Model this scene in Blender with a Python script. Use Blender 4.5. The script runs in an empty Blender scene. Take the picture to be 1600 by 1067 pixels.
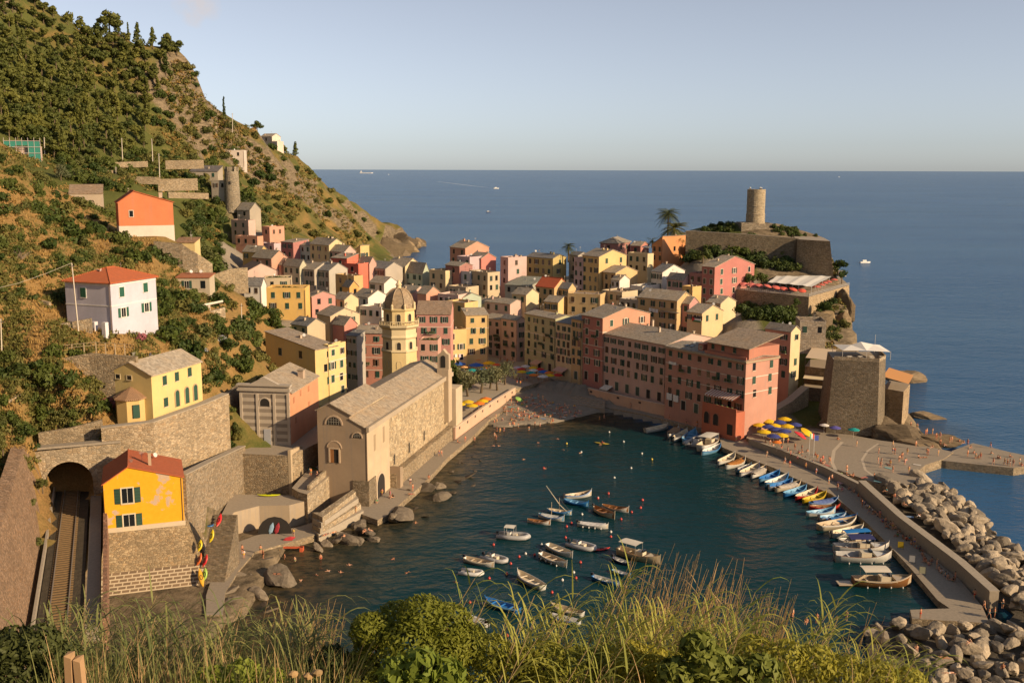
import bpy, bmesh, math, random
import numpy as np
from mathutils import Vector, Matrix, noise as mnoise
S = bpy.context.scene
COL = S.collection
PI = math.pi
R = math.radians
# ---------------------------------------------------------------- camera
F, CX, CY, H = 1600.0, 800.0, 533.5, 70.0
TH = math.atan(268 / 1600.0)
RO = R(0.17)
FW = np.array([0, math.cos(TH), -math.sin(TH)])
R0 = np.array([1.0, 0, 0]); U0 = np.array([0, math.sin(TH), math.cos(TH)])
RT = R0 * math.cos(RO) + U0 * math.sin(RO)
UP = -R0 * math.sin(RO) + U0 * math.cos(RO)
cd = bpy.data.cameras.new('camera'); cam = bpy.data.objects.new('camera', cd); COL.objects.link(cam)
cd.sensor_fit = 'HORIZONTAL'; cd.sensor_width = 36; cd.lens = 36; cd.clip_start = 0.2; cd.clip_end = 400000
cam.matrix_world = Matrix(((RT[0], UP[0], -FW[0], 0), (RT[1], UP[1], -FW[1], 0), (RT[2], UP[2], -FW[2], H), (0, 0, 0, 1)))
S.camera = cam
# ---------------------------------------------------------------- sky and sun
SUN_EL, SUN_AZ = 22.0, 28.0       # azimuth: degrees behind the viewer's right hand
sdir = Vector((math.cos(R(SUN_AZ)) * math.cos(R(SUN_EL)), -math.sin(R(SUN_AZ)) * math.cos(R(SUN_EL)), math.sin(R(SUN_EL))))
W = bpy.data.worlds.new('World'); S.world = W; W.use_nodes = True
nt = W.node_tree; bg = nt.nodes['Background']
sk = nt.nodes.new('ShaderNodeTexSky'); sk.sky_type = 'NISHITA'; sk.sun_disc = False
sk.sun_elevation = R(SUN_EL); sk.sun_rotation = R(90 + SUN_AZ); sk.altitude = 60
sk.air_density = 0.7; sk.dust_density = 0.5; sk.ozone_density = 3.0
hs_ = nt.nodes.new('ShaderNodeHueSaturation'); hs_.inputs['Saturation'].default_value = 0.46
sm_ = nt.nodes.new('ShaderNodeMix'); sm_.data_type = 'RGBA'; sm_.blend_type = 'MULTIPLY'; sm_.inputs[0].default_value = 1; sm_.inputs[7].default_value = (1.01, 0.995, 1.0, 1)
nt.links.new(sk.outputs[0], hs_.inputs['Color']); nt.links.new(hs_.outputs[0], sm_.inputs[6]); CLD = Vector(FW + (308 - CX) / F * RT - (2 - CY) / F * UP).normalized()
tc0 = nt.nodes.new('ShaderNodeTexCoord'); cdv = nt.nodes.new('ShaderNodeVectorMath'); cdv.operation = 'DOT_PRODUCT'; cdv.inputs[1].default_value = CLD; nt.links.new(tc0.outputs['Generated'], cdv.inputs[0])
cmr = nt.nodes.new('ShaderNodeMapRange'); cmr.inputs[1].default_value = math.cos(R(1.7)); cmr.inputs[2].default_value = 1.0; nt.links.new(cdv.outputs['Value'], cmr.inputs[0])
cno = nt.nodes.new('ShaderNodeTexNoise'); cno.inputs['Scale'].default_value = 70; cno.inputs['Detail'].default_value = 6; nt.links.new(tc0.outputs['Generated'], cno.inputs['Vector'])
cmu = nt.nodes.new('ShaderNodeMath'); cmu.operation = 'MULTIPLY'; nt.links.new(cmr.outputs[0], cmu.inputs[0]); nt.links.new(cno.outputs['Fac'], cmu.inputs[1])
crm = nt.nodes.new('ShaderNodeMapRange'); crm.inputs[1].default_value = .2; crm.inputs[2].default_value = .5; crm.inputs[4].default_value = .6; nt.links.new(cmu.outputs[0], crm.inputs[0])
cmx = nt.nodes.new('ShaderNodeMix'); cmx.data_type = 'RGBA'; cmx.inputs[7].default_value = (5.6, 4.9, 4.6, 1); nt.links.new(crm.outputs[0], cmx.inputs[0]); nt.links.new(sm_.outputs[2], cmx.inputs[6]); nt.links.new(cmx.outputs[2], bg.inputs[0]); bg.inputs[1].default_value = 0.08
sl = bpy.data.lights.new('sun', 'SUN'); sl.energy = 4.4; sl.angle = R(0.6); sl.color = (1.0, 0.75, 0.47)
so = bpy.data.objects.new('sun', sl); COL.objects.link(so); so.rotation_euler = sdir.to_track_quat('Z', 'Y').to_euler()
so.location = (100, -50, 200)
S.view_settings.view_transform = 'Standard'; S.view_settings.look = 'None'
S.view_settings.exposure = 0.68; S.view_settings.gamma = 1.0
S.cycles.max_bounces = 5; S.cycles.diffuse_bounces = 3; S.cycles.glossy_bounces = 2
S.cycles.transmission_bounces = 2; S.cycles.transparent_max_bounces = 4
S.cycles.caustics_reflective = False; S.cycles.caustics_refractive = False
S.cycles.use_denoising = True
random.seed(7)
rnd, uni = random.random, random.uniform
# ---------------------------------------------------------------- picture point -> place in the world
def ray(x, y):
    return FW + (x - CX) / F * RT - (y - CY) / F * UP
def onZ(x, y, Z=0.0):
    d = ray(x, y); t = (Z - H) / d[2]
    return Vector((d[0] * t, d[1] * t, Z))
def at(x, y, Y):
    d = ray(x, y); t = Y / d[1]
    return Vector((d[0] * t, Y, H + d[2] * t))
def proj(p):
    q = np.array([p[0], p[1], p[2] - H]); z = q @ FW
    return CX + F * (q @ RT) / z, CY - F * (q @ UP) / z
# ---------------------------------------------------------------- materials
MATS = {}
def nodes(name):
    m = bpy.data.materials.new(name); m.use_nodes = True
    t = m.node_tree
    return m, t, t.nodes['Principled BSDF']
def N(t, typ, **kw):
    n = t.nodes.new(typ)
    for k, v in kw.items():
        if k.startswith('i_'):
            key = k[2:]
            n.inputs[int(key) if key.isdigit() else key.replace('_', ' ')].default_value = v
        else:
            setattr(n, k, v)
    return n
def ramp(t, src, stops):
    n = t.nodes.new('ShaderNodeValToRGB'); cr = n.color_ramp
    while len(cr.elements) < len(stops): cr.elements.new(0.5)
    for e, (p, c) in zip(cr.elements, stops):
        e.position = p; e.color = (*c, 1) if len(c) == 3 else c
    t.links.new(src, n.inputs[0]); return n
def mix(t, fac, a, b, mode='MIX'):
    n = t.nodes.new('ShaderNodeMix'); n.data_type = 'RGBA'; n.blend_type = mode
    for i, s in ((0, fac), (6, a), (7, b)):
        if hasattr(s, 'links'): t.links.new(s, n.inputs[i])
        else: n.inputs[i].default_value = (s if i == 0 else ((*s, 1) if len(s) == 3 else s))
    return n.outputs[2]
def coords(t, scale, kind='world'):
    mp = t.nodes.new('ShaderNodeMapping')
    if kind == 'world':
        g = t.nodes.new('ShaderNodeNewGeometry'); t.links.new(g.outputs['Position'], mp.inputs[0])
    else:
        g = t.nodes.new('ShaderNodeTexCoord'); t.links.new(g.outputs['Object'], mp.inputs[0])
    mp.inputs['Scale'].default_value = scale if hasattr(scale, '__len__') else (scale,) * 3
    return mp.outputs[0]
def noise_tex(t, vec, scale, detail=4, rough=0.6):
    n = N(t, 'ShaderNodeTexNoise', i_Scale=scale, i_Detail=detail, i_Roughness=rough)
    t.links.new(vec, n.inputs['Vector']); return n.outputs['Fac']
def mul(c, k): return tuple(min(1, v * k) for v in c)
def bump(t, b, h, strength, dist):
    n = N(t, 'ShaderNodeBump', i_Strength=strength, i_Distance=dist)
    t.links.new(h, n.inputs['Height']); t.links.new(n.outputs[0], b.inputs['Normal'])
def plain(col, rough=0.6, spec=0.4, metal=0.0, name=None, var=0.12, coat=0.0):
    k = ('plain', col, rough, metal, var)
    if k in MATS: return MATS[k]
    m, t, b = nodes(name or 'paint')
    v = coords(t, 1, 'object'); f = noise_tex(t, v, 2.3, 5, 0.65)
    c = mix(t, f, mul(col, 1 - var), mul(col, 1 + var))
    t.links.new(c, b.inputs['Base Color'])
    b.inputs['Roughness'].default_value = rough; b.inputs['Metallic'].default_value = metal
    b.inputs['Specular IOR Level'].default_value = spec
    if coat: b.inputs['Coat Weight'].default_value = coat
    MATS[k] = m; return m
def plaster(col, worn=0.5):
    k = ('plaster', col, worn)
    if k in MATS: return MATS[k]
    m, t, b = nodes('plaster')
    v = coords(t, 1)
    big = noise_tex(t, v, 0.16, 5, 0.65)
    fine = noise_tex(t, v, 2.2, 4, 0.7)
    st = noise_tex(t, coords(t, (1.3, 1.3, 0.09)), 1.0, 4, 0.6)
    c = mix(t, ramp(t, big, [(0.35, (0, 0, 0)), (0.7, (1, 1, 1))]).outputs[0], mul(col, 0.82), mul(col, 1.08))
    g = sum(col) / 3
    grey = tuple(0.55 * x + 0.45 * g for x in mul(col, 0.62))
    c = mix(t, ramp(t, st, [(0.52, (0, 0, 0)), (0.75, (worn,) * 3)]).outputs[0], c, grey)
    c = mix(t, 0.35, c, mix(t, fine, mul(col, 0.75), mul(col, 1.15)))
    t.links.new(c, b.inputs['Base Color']); b.inputs['Roughness'].default_value = 0.93
    b.inputs['Specular IOR Level'].default_value = 0.15
    bump(t, b, fine, 0.25, 0.04)
    MATS[k] = m; return m
def stone(col, size=0.55, mortar=0.55, name='stone masonry', flat=1.7):
    k = ('stone', col, size, mortar)
    if k in MATS: return MATS[k]
    m, t, b = nodes(name)
    v = coords(t, (1 / size, 1 / size, flat / size))
    w = N(t, 'ShaderNodeTexVoronoi', feature='F1', i_Scale=1.0, i_Randomness=0.9); t.links.new(v, w.inputs['Vector'])
    e = N(t, 'ShaderNodeTexVoronoi', feature='DISTANCE_TO_EDGE', i_Scale=1.0, i_Randomness=0.9); t.links.new(v, e.inputs['Vector'])
    sep = N(t, 'ShaderNodeSeparateColor'); t.links.new(w.outputs['Color'], sep.inputs[0])
    c = mix(t, sep.outputs[0], mul(col, 0.62), mul(col, 1.35))
    c = mix(t, ramp(t, sep.outputs[1], [(0.55, (0, 0, 0)), (1.0, (0.5,) * 3)]).outputs[0], c, (col[0] * 1.15, col[1] * 0.95, col[2] * 0.72))
    big = noise_tex(t, coords(t, 1), 0.12, 5, 0.7)
    c = mix(t, ramp(t, big, [(0.4, (0, 0, 0)), (0.72, (0.6,) * 3)]).outputs[0], c, mul(col, 0.55))
    ed = ramp(t, e.outputs['Distance'], [(0.0, (mortar,) * 3), (0.09, (0, 0, 0))])
    c = mix(t, ed.outputs[0], c, mul(col, 0.45))
    t.links.new(c, b.inputs['Base Color']); b.inputs['Roughness'].default_value = 0.95
    b.inputs['Specular IOR Level'].default_value = 0.15
    bump(t, b, ramp(t, e.outputs['Distance'], [(0.0, (0, 0, 0)), (0.15, (1, 1, 1))]).outputs[0], 0.7, 0.08)
    MATS[k] = m; return m
def slate(col):
    k = ('slate', col)
    if k in MATS: return MATS[k]
    m, t, b = nodes('slate roof')
    v = coords(t, (1.9, 2.4, 2.4), 'object')
    w = N(t, 'ShaderNodeTexVoronoi', feature='F1', i_Scale=1.0, i_Randomness=0.75); t.links.new(v, w.inputs['Vector'])
    sep = N(t, 'ShaderNodeSeparateColor'); t.links.new(w.outputs['Color'], sep.inputs[0])
    c = mix(t, sep.outputs[0], mul(col, 0.72), mul(col, 1.28))
    big = noise_tex(t, coords(t, 1), 0.35, 5, 0.7)
    c = mix(t, ramp(t, big, [(0.42, (0, 0, 0)), (0.7, (0.55,) * 3)]).outputs[0], c, (col[0] * 1.25, col[1] * 1.05, col[2] * 0.8))
    fine = noise_tex(t, coords(t, 1), 5.0, 3, 0.7)
    c = mix(t, ramp(t, fine, [(0.55, (0, 0, 0)), (0.75, (0.35,) * 3)]).outputs[0], c, mul(col, 0.5))
    t.links.new(c, b.inputs['Base Color']); b.inputs['Roughness'].default_value = 0.85
    b.inputs['Specular IOR Level'].default_value = 0.25
    bump(t, b, sep.outputs[1], 0.5, 0.05)
    MATS[k] = m; return m
def tiles(col, axis=0):
    k = ('tiles', col, axis)
    if k in MATS: return MATS[k]
    m, t, b = nodes('clay roof tiles')
    sc = (1, 1, 1)
    v = coords(t, sc, 'object')
    wv = N(t, 'ShaderNodeTexWave', wave_type='BANDS', bands_direction='XY'[axis], wave_profile='SIN', i_Scale=1.3, i_Distortion=0.3)
    t.links.new(v, wv.inputs['Vector'])
    f = noise_tex(t, coords(t, 1), 1.6, 5, 0.75)
    c = mix(t, f, mul(col, 0.62), mul(col, 1.3))
    c = mix(t, ramp(t, noise_tex(t, coords(t, 1), 0.5, 4, 0.7), [(0.5, (0, 0, 0)), (0.8, (0.6,) * 3)]).outputs[0], c, (col[0] * 0.7, col[1] * 0.9, col[2] * 1.1))
    c = mix(t, ramp(t, wv.outputs['Color'], [(0.0, (0.5,) * 3), (0.3, (0, 0, 0))]).outputs[0], c, mul(col, 0.5))
    t.links.new(c, b.inputs['Base Color']); b.inputs['Roughness'].default_value = 0.85
    bump(t, b, wv.outputs['Color'], 0.9, 0.08)
    MATS[k] = m; return m
def leafmat(c1, c2, name='leaves', trans=0.25):
    k = ('leaf', c1, c2)
    if k in MATS: return MATS[k]
    m, t, b = nodes(name)
    oi = N(t, 'ShaderNodeObjectInfo')
    f = noise_tex(t, coords(t, 1), 0.6, 3, 0.6)
    c = mix(t, ramp(t, f, [(0.3, (0, 0, 0)), (0.7, (1, 1, 1))]).outputs[0], c1, c2)
    c = mix(t, oi.outputs['Random'], mix(t, .6, c, mul(c1, 0.9)), mix(t, .55, c, (min(1, c2[0] * 1.35), min(1, c2[1] * 1.15), c2[2])))
    t.links.new(c, b.inputs['Base Color']); b.inputs['Roughness'].default_value = 0.6
    b.inputs['Specular IOR Level'].default_value = 0.2
    tr = N(t, 'ShaderNodeBsdfTranslucent'); t.links.new(c, tr.inputs[0])
    ms = N(t, 'ShaderNodeMixShader', i_0=trans)
    out = t.nodes['Material Output']
    t.links.new(b.outputs[0], ms.inputs[1]); t.links.new(tr.outputs[0], ms.inputs[2]); t.links.new(ms.outputs[0], out.inputs[0])
    MATS[k] = m; return m
def rockmat(col, name='rock', strata=False):
    k = ('rock', col, strata)
    if k in MATS: return MATS[k]
    m, t, b = nodes(name)
    v = coords(t, 1)
    if strata:
        mp = t.nodes.new('ShaderNodeMapping'); mp.inputs['Rotation'].default_value = (0.5, 0.45, 0.2); mp.inputs['Scale'].default_value = (0.25, 0.25, 2.6)
        t.links.new(v, mp.inputs[0]); vv = mp.outputs[0]
        f = noise_tex(t, vv, 0.8, 6, 0.7)
    else:
        f = noise_tex(t, v, 0.9, 7, 0.72)
    oi = N(t, 'ShaderNodeObjectInfo')
    base = mix(t, oi.outputs['Random'], mul(col, 0.45), (min(1, col[0] * 1.3), min(1, col[1] * 1.25), min(1, col[2] * 1.15)))
    c = mix(t, ramp(t, f, [(0.3, (1,) * 3), (0.62, (0, 0, 0))]).outputs[0], base, mix(t, 0.65, base, mul(col, 0.25)))
    t.links.new(c, b.inputs['Base Color']); b.inputs['Roughness'].default_value = 0.9
    b.inputs['Specular IOR Level'].default_value = 0.2
    bump(t, b, f, 0.9, 0.35)
    MATS[k] = m; return m
def glassmat():
    k = 'glass'
    if k in MATS: return MATS[k]
    m, t, b = nodes('window glass')
    b.inputs['Base Color'].default_value = (0.012, 0.014, 0.016, 1); b.inputs['Roughness'].default_value = 0.12
    MATS[k] = m; return m
# ---------------------------------------------------------------- mesh builder
class MB:
    def __init__(s): s.v = []; s.f = []; s.m = []; s.mi = 0
    def add(s, vs, fs):
        o = len(s.v); s.v += [tuple(p) for p in vs]; s.f += [tuple(i + o for i in f) for f in fs]; s.m += [s.mi] * len(fs)
        return s
    def box(s, x0, x1, y0, y1, z0, z1, M_=None):
        vs = [(x, y, z) for z in (z0, z1) for y in (y0, y1) for x in (x0, x1)]
        if M_ is not None: vs = [M_ @ Vector(p) for p in vs]
        return s.add(vs, [(0, 2, 3, 1), (4, 5, 7, 6), (0, 1, 5, 4), (2, 6, 7, 3), (0, 4, 6, 2), (1, 3, 7, 5)])
    def prism(s, poly, z0, z1, top=None):
        """poly: list of (x,y), any winding; z0/z1 numbers or per-vertex lists; top: the poly at z1"""
        a = sum(p[0] * q[1] - q[0] * p[1] for p, q in zip(poly, poly[1:] + poly[:1]))
        if a < 0:
            poly = poly[::-1]; top = top[::-1] if top else None
            z0 = z0[::-1] if hasattr(z0, '__len__') else z0; z1 = z1[::-1] if hasattr(z1, '__len__') else z1
        n = len(poly); tp = top or poly
        zz0 = z0 if hasattr(z0, '__len__') else [z0] * n; zz1 = z1 if hasattr(z1, '__len__') else [z1] * n
        vs = [(p[0], p[1], z) for p, z in zip(poly, zz0)] + [(p[0], p[1], z) for p, z in zip(tp, zz1)]
        fs = [tuple(range(n))[::-1], tuple(range(n, 2 * n))] + [(i, (i + 1) % n, n + (i + 1) % n, n + i) for i in range(n)]
        return s.add(vs, fs)
    def extr(s, prof, a0, a1, axis):
        """profile polygon extruded along axis 0 (prof in y,z) or 1 (prof in x,z)"""
        n = len(prof)
        f = (lambda p, a: (a, p[0], p[1])) if axis == 0 else (lambda p, a: (p[0], a, p[1]))
        vs = [f(p, a0) for p in prof] + [f(p, a1) for p in prof]
        fs = [tuple(range(n))[::-1], tuple(range(n, 2 * n))] + [(i, (i + 1) % n, n + (i + 1) % n, n + i) for i in range(n)]
        return s.add(vs, fs)
    def tube(s, pts, rad, n=6, cap=True):
        pts = [Vector(p) for p in pts]; rings = []
        rr = rad if hasattr(rad, '__len__') else [rad] * len(pts)
        ref = Vector((0, 0, 1))
        vs = []
        for i, p in enumerate(pts):
            d = (pts[min(i + 1, len(pts) - 1)] - pts[max(i - 1, 0)])
            d = d.normalized() if d.length > 1e-9 else Vector((0, 0, 1))
            a = d.cross(ref if abs(d.z) < 0.95 else Vector((1, 0, 0))).normalized(); b = d.cross(a)
            for k in range(n):
                t = 2 * PI * k / n
                vs.append(p + (a * math.cos(t) + b * math.sin(t)) * rr[i])
        fs = []
        for i in range(len(pts) - 1):
            for k in range(n):
                k2 = (k + 1) % n
                fs.append((i * n + k, (i + 1) * n + k, (i + 1) * n + k2, i * n + k2))
        if cap: fs += [tuple(range(n)), tuple(range((len(pts) - 1) * n, len(pts) * n))[::-1]]
        return s.add(vs, fs)
    def lathe(s, prof, n=24, cx=0, cy=0, a0=0.0):
        vs = []; fs = []
        for r, z in prof:
            for k in range(n):
                t = a0 + 2 * PI * k / n
                vs.append((cx + r * math.cos(t), cy + r * math.sin(t), z))
        for i in range(len(prof) - 1):
            for k in range(n):
                k2 = (k + 1) % n
                fs.append((i * n + k, i * n + k2, (i + 1) * n + k2, (i + 1) * n + k))
        fs += [tuple(range(n))[::-1], tuple(range((len(prof) - 1) * n, len(prof) * n))]
        return s.add(vs, fs)
    def mesh(s, name, mats, smooth=False):
        me = bpy.data.meshes.new(name); me.from_pydata(s.v, [], s.f)
        for m in (mats if isinstance(mats, (list, tuple)) else [mats]): me.materials.append(m)
        me.polygons.foreach_set('material_index', s.m)
        if smooth: me.polygons.foreach_set('use_smooth', [True] * len(s.f))
        me.update(); return me
    def obj(s, name, mats, parent=None, smooth=False, **kw):
        return link(name, s.mesh(name, mats, smooth), parent, **kw)
def fixn(me):
    bm = bmesh.new(); bm.from_mesh(me); bmesh.ops.recalc_face_normals(bm, faces=bm.faces); bm.to_mesh(me); bm.free()
def link(name, me, parent=None, loc=None, rot=None, scale=None, label=None, cat=None, group=None, kind=None):
    o = bpy.data.objects.new(name, me); COL.objects.link(o)
    if parent is not None: o.parent = parent
    if loc is not None: o.location = loc
    if rot is not None: o.rotation_euler = rot
    if scale is not None: o.scale = scale if hasattr(scale, '__len__') else (scale,) * 3
    return tag(o, label, cat, group, kind)
def tag(o, label=None, cat=None, group=None, kind=None):
    if label: o['label'] = label
    if cat: o['category'] = cat
    if group: o['group'] = group
    if kind: o['kind'] = kind
    return o
def thing(name, label, cat, loc=(0, 0, 0), rz=0.0, group=None):
    return link(name, None, None, loc, (0, 0, rz), None, label, cat, group)
def dup(root, loc=None, rot=None, scale=None, label=None, group=None, cat=None):
    r = root.copy(); COL.objects.link(r)
    if loc is not None: r.location = loc
    if rot is not None: r.rotation_euler = rot
    if scale is not None: r.scale = scale if hasattr(scale, '__len__') else (scale,) * 3
    tag(r, label, cat, group)
    for ch in root.children:
        c = ch.copy(); COL.objects.link(c); c.parent = r
        for g in ch.children:
            d = g.copy(); COL.objects.link(d); d.parent = c
    return r
# ---------------------------------------------------------------- houses: table
SAL, PNK, YEL, CRM, OCH = (.52, .23, .14), (.52, .33, .27), (.60, .41, .14), (.58, .46, .25), (.50, .33, .13)
RED, ORG, WHT, GRN, MNT = (.38, .115, .085), (.62, .22, .05), (.66, .62, .55), (.36, .37, .19), (.36, .44, .33)
LIL, GRY, STO, OLV, BGE = (.46, .33, .35), (.33, .30, .26), (.30, .25, .18), (.42, .32, .09), (.46, .36, .22)
BRK, DRD, TEA, PCH = (.43, .185, .125), (.30, .10, .085), (.30, .38, .36), (.60, .33, .20)
SLT, SLB, SLL, TIL = (.26, .225, .18), (.175, .17, .165), (.33, .28, .215), (.42, .10, .035)
HS = []
def hs(label, x0, y0, Y0, yaw, x1, side, h, roof, rise, wall, roofc, wins='', **kw):
    HS.append(dict(label=label, x0=x0, y0=y0, Y0=Y0, yaw=yaw, x1=x1, side=side, h=h, roof=roof, rise=rise, wall=wall, roofc=roofc, wins=wins, **kw))
# side: an int is the picture column of the far right corner; ('D', m) a depth in metres
# --- the row along the harbour
hs('pale green five storey house at the corner of the harbour square', 820, 490, 348, -53, 868, ('D', 9), 19.5, 'p', .9, GRN, SLT, 'f5x4,r5x1', sh=1, bands=(6.3, 12.4), gf=1, chim=1)
hs('narrow pale yellow house between the green and the ochre one', 869, 503, 325, -53, 893, ('D', 10), 17, 'shedb', 1.6, CRM, SLB, 'f5x3', sh=1, gf=1, chim=1)
hs('narrowest ochre house with green shutters left of the red house', 893, 498, 319, -53, 909, ('D', 10), 19, 'shedb', 1.4, OCH, SLB, 'f5x2', sh=1, gf=1)
hs('tall narrow red house with white bands and a salmon gable', 909, 492, 316, -53, 942, ('D', 20), 20, 'p', 2.6, RED, SLT, 'f5x2,r1x3', sh=1, bands=(4.4, 9.0, 13.2), gf=1, chim=2, rwall=SAL, sr=1)
hs('wide pale pink house with four rows of shutters facing the harbour', 942, 521, 309, -53, 1041, ('D', 21), 16.6, 'p', 2.4, PNK, SLT, 'f4x8', sh=1, gf=1, chim=3, so=1)
hs('large brick red house with a set back attic and white bands', 1041, 541, 281, -53, 1166, ('D', 13), 16.8, 'p', .8, BRK, SLT, 'f4x8,r3x2', sh=1, bands=(4.6, 8.6), chim=2, cornice=1, key='brick')
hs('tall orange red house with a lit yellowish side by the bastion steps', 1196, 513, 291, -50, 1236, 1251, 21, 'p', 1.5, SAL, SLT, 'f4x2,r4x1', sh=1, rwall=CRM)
# --- round the square
hs('narrow pink house deep in the corner of the square', 757, 497, 366, -38, 784, ('D', 9), 20, 'p', 1.2, PNK, SLT, 'f5x2', sh=1)
hs('slender pink house with a lilac side closing the square', 783, 497, 360, -48, 808, 820, 19, 'p', 1.2, PNK, SLB, 'f4x2,r4x1', sh=1)
hs('pink attic storey with two dark windows above the square', 757, 471, 376, -40, 797, ('D', 8), 24, 'p', 1.3, PNK, SLT, 'f1x3', chim=2)
hs('whitish lilac house peeping over the pink ones', 798, 484, 379, -45, 826, 847, 22, 'p', 1.4, LIL, SLL, 'f1x2,r1x2')
hs('lower half of the golden house with laundry under its window', 681, 512, 344, -64, 699, 729, 15, 'flat', .6, YEL, SLT, 'f3x1,r3x2', sh=1, key='goldlow', sr=1)
hs('tall golden yellow house on the square with green shutters', 728, 493, 341, 12, 763, ('D', 9), 18.5, 'shedb', 1.2, YEL, SLL, 'f4x2', sh=1, bands=(4.5,), key='gold')
hs('rose red house with a broad brown roof beside the bell tower', 651, 491, 322, 0, 704, ('D', 16), 19, 'p', 3.2, (.48, .19, .15), (.24, .175, .125), 'f3x3', sh=1, so=1, key='rose', bands=(4.2,))
hs('low pink house with a planted terrace right of the bell tower', 655, 534, 303, -3, 684, ('D', 8), 15, 'flat', .5, (.52, .27, .2), SLT, 'f2x2', sh=1, key='pinklow')
hs('mint green house with a lit side behind the golden house', 703, 462, 376, -55, 723, 752, 21, 'p', 1.6, MNT, SLT, 'f2x2', chim=1)
hs('yellow parapet house in front of the mint one', 696, 472, 360, -40, 726, ('D', 7), 20, 'flat', .5, YEL, SLT, 'f1x2')
hs('buff house with a slate roof between mint and pink houses', 734, 473, 381, -35, 757, 775, 21, 'p', 1.6, BGE, SLT, 'f2x2', chim=1)
# --- up on the ridge, the sea behind
hs('topmost salmon house with a stepped gable on the ridge', 703, 386, 432, -50, 727, 764, 17, 'p', 2.6, SAL, SLL, 'f2x2', chim=1)
hs('coral house with a flat stone roof below the topmost salmon one', 733, 402, 418, -50, 752, 775, 17, 'p', 2.0, (.5, .13, .10), SLL, 'f2x2', chim=1)
hs('pale lilac house against the coral one', 714, 402, 414, -45, 734, ('D', 7), 17, 'flat', .6, LIL, SLT, 'f3x2')
hs('dark red windowed tower house among the ridge houses', 696, 414, 409, -45, 718, ('D', 7), 17, 'p', 1.2, DRD, SLT, 'f3x1')
hs('cream house with a rounded terrace beside the dark red one', 671, 424, 409, -40, 696, ('D', 8), 15, 'flat', .8, CRM, SLT, 'f3x2')
hs('large pale green house with a broad roof over many shutters', 633, 425, 423, -44, 660, 671, 16, 'p', 4.2, MNT, SLL, 'f3x3', sh=1)
hs('cream house with a white parasol terrace next to the pale green one', 605, 414, 428, -40, 633, ('D', 9), 18, 'p', 3.0, CRM, SLL, 'f3x3', chim=1)
hs('bluish white narrow house under a striped awning', 719, 425, 404, -45, 734, ('D', 7), 15, 'flat', .5, (.5, .5, .52), SLT, 'f2x1')
hs('buff house with pots on its terrace in the middle of the ridge', 733, 425, 402, -50, 762, 781, 14, 'flat', .7, BGE, SLT, 'f3x3,r2x2')
hs('rosy lilac house with tall chimneys on the ridge', 782, 403, 413, -55, 794, 823, 18, 'flat', .6, (.5, .34, .31), SLT, 'f3x1,r3x1', chim=3)
hs('olive yellow long house with paired windows on the ridge', 823, 401, 420, -42, 864, 885, 16, 'p', 1.4, OLV, SLB, 'f2x4,r2x1', chim=2)
hs('ochre house under a bright red tile roof', 837, 447, 386, -42, 866, 888, 12, 'p', 3.2, OCH, (.45, .09, .03), 'f2x3', tile=1)
hs('yellow house right behind the red tile roof', 871, 450, 382, -40, 888, 900, 12, 'p', 2.0, OCH, SLB, 'f2x2')
hs('low house with a grey green flat roof', 789, 445, 396, -25, 828, ('D', 16), 10, 'shedb', 1.8, (.3, .3, .25), (.2, .21, .18), 'f1x3')
hs('grey shaded house beneath the single palm', 889, 398, 418, -55, 903, 920, 17, 'p', 1.2, GRY, SLB, 'f3x1')
hs('lilac house with three rows of small windows', 897, 405, 406, -55, 911, ('D', 8), 18, 'flat', .8, LIL, SLT, 'f4x2')
hs('tall pale yellow house with a big lit gable under the ridge line', 910, 399, 402, -52, 936, 979, 19, 'p', 2.4, (.62, .43, .15), SLT, 'f4x3,r1x2', chim=2, key='gable1')
hs('sandy house with a lit gable in front of the pale yellow one', 943, 425, 394, -48, 962, 996, 15, 'p', 2.2, (.58, .38, .15), SLL, 'f2x2,r1x1')
hs('cream house with three windows below the umbrella terrace', 981, 397, 416, -44, 1012, 1020, 14, 'flat', .7, CRM, SLT, 'f2x3')
hs('wine red house on the crest left of the palms', 938, 380, 442, -30, 965, 985, 10, 'hip', 2.2, DRD, SLT, 'f2x1,r1x2')
hs('small wine red annex behind the crest terrace', 985, 384, 446, -30, 1001, 1014, 9, 'p', 1.6, RED, SLT, 'f1x1')
hs('bright orange house below the palms with one side in sun', 1019, 382, 421, -52, 1035, 1071, 13, 'shedr', 3.4, ORG, SLT, 'f2x2,r1x1', chim=1)
hs('white stepped house with sunlit terraces', 1018, 424, 391, -50, 1035, 1070, 15, 'p', 2.6, WHT, SLB, 'f3x2,r2x1', key='white')
hs('low white terrace block before the stepped white house', 985, 449, 384, -45, 1004, 1034, 10, 'flat', .9, WHT, SLT, 'f2x2,r2x1')
hs('small white house with a balcony left of the terrace block', 955, 437, 388, -45, 968, 984, 12, 'p', 1.8, WHT, SLL, 'f2x2')
hs('lilac pink house with two dark windows right of the white house', 1042, 436, 378, -45, 1068, 1080, 13, 'p', 2.2, (.46, .27, .25), SLT, 'f2x3')
hs('dark red block joining the lilac house and the crimson one', 1077, 428, 374, -45, 1097, ('D', 8), 14, 'flat', .5, DRD, SLT, 'f2x2')
hs('crimson house with cream window frames and a slate roof', 1097, 416, 370, -52, 1117, 1179, 16, 'p', 3.4, (.42, .11, .09), SLL, 'f4x2,r3x3', key='crimson', sr=1)
hs('small mustard house in front of the crimson one', 1066, 448, 356, -52, 1082, 1096, 11, 'flat', .4, (.55, .34, .09), SLT, 'f1x1')
hs('wide yellow house with a long balcony and hanging sheets', 997, 464, 347, -42, 1058, 1083, 13.5, 'p', 2.6, OCH, SLL, 'f3x4', sh=1, key='balcony')
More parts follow.
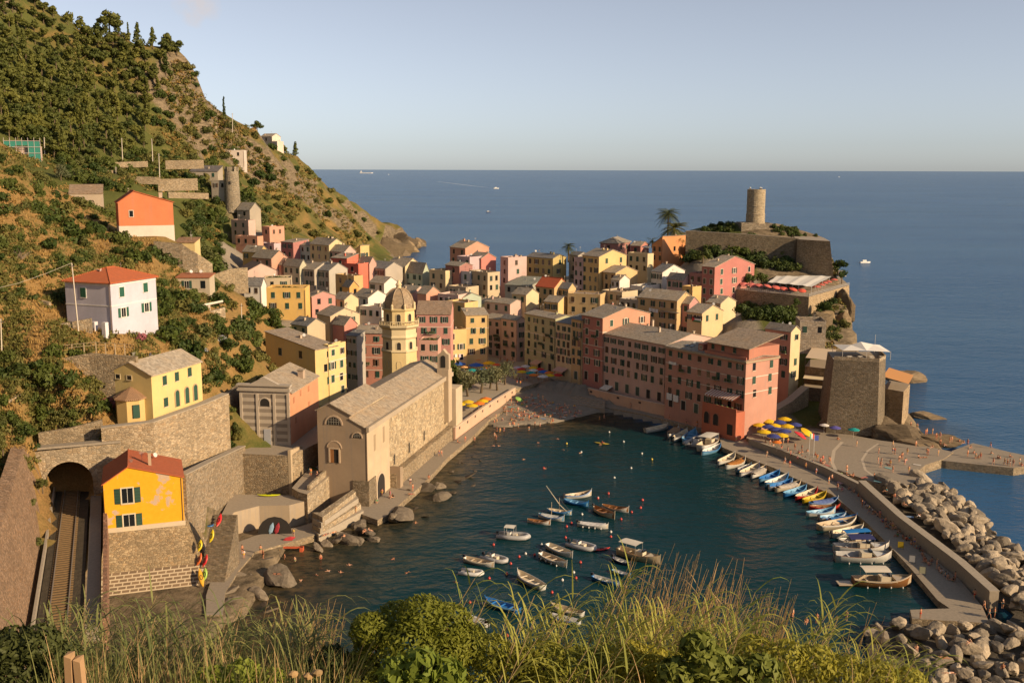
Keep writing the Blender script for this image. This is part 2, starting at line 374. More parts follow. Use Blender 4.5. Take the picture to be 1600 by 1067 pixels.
hs('rose house with red shutters right of the balcony house', 1058, 473, 340, -42, 1077, 1092, 13, 'p', 2.0, (.42, .18, .16), SLL, 'f3x2')
hs('buff house with a flag on its terrace and a lit gable', 1074, 487, 324, -48, 1097, 1130, 11, 'p', 2.2, (.58, .42, .20), SLL, 'f1x3,r1x2', key='flag')
hs('angular yellow house above the slate roofs', 887, 460, 366, -20, 938, ('D', 9), 14, 'flat', .5, OCH, SLB, 'f2x3')
hs('stuccoed house with dark windows beside the angular yellow one', 940, 455, 371, -45, 972, ('D', 9), 13, 'flat', .5, BGE, SLT, 'f2x3')
hs('grey house with a terrace left of the hanging sheets', 968, 468, 362, -45, 996, ('D', 9), 12, 'flat', .5, GRY, SLT, 'f2x3')
# --- the valley quarter left of the bell tower
hs('topmost pale pink house under the round watch tower', 361, 345, 470, -35, 388, 396, 11, 'flat', .6, PNK, SLT, 'f2x2')
hs('salmon house with orange shutters on the hill foot', 409, 356, 470, -40, 421, 444, 10, 'flat', .7, SAL, SLT, 'f1x1,r1x2')
hs('terracotta house with two arched windows', 368, 370, 452, -25, 402, 407, 9, 'flat', .5, (.52, .22, .12), SLT, 'f1x3')
hs('lilac house behind the mustard roof', 406, 381, 456, -35, 428, 438, 9, 'flat', .5, LIL, SLT, 'f2x2')
hs('dark rose house with tall windows below the cliff', 439, 378, 461, -38, 458, 483, 13, 'shedb', 1.0, (.36, .11, .10), SLT, 'f3x2', chim=1)
hs('narrow teal house left of the cream cliff house', 469, 383, 459, -38, 485, ('D', 8), 12, 'p', 1.2, TEA, SLT, 'f3x2')
hs('cream house with a sunlit yellow gable at the cliff foot', 484, 381, 455, -42, 514, 538, 13, 'p', 2.6, (.56, .44, .22), SLT, 'f2x3', chim=2)
hs('long low house with a pink gable beyond the cream one', 513, 392, 447, -42, 538, 556, 11, 'p', 2.6, PNK, SLL, 'f2x3')
hs('golden house on the edge of the bare rocks', 553, 392, 452, -42, 563, 577, 12, 'shedr', 2.4, YEL, SLT, 'f2x1,r2x2')
hs('mustard house with a long lit roof edge', 379, 393, 428, -30, 405, 420, 9, 'p', 2.4, (.52, .32, .07), SLT, 'f1x2')
hs('house with a salmon gable left of the grey row', 394, 402, 414, -38, 424, 449, 10, 'p', 3.0, SAL, SLT, 'f1x2', chim=1)
hs('vermilion house standing out among grey roofs', 517, 403, 416, -28, 542, 560, 11, 'shedb', 1.4, (.60, .07, .025), SLT, 'f2x1', chim=1)
hs('lower wing of the vermilion house', 537, 413, 412, -28, 560, ('D', 8), 9, 'flat', .5, (.60, .07, .025), SLT, 'f1x1')
hs('pale sage house with tall shutters in the grey row', 443, 415, 407, -36, 468, 476, 12, 'p', 2.6, (.42, .40, .27), SLT, 'f2x3', sh=1)
hs('first grey house with a roof terrace right of the sage one', 467, 420, 404, -36, 491, ('D', 10), 11, 'p', 2.4, (.38, .33, .26), SLT, 'f2x3', chim=1)
hs('second grey house with a roof terrace left of the vermilion wing', 490, 421, 402, -36, 514, ('D', 10), 11, 'p', 2.6, (.36, .33, .27), SLB, 'f2x3', chim=1)
hs('dusky pink house right of the vermilion wing', 560, 411, 418, -38, 577, 587, 12, 'p', 2.6, (.48, .25, .2), SLT, 'f3x2')
hs('grey balcony house left of the parasol terrace', 574, 418, 419, -38, 602, ('D', 10), 12, 'p', 2.4, (.36, .31, .25), SLB, 'f3x3')
hs('broad pale pink gable house among the trees', 384, 425, 388, 30, 433, ('D', 12), 9, 'q', 3.0, (.56, .36, .29), (.14, .10, .085), '')
hs('white house with a flat grey roof by the stone wall', 381, 446, 366, -10, 408, 416, 8, 'p', 2.6, WHT, SLB, 'f1x2')
hs('pale house with white tents on its terrace', 412, 437, 372, 10, 455, ('D', 9), 9, 'flat', .6, BGE, SLT, 'f1x2', key='tents')
hs('bright yellow house with potted plants along its flat roof', 416, 453, 334, 2, 477, ('D', 9), 10, 'flat', .7, (.62, .36, .06), SLT, 'f2x3', sh=1, key='roofgarden')
hs('rosy pink house stepping down beside the yellow roof garden', 478, 461, 349, -60, 487, 524, 11, 'p', 1.6, (.52, .22, .19), SLT, 'f1x1,r2x2')
hs('low cream house with a wide slate roof and skylight', 495, 490, 330, -50, 516, 562, 10, 'p', 2.2, (.56, .42, .25), SLT, 'r1x2', chim=2)
hs('ochre house with flat rooms behind the orange gable', 524, 430, 390, -42, 553, 567, 11, 'flat', .5, (.5, .31, .1), SLT, 'f2x2')
hs('plain orange gable house', 535, 447, 381, -50, 546, 560, 10, 'p', 2.2, (.60, .30, .05), SLT, 'r1x1')
hs('grey roofed house with a white gable behind the dome', 552, 462, 372, -45, 575, 606, 11, 'p', 2.4, WHT, SLT, 'f1x2')
hs('white terrace house left of the dome', 562, 480, 352, -30, 596, ('D', 8), 10, 'flat', .6, WHT, SLT, 'f1x3')
hs('coral gable house behind the brick red facade', 520, 506, 322, -40, 538, 558, 12, 'p', 2.4, (.50, .17, .13), SLT, '')
hs('terracotta block beside the dome drum', 556, 513, 316, -20, 592, ('D', 7), 13, 'flat', .5, SAL, SLT, 'f1x2')
hs('brick red house with white bands left of the bell tower', 556, 520, 300, -6, 598, ('D', 9), 19, 'p', 1.6, (.46, .16, .10), SLT, 'f4x2', sh=1, bands=(3.6, 7.4, 11.2), so=1)
hs('tall grey narrow house in the alley', 541, 524, 296, -30, 557, ('D', 4), 19, 'shedb', 1.0, GRY, SLB, 'f4x2')
hs('small orange gable house right of the dome', 652, 458, 374, -40, 666, 688, 18, 'p', 2.4, SAL, SLT, '')
hs('pale rose house behind the skylight roof', 684, 461, 371, -30, 716, ('D', 8), 19, 'flat', .6, (.55, .38, .32), SLT, 'f1x3')
hs('large pale yellow house with a broad stone roof below the gardens', 415, 536, 268, -35, 492, 527, 15, 'shedl', 3.0, (.58, .42, .14), (.25, .205, .16), 'f1x2,r4x1', key='bigroof')
hs('pale yellow terrace house with tall shutters beside the oratory', 505, 541, 262, -32, 513, 540, 15, 'flat', .5, (.62, .46, .17), SLT, 'r4x2', sh=1, bands=(4.0, 8.4), sr=1)
# --- houses on the hill
hs('lavender villa with a red hip roof and green shutters', 101, 440, 205, -20, 172, 243, 9.4, 'hip', 2.4, (.50, .47, .53), (.46, .115, .035), '', sh=1, tile=1, sr=1, key='lavender')
hs('cream villa with three green arched doors above the stone wall', 170, 582, 189.5, -19, 236, 314, 7.6, 'q', 2.2, (.62, .47, .20), SLL, '', sh=1, sr=1, key='cream')
hs('orange house with a white basement and red roof up the slope', 184, 317, 262, 24, 270, ('D', 11), 8.8, 'q', 2.8, (.56, .19, .085), TIL, '', tile=1, ro=-.2, key='orange')
hs('yellow railway house with peeling plaster and a patched red roof', 161, 757, 165, 20, 285, ('D', 11), 7.6, 'q', 2.6, (.66, .33, .02), TIL, '', tile=1, ro=-.18, key='railway')
hs('stone hut with a tile roof in the garden', 276, 434, 252, 2, 327, ('D', 5), 4.2, 'shedb', .5, (.40, .33, .22), (.40, .14, .06), 'f1x2', tile=1)
hs('small yellow hut under the orange house', 273, 379, 280, 0, 304, ('D', 5), 7, 'shedb', .9, (.55, .42, .16), (.24, .15, .09), '')
hs('weathered farm building with a long lean to roof', 108, 303, 330, 20, 160, ('D', 9), 5, 'shedb', 2.6, (.36, .27, .18), (.26, .19, .13), '')
hs('low stone house with a dark roof on the terraces', 297, 268, 500, 0, 340, ('D', 9), 4, 'shedb', 2.6, STO, (.12, .11, .11), 'f1x3')
hs('white terrace house with a canopy high on the slope', 331, 236, 590, 5, 381, ('D', 9), 7, 'flat', .5, (.55, .46, .38), SLL, 'f1x3')
hs('small pale house on the far ridge line', 407, 214, 690, -30, 425, ('D', 8), 6, 'p', 2, (.6, .5, .4), SLL, 'f1x1')
hs('tiny cabin lower on the far ridge line', 425, 222, 685, -30, 433, ('D', 6), 5, 'flat', .4, (.6, .5, .4), SLL, '')
hs('stone house beside the watch tower', 330, 284, 482, -10, 353, ('D', 7), 8, 'flat', .6, STO, SLT, 'f1x2')
hs('grey stone house below the watch tower', 370, 328, 478, -25, 390, ('D', 8), 8, 'p', 3.2, STO, (.2, .18, .15), 'f1x1')
hs('square stone house with one green window by the cliff', 1250, 506, 304, -8, 1291, ('D', 10), 9, 'flat', .9, STO, SLT, 'f1x2', stonewall=1)
for lb_, a in (('low grey roofed house at the foot of the yellow roof garden', (455, 506, 318, -40, 480, 508, 9, 'p', 2, BGE, SLB, 'f1x2')), ('brown roofed cream house between the rosy pink and the white terrace house', (520, 466, 354, -45, 538, 560, 10, 'p', 2, CRM, SLT, 'f1x2')), ('white house with a tan roof left of the big pale green house', (577, 441, 392, -40, 600, 622, 11, 'p', 2.2, WHT, SLL, 'f2x2')), ('low pink house right behind the dome', (622, 456, 382, -35, 645, 668, 10, 'p', 2.2, PNK, SLT, 'f2x2')),
    ('buff flat roofed house under the bluish white narrow one', (700, 448, 395, -40, 728, 748, 12, 'flat', .5, BGE, SLT, 'f2x2')), ('small cream house in front of the grey green flat roof', (800, 459, 376, -40, 822, 842, 10, 'p', 2, CRM, SLT, 'f1x2')), ('low yellow house left of the angular yellow one', (850, 471, 367, -35, 872, 890, 9, 'p', 1.8, YEL, SLT, 'f1x2')), ('cream house stepping down below the crimson one', (1104, 472, 346, -45, 1126, 1150, 9, 'p', 2, CRM, SLL, 'f1x2')), ('small salmon house left of the sage one', (418, 412, 413, -36, 440, 455, 9, 'p', 2.4, SAL, SLT, 'f1x2'))): hs(lb_, *a)
def pale(c, k=.17): return tuple(a * (1 - k) + b_ * k for a, b_ in zip(c, (.62, .54, .46)))
def place_house(d):
    if d.get('key') not in ('railway', 'cream', 'orange', 'lavender'): d['wall'] = pale(d['wall'])
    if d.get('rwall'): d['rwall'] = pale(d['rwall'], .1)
    A = at(d['x0'], d['y0'], d['Y0']); a = R(d['yaw'])
    e = Vector((math.cos(a), math.sin(a), 0)); n = Vector((-math.sin(a), math.cos(a), 0))
    def solve(P, v, x):
        q = np.array(P) - np.array([0, 0, H]); k = (x - CX) / F; v = np.array(v)
        return (k * (q @ FW) - q @ RT) / (v @ RT - k * (v @ FW))
    Wd = solve(A, e, d['x1']); Bc = A + e * Wd
    D = d['side'][1] if isinstance(d['side'], tuple) else solve(Bc, n, d['side'])
    D = max(D, 4.0)
    if A.z - d['h'] < 3.0: d['h'] = A.z - 3.0
    d['W'], d['D'], d['ez'], d['e'], d['n'] = Wd, D, A.z, e, n
    d['c'] = Vector(((A + Bc) / 2 + n * D / 2)); d['c'].z = A.z - d['h']
    return d
for d in HS: place_house(d)
# ---------------------------------------------------------------- the land
CP = []                      # control points x, y, z
for d in HS:
    c, e, n = d['c'], d['e'], d['n']
    for a, b in ((0, 0), (-.5, -.5), (.5, -.5)):
        p = c + e * d['W'] * a + n * d['D'] * b; CP.append((p.x, p.y, c.z + .3))
def cpx(*pts):
    for x, y, Y in pts: CP.append(tuple(at(x, y, Y)))
# far mountain: ridge line, slopes
RIDGE = ((-60, -110, 500), (0, -52, 530), (52, -6, 555), (100, 32, 565), (142, 55, 575), (175, 55, 575), (215, 70, 570), (275, 76, 560), (297, 88, 562), (309, 127, 572), (325, 149, 590),
    (350, 172, 605), (375, 186, 625), (402, 196, 650), (432, 230, 690), (462, 246, 722), (500, 283, 765), (537, 312, 822), (575, 355, 880), (625, 373, 925), (655, 381, 947))
cpx(*RIDGE)
for x, y, Y in RIDGE:
    p = at(x, y, Y); CP.append((p.x + 25, p.y + 70, p.z * .72 - 8))
cpx((0, 200, 400), (0, 100, 450), (0, 20, 500), (100, 120, 480), (100, 200, 440), (60, 245, 400), (150, 230, 445), (200, 150, 520), (200, 255, 455), (250, 110, 542), (300, 200, 555), (260, 200, 520), (230, 290, 420),
    (310, 130, 562), (340, 210, 575), (330, 250, 545), (370, 260, 585), (300, 280, 490), (400, 290, 610), (420, 330, 600), (450, 300, 660), (450, 350, 590), (500, 350, 690), (480, 372, 560), (550, 372, 780),
    (590, 396, 815), (560, 385, 700), (530, 378, 620), (300, 330, 460), (330, 360, 440), (330, 400, 405), (300, 400, 330), (340, 430, 360), (370, 470, 345), (400, 305, 520), (360, 306, 482), (250, 310, 370), (390, 340, 500))
# near left hillside
cpx((0, 950, 140), (0, 850, 150), (0, 760, 160), (0, 680, 172), (0, 600, 182), (0, 550, 190), (0, 480, 196), (0, 400, 206), (0, 330, 222), (0, 280, 238), (0, 240, 252), (0, 216, 264), (70, 285, 285), (110, 310, 300),
    (150, 318, 300), (100, 380, 240), (100, 335, 272), (60, 430, 212), (80, 500, 197), (60, 540, 189), (100, 585, 184), (60, 640, 178), (140, 625, 182), (100, 690, 180), (170, 690, 184), (180, 380, 255), (240, 395, 250),
    (270, 480, 236), (330, 490, 238), (300, 530, 220), (340, 560, 225), (380, 520, 260), (330, 610, 208), (360, 640, 212), (420, 480, 300), (400, 560, 262))
CP += [(-5, 10, 62.3), (5, 10, 62.3), (0, 13.5, 60), (-10, 8, 63.2), (10, 8, 63.2), (0, 6, 65), (0, 0, 68.2), (0, -40, 84), (-70, 0, 74), (70, 0, 60), (0, 30, 46), (0, 60, 24), (0, 95, 3), (-45, 60, 28), (-60, 100, 12), (-48, 130, 6), (60, 60, 14), (60, 90, 2), (110, 30, 28), (110, 55, 5), (-130, 60, 62), (-120, 110, 42), (-150, 0, 92),
       (-350, 100, 190), (-350, 300, 180), (-500, 0, 260), (-500, 500, 220), (-250, 200, 120), (-500, 900, 60), (-300, 900, 20), (-250, 700, 60), (-220, 350, 100)]
# village floor, ridge and castle rock
CP += [(-8, 330, 4), (-14, 300, 4), (10, 320, 4), (-20, 320, 4.5), (-8, 352, 4.5), (40, 285, 4), (-60, 470, 14), (-40, 500, 12), (0, 470, 17), (50, 480, 20), (0, 520, 10), (100, 480, 40), (-47, 212, 9), (-40, 235, 5), (-28, 230, 4), (-60, 225, 16)]
cpx((1180, 347, 432), (1120, 364, 430), (1268, 376, 418), (1100, 356, 455), (1250, 364, 455), (1050, 366, 440), (1150, 392, 412), (1085, 398, 402), (1200, 405, 407), (1120, 425, 392), (1230, 428, 395), (1270, 430, 395),
    (1200, 486, 337), (1160, 486, 330), (1240, 500, 330), (1290, 520, 335), (1300, 560, 310), (1320, 610, 290), (1290, 640, 275), (1380, 650, 268), (1410, 690, 262), (1300, 690, 256), (1440, 696, 262))
CPA = np.array(CP, float)
_n = len(CPA)
_d = np.sqrt(((CPA[:, None, :2] - CPA[None, :, :2]) ** 2).sum(-1) + 9.0)
_A = np.zeros((_n + 3, _n + 3)); _A[:_n, :_n] = _d - np.eye(_n) * 1.5; _A[:_n, _n] = 1; _A[:_n, _n + 1:_n + 3] = CPA[:, :2]; _A[_n, :_n] = 1; _A[_n + 1:, :_n] = CPA[:, :2].T
_w = np.linalg.lstsq(_A, np.concatenate([CPA[:, 2], np.zeros(3)]), rcond=None)[0]
def rbf(X, Y):
    out = np.empty(X.size); xf, yf = X.ravel(), Y.ravel()
    for i in range(0, X.size, 4000):
        x, y = xf[i:i + 4000], yf[i:i + 4000]
        dd = np.sqrt((x[:, None] - CPA[None, :, 0]) ** 2 + (y[:, None] - CPA[None, :, 1]) ** 2 + 9.0)
        out[i:i + 4000] = dd @ _w[:_n] + _w[_n] + x * _w[_n + 1] + y * _w[_n + 2]
    return out.reshape(X.shape)
def inpoly(X, Y, poly):
    r = np.zeros(X.shape, bool); n = len(poly)
    for i in range(n):
        (x1, y1), (x2, y2) = poly[i], poly[(i + 1) % n]
        if y1 == y2: continue
        r ^= ((y1 > Y) != (y2 > Y)) & (X < (x2 - x1) * (Y - y1) / (y2 - y1) + x1)
    return r
LAND = [(-900, -200), (500, -200), (260, 40), (130, 62), (92, 84), (60, 96), (0, 98), (-30, 114), (-43, 146), (-41.5, 163), (-40, 185), (-36, 190), (-31, 196), (-27, 206), (-22, 228), (-17, 258), (-12, 274), (-2, 277), (9, 280), (19, 286), (26, 293),
        (36, 283), (46, 273), (56, 262), (66, 258), (84, 257), (100, 258), (108, 262), (113, 274), (104, 288), (106, 305), (116, 340), (122, 370), (128, 405), (133, 440), (130, 480), (110, 510), (40, 535), (-20, 560), (-60, 640), (-100, 790), (-103, 822), (-96, 880), (-86, 940), (-78, 950), (-100, 985), (-900, 1100)]
def steps(*seg):
    o = []
    for a, b, s in seg: o += list(np.arange(a, b, s))
    return np.array(o)
GX = steps((-700, -420, 20), (-420, -150, 5), (-150, 175, 2.5), (175, 300, 12)); GY = steps((-120, -20, 12), (-20, 540, 2.5), (540, 1010, 6))
MX, MY = np.meshgrid(GX, GY)
MZ = rbf(MX, MY)
rough = np.zeros(MZ.shape)
for j in range(MZ.shape[0]):
    for i in range(MZ.shape[1]):
        x, y = MX[j, i], MY[j, i]
        rough[j, i] = mnoise.fractal((x * .035, y * .035, 3.1), 0.9, 2.1, 5)
far = np.clip((MY - 420) / 120, 0, 1) * np.clip((-MX - 40) / 60, 0, 1)
MZ = MZ + rough * (0.5 + 4.5 * far)
# terraces cut into the slopes
ter = np.clip((-MX - 90) / 60, 0, 1) * np.clip((MY - 330) / 80, 0, 1)
st = 6.0; q = MZ / st; fr = q - np.floor(q); terr = (np.floor(q) + np.clip((fr - .72) / .28, 0, 1)) * st
MZ = MZ * (1 - .35 * ter) + terr * .35 * ter
TOWN = [(-30, 262), (-36, 290), (-60, 300), (-75, 330), (-100, 360), (-125, 440), (-120, 485), (-50, 480), (20, 450), (80, 440), (95, 380), (80, 330), (75, 262), (40, 278), (18, 290), (-6, 292)]
inl = inpoly(MX, MY, LAND)
intown = inpoly(MX, MY, TOWN)
for d in HS:               # level pads under the houses
    e, n, c = d['e'], d['n'], d['c']
    u = (MX - c.x) * e.x + (MY - c.y) * e.y; v = (MX - c.x) * n.x + (MY - c.y) * n.y
    k = (abs(u) < d['W'] / 2 + 1.5) & (abs(v) < d['D'] / 2 + 1.5); MZ[k] = np.minimum(MZ[k], c.z + .2)
_r = next(d for d in HS if d.get('key') == 'railway'); e, n, c = _r['e'], _r['n'], _r['c']
u = (MX - c.x) * e.x + (MY - c.y) * e.y; v = (MX - c.x) * n.x + (MY - c.y) * n.y
k = (abs(u) < _r['W'] / 2 + 3) & (abs(v) < _r['D'] / 2 + 3); MZ[k] = np.minimum(MZ[k], c.z - 5)
RAILZ = 11.0
def P2(x, y, Z): p = onZ(x, y, Z); return (p.x, p.y)
CUT = [P2(70, 752, RAILZ), P2(172, 752, RAILZ), P2(172, 840, RAILZ), P2(158, 1000, RAILZ), P2(60, 1000, RAILZ), P2(66, 860, RAILZ)]
CUT = [(q[0], min(q[1], 184.0)) for q in CUT]
k = inpoly(MX, MY, CUT); MZ[k] = np.minimum(MZ[k], RAILZ - .3)
LOWS = [([(-57.5, 174), (-56.5, 207), (-40, 207), (-30, 195), (-44, 118), (-66, 112), (-70, 150), (-68.5, 163), (-56.5, 168)], .9), ([(-76, 178.5), (-57, 175), (-54, 207), (-50, 213), (-66, 210), (-66, 198), (-73, 183)], 13.0), ([(-57, 196), (-24, 192), (-14, 228), (-4, 270), (-10, 296), (-30, 296), (-32, 216), (-40, 208), (-57, 208)], 1.0),
        ([(46, 286), (30, 300), (14, 296), (26, 290), (56, 258), (100, 257), (106, 262), (92, 264), (70, 268)], 0.8), ([P2(858, 606, 1.2), P2(950, 629, 1.2), P2(1018, 645, 1.2), P2(1130, 674, 1.2), P2(1140, 640, 3.4), P2(1000, 596, 3.4), P2(905, 572, 3.4), P2(830, 556, 3.5), P2(760, 545, 3.5), P2(680, 570, 3.5), P2(690, 652, 3.5), P2(709, 685, 1.2), P2(803, 620, 1.2)], 2.6)]
for pl, zz in LOWS:
    k = inpoly(MX, MY, pl); MZ[k] = np.minimum(MZ[k], zz)
MZ = np.where(inl, np.maximum(MZ, .4), -6.0)
BEACH = [P2(770, 668, 0), P2(800, 668, 0), P2(850, 664, 0), P2(905, 655, 0), P2(938, 642, 0), (34, 296), (22, 306), (6, 318), (-6, 312), (-12, 296)]
k = inpoly(MX, MY, BEACH)
_by = 284.0
MZ[k] = np.clip((MY[k] - 276 - np.abs(MX[k] - 4) * .25) * .075, .25, 2.2)
nx, ny = len(GX), len(GY)
me = bpy.data.meshes.new('hillside')
me.from_pydata(np.stack([MX, MY, MZ], -1).reshape(-1, 3).tolist(), [], [(j * nx + i, j * nx + i + 1, (j + 1) * nx + i + 1, (j + 1) * nx + i) for j in range(ny - 1) for i in range(nx - 1) if max(MZ[j, i], MZ[j, i + 1], MZ[j + 1, i], MZ[j + 1, i + 1]) > -5.9])
gzx = np.gradient(MZ, GX, axis=1); gzy = np.gradient(MZ, GY, axis=0); slope = np.hypot(gzx, gzy)
dry = .48 * np.clip((-MX - 45) / 20, 0, 1) * np.clip((330 - MY) / 40, 0, 1) * np.clip((MY - 120) / 20, 0, 1)
dry = np.maximum(dry, far * .30)
rk = np.clip((slope - 1.25) / .6, 0, 1) * np.maximum(far, np.clip((MX - 85) / 10, 0, 1)); rk = np.maximum(rk, np.clip((12 - MZ) / 10, 0, 1) * (MY > 500))
rk = np.maximum(rk, np.clip((MX - 92) / 8, 0, 1))
rk = np.maximum(rk, (MZ < 2.5) * 1.0)
att = np.zeros((ny, nx, 4), np.float32); att[..., 0] = dry; att[..., 1] = rk; att[..., 2] = intown | k; att[..., 3] = 1
ca = me.attributes.new('cover', 'FLOAT_COLOR', 'POINT'); ca.data.foreach_set('color', att.ravel())
me.polygons.foreach_set('use_smooth', [True] * len(me.polygons))
m, t, b = nodes('hillside ground')
va = N(t, 'ShaderNodeAttribute', attribute_name='cover'); sc_ = N(t, 'ShaderNodeSeparateColor'); t.links.new(va.outputs['Color'], sc_.inputs[0])
v = coords(t, 1)
n1 = noise_tex(t, v, .05, 6, .7); n2 = noise_tex(t, v, .5, 6, .7); n3 = noise_tex(t, v, 3.0, 4, .7)
green = mix(t, n2, (.05, .062, .018), (.12, .12, .032))
drycol = mix(t, n2, (.20, .115, .045), (.36, .215, .08))
drycol = mix(t, ramp(t, n3, [(.45, (0, 0, 0)), (.6, (.5,) * 3)]).outputs[0], drycol, (.13, .10, .03))
mth = N(t, 'ShaderNodeMath', operation='ADD'); t.links.new(sc_.outputs[0], mth.inputs[0]); t.links.new(n1, mth.inputs[1])
c = mix(t, ramp(t, mth.outputs[0], [(.72, (0, 0, 0)), (1.05, (1, 1, 1))]).outputs[0], green, drycol)
rockc = mix(t, ramp(t, noise_tex(t, coords(t, (.5, .5, 1.6)), .6, 7, .75), [(.35, (0, 0, 0)), (.65, (1, 1, 1))]).outputs[0], (.07, .055, .035), (.25, .19, .12))
mr = N(t, 'ShaderNodeMath', operation='MULTIPLY_ADD', i_1=1.3); t.links.new(sc_.outputs[1], mr.inputs[0])
mm = N(t, 'ShaderNodeMath', operation='MULTIPLY_ADD', i_1=.9, i_2=-.45); t.links.new(n2, mm.inputs[0]); t.links.new(mm.outputs[0], mr.inputs[2])
c = mix(t, ramp(t, mr.outputs[0], [(.35, (0, 0, 0)), (.65, (1, 1, 1))]).outputs[0], c, rockc)
c = mix(t, sc_.outputs[2], c, mix(t, n2, (.19, .16, .12), (.29, .245, .19)))
t.links.new(c, b.inputs['Base Color']); b.inputs['Roughness'].default_value = .95; b.inputs['Specular IOR Level'].default_value = .1
bump(t, b, n2, .8, .6)
me.materials.append(m)
link('hillside', me, kind='structure')
from mathutils.bvhtree import BVHTree
_bm = bmesh.new(); _bm.from_mesh(me); TREE = BVHTree.FromBMesh(_bm); _bm.free()
def gz(x, y):
    h = TREE.ray_cast(Vector((x, y, 400)), Vector((0, 0, -1)))
    return h[0].z if h[0] is not None else 0.0
def hit(x, y):
    """the place on the ground seen at picture point x, y"""
    h = TREE.ray_cast(Vector((0, 0, H)), Vector(ray(x, y)).normalized())
    return h[0]
# ---------------------------------------------------------------- the sea
sx = np.concatenate([-np.geomspace(120000, 260, 26), np.arange(-250, 250, 4.0), np.geomspace(260, 120000, 26)])
sy = np.concatenate([[-3000, -500, -100], np.arange(-20, 480, 4.0), np.geomspace(490, 200000, 44)])
SX, SY = np.meshgrid(sx, sy); nx, ny = len(sx), len(sy)
sme = bpy.data.meshes.new('sea')
sme.from_pydata(np.stack([SX, SY, SX * 0], -1).reshape(-1, 3).tolist(), [], [(j * nx + i, j * nx + i + 1, (j + 1) * nx + i + 1, (j + 1) * nx + i) for j in range(ny - 1) for i in range(nx - 1)])
def segdist(X, Y, pts):
    best = np.full(X.shape, 1e9)
    for (x1, y1), (x2, y2) in zip(pts, pts[1:]):
        t_ = np.clip(((X - x1) * (x2 - x1) + (Y - y1) * (y2 - y1)) / ((x2 - x1) ** 2 + (y2 - y1) ** 2), 0, 1)
        best = np.minimum(best, np.hypot(X - x1 - t_ * (x2 - x1), Y - y1 - t_ * (y2 - y1)))
    return best
dW = segdist(SX, SY, LAND[7:21]); dO = segdist(SX, SY, LAND[24:34])
sh = np.maximum(np.clip(1 - dW / 24, 0, 1), .55 * np.clip(1 - dO / 25, 0, 1))
hb = inpoly(SX, SY, [(-60, 90), (70, 90), (80, 150), (60, 255), (26, 295), (-20, 290), (-50, 180)]) * 1.0
at_ = np.zeros((ny, nx, 4), np.float32); at_[..., 0] = sh; at_[..., 1] = hb; at_[..., 3] = 1
sa = sme.attributes.new('depth', 'FLOAT_COLOR', 'POINT'); sa.data.foreach_set('color', at_.ravel())
m, t, b = nodes('sea water')
va = N(t, 'ShaderNodeAttribute', attribute_name='depth'); sc_ = N(t, 'ShaderNodeSeparateColor'); t.links.new(va.outputs['Color'], sc_.inputs[0])
v = coords(t, 1)
deep = mix(t, ramp(t, noise_tex(t, coords(t, (.35, 1, 1)), .006, 6, .65), [(.35, (0, 0, 0)), (.65, (1, 1, 1))]).outputs[0], (.013, .072, .18), (.034, .108, .225))
c = mix(t, sc_.outputs[1], deep, mix(t, noise_tex(t, v, .05, 3, .6), (.003, .026, .032), (.005, .034, .040)))
bed = mix(t, ramp(t, noise_tex(t, v, .35, 5, .7), [(.4, (0, 0, 0)), (.65, (1, 1, 1))]).outputs[0], (.018, .016, .008), (.11, .072, .03))
c = mix(t, ramp(t, sc_.outputs[0], [(.15, (0, 0, 0)), (.85, (.85,) * 3)]).outputs[0], c, bed)
df_ = N(t, 'ShaderNodeBsdfDiffuse'); gl_ = N(t, 'ShaderNodeBsdfGlossy'); t.links.new(c, df_.inputs[0])
mpw = t.nodes.new('ShaderNodeMapping'); mpw.inputs['Rotation'].default_value = (0, 0, R(-28)); mpw.inputs['Scale'].default_value = (.75, 1.15, 1); t.links.new(v, mpw.inputs[0])
w1 = noise_tex(t, mpw.outputs[0], .55, 4, .6); w2 = noise_tex(t, mpw.outputs[0], .06, 4, .6); w3 = noise_tex(t, coords(t, (.3, 1, 1)), .008, 4, .65)
calm = N(t, 'ShaderNodeMapRange', i_3=1.0, i_4=.5); t.links.new(sc_.outputs[1], calm.inputs[0])
b1 = N(t, 'ShaderNodeBump', i_Distance=.55); t.links.new(w1, b1.inputs['Height']); t.links.new(calm.outputs[0], b1.inputs['Strength'])
b2 = N(t, 'ShaderNodeBump', i_Distance=2.6, i_Strength=.6); t.links.new(w2, b2.inputs['Height']); t.links.new(b1.outputs[0], b2.inputs['Normal'])
t.links.new(b2.outputs[0], gl_.inputs['Normal']); fr_ = N(t, 'ShaderNodeFresnel', i_IOR=1.33); t.links.new(b2.outputs[0], fr_.inputs['Normal'])
fm_ = N(t, 'ShaderNodeMapRange', i_1=0.0, i_2=1.0, i_3=0.0, i_4=.62); t.links.new(fr_.outputs[0], fm_.inputs[0]); fmin_ = N(t, 'ShaderNodeMath', operation='MINIMUM', i_1=.45); t.links.new(fm_.outputs[0], fmin_.inputs[0])
wx_ = N(t, 'ShaderNodeMixShader'); t.links.new(fmin_.outputs[0], wx_.inputs[0]); t.links.new(df_.outputs[0], wx_.inputs[1]); t.links.new(gl_.outputs[0], wx_.inputs[2]); t.links.new(wx_.outputs[0], t.nodes['Material Output'].inputs[0])
rr = ramp(t, w3, [(.35, (.07,) * 3), (.7, (.24,) * 3)]); t.links.new(rr.outputs[0], gl_.inputs['Roughness'])
sme.materials.append(m)
link('sea', sme, kind='structure')
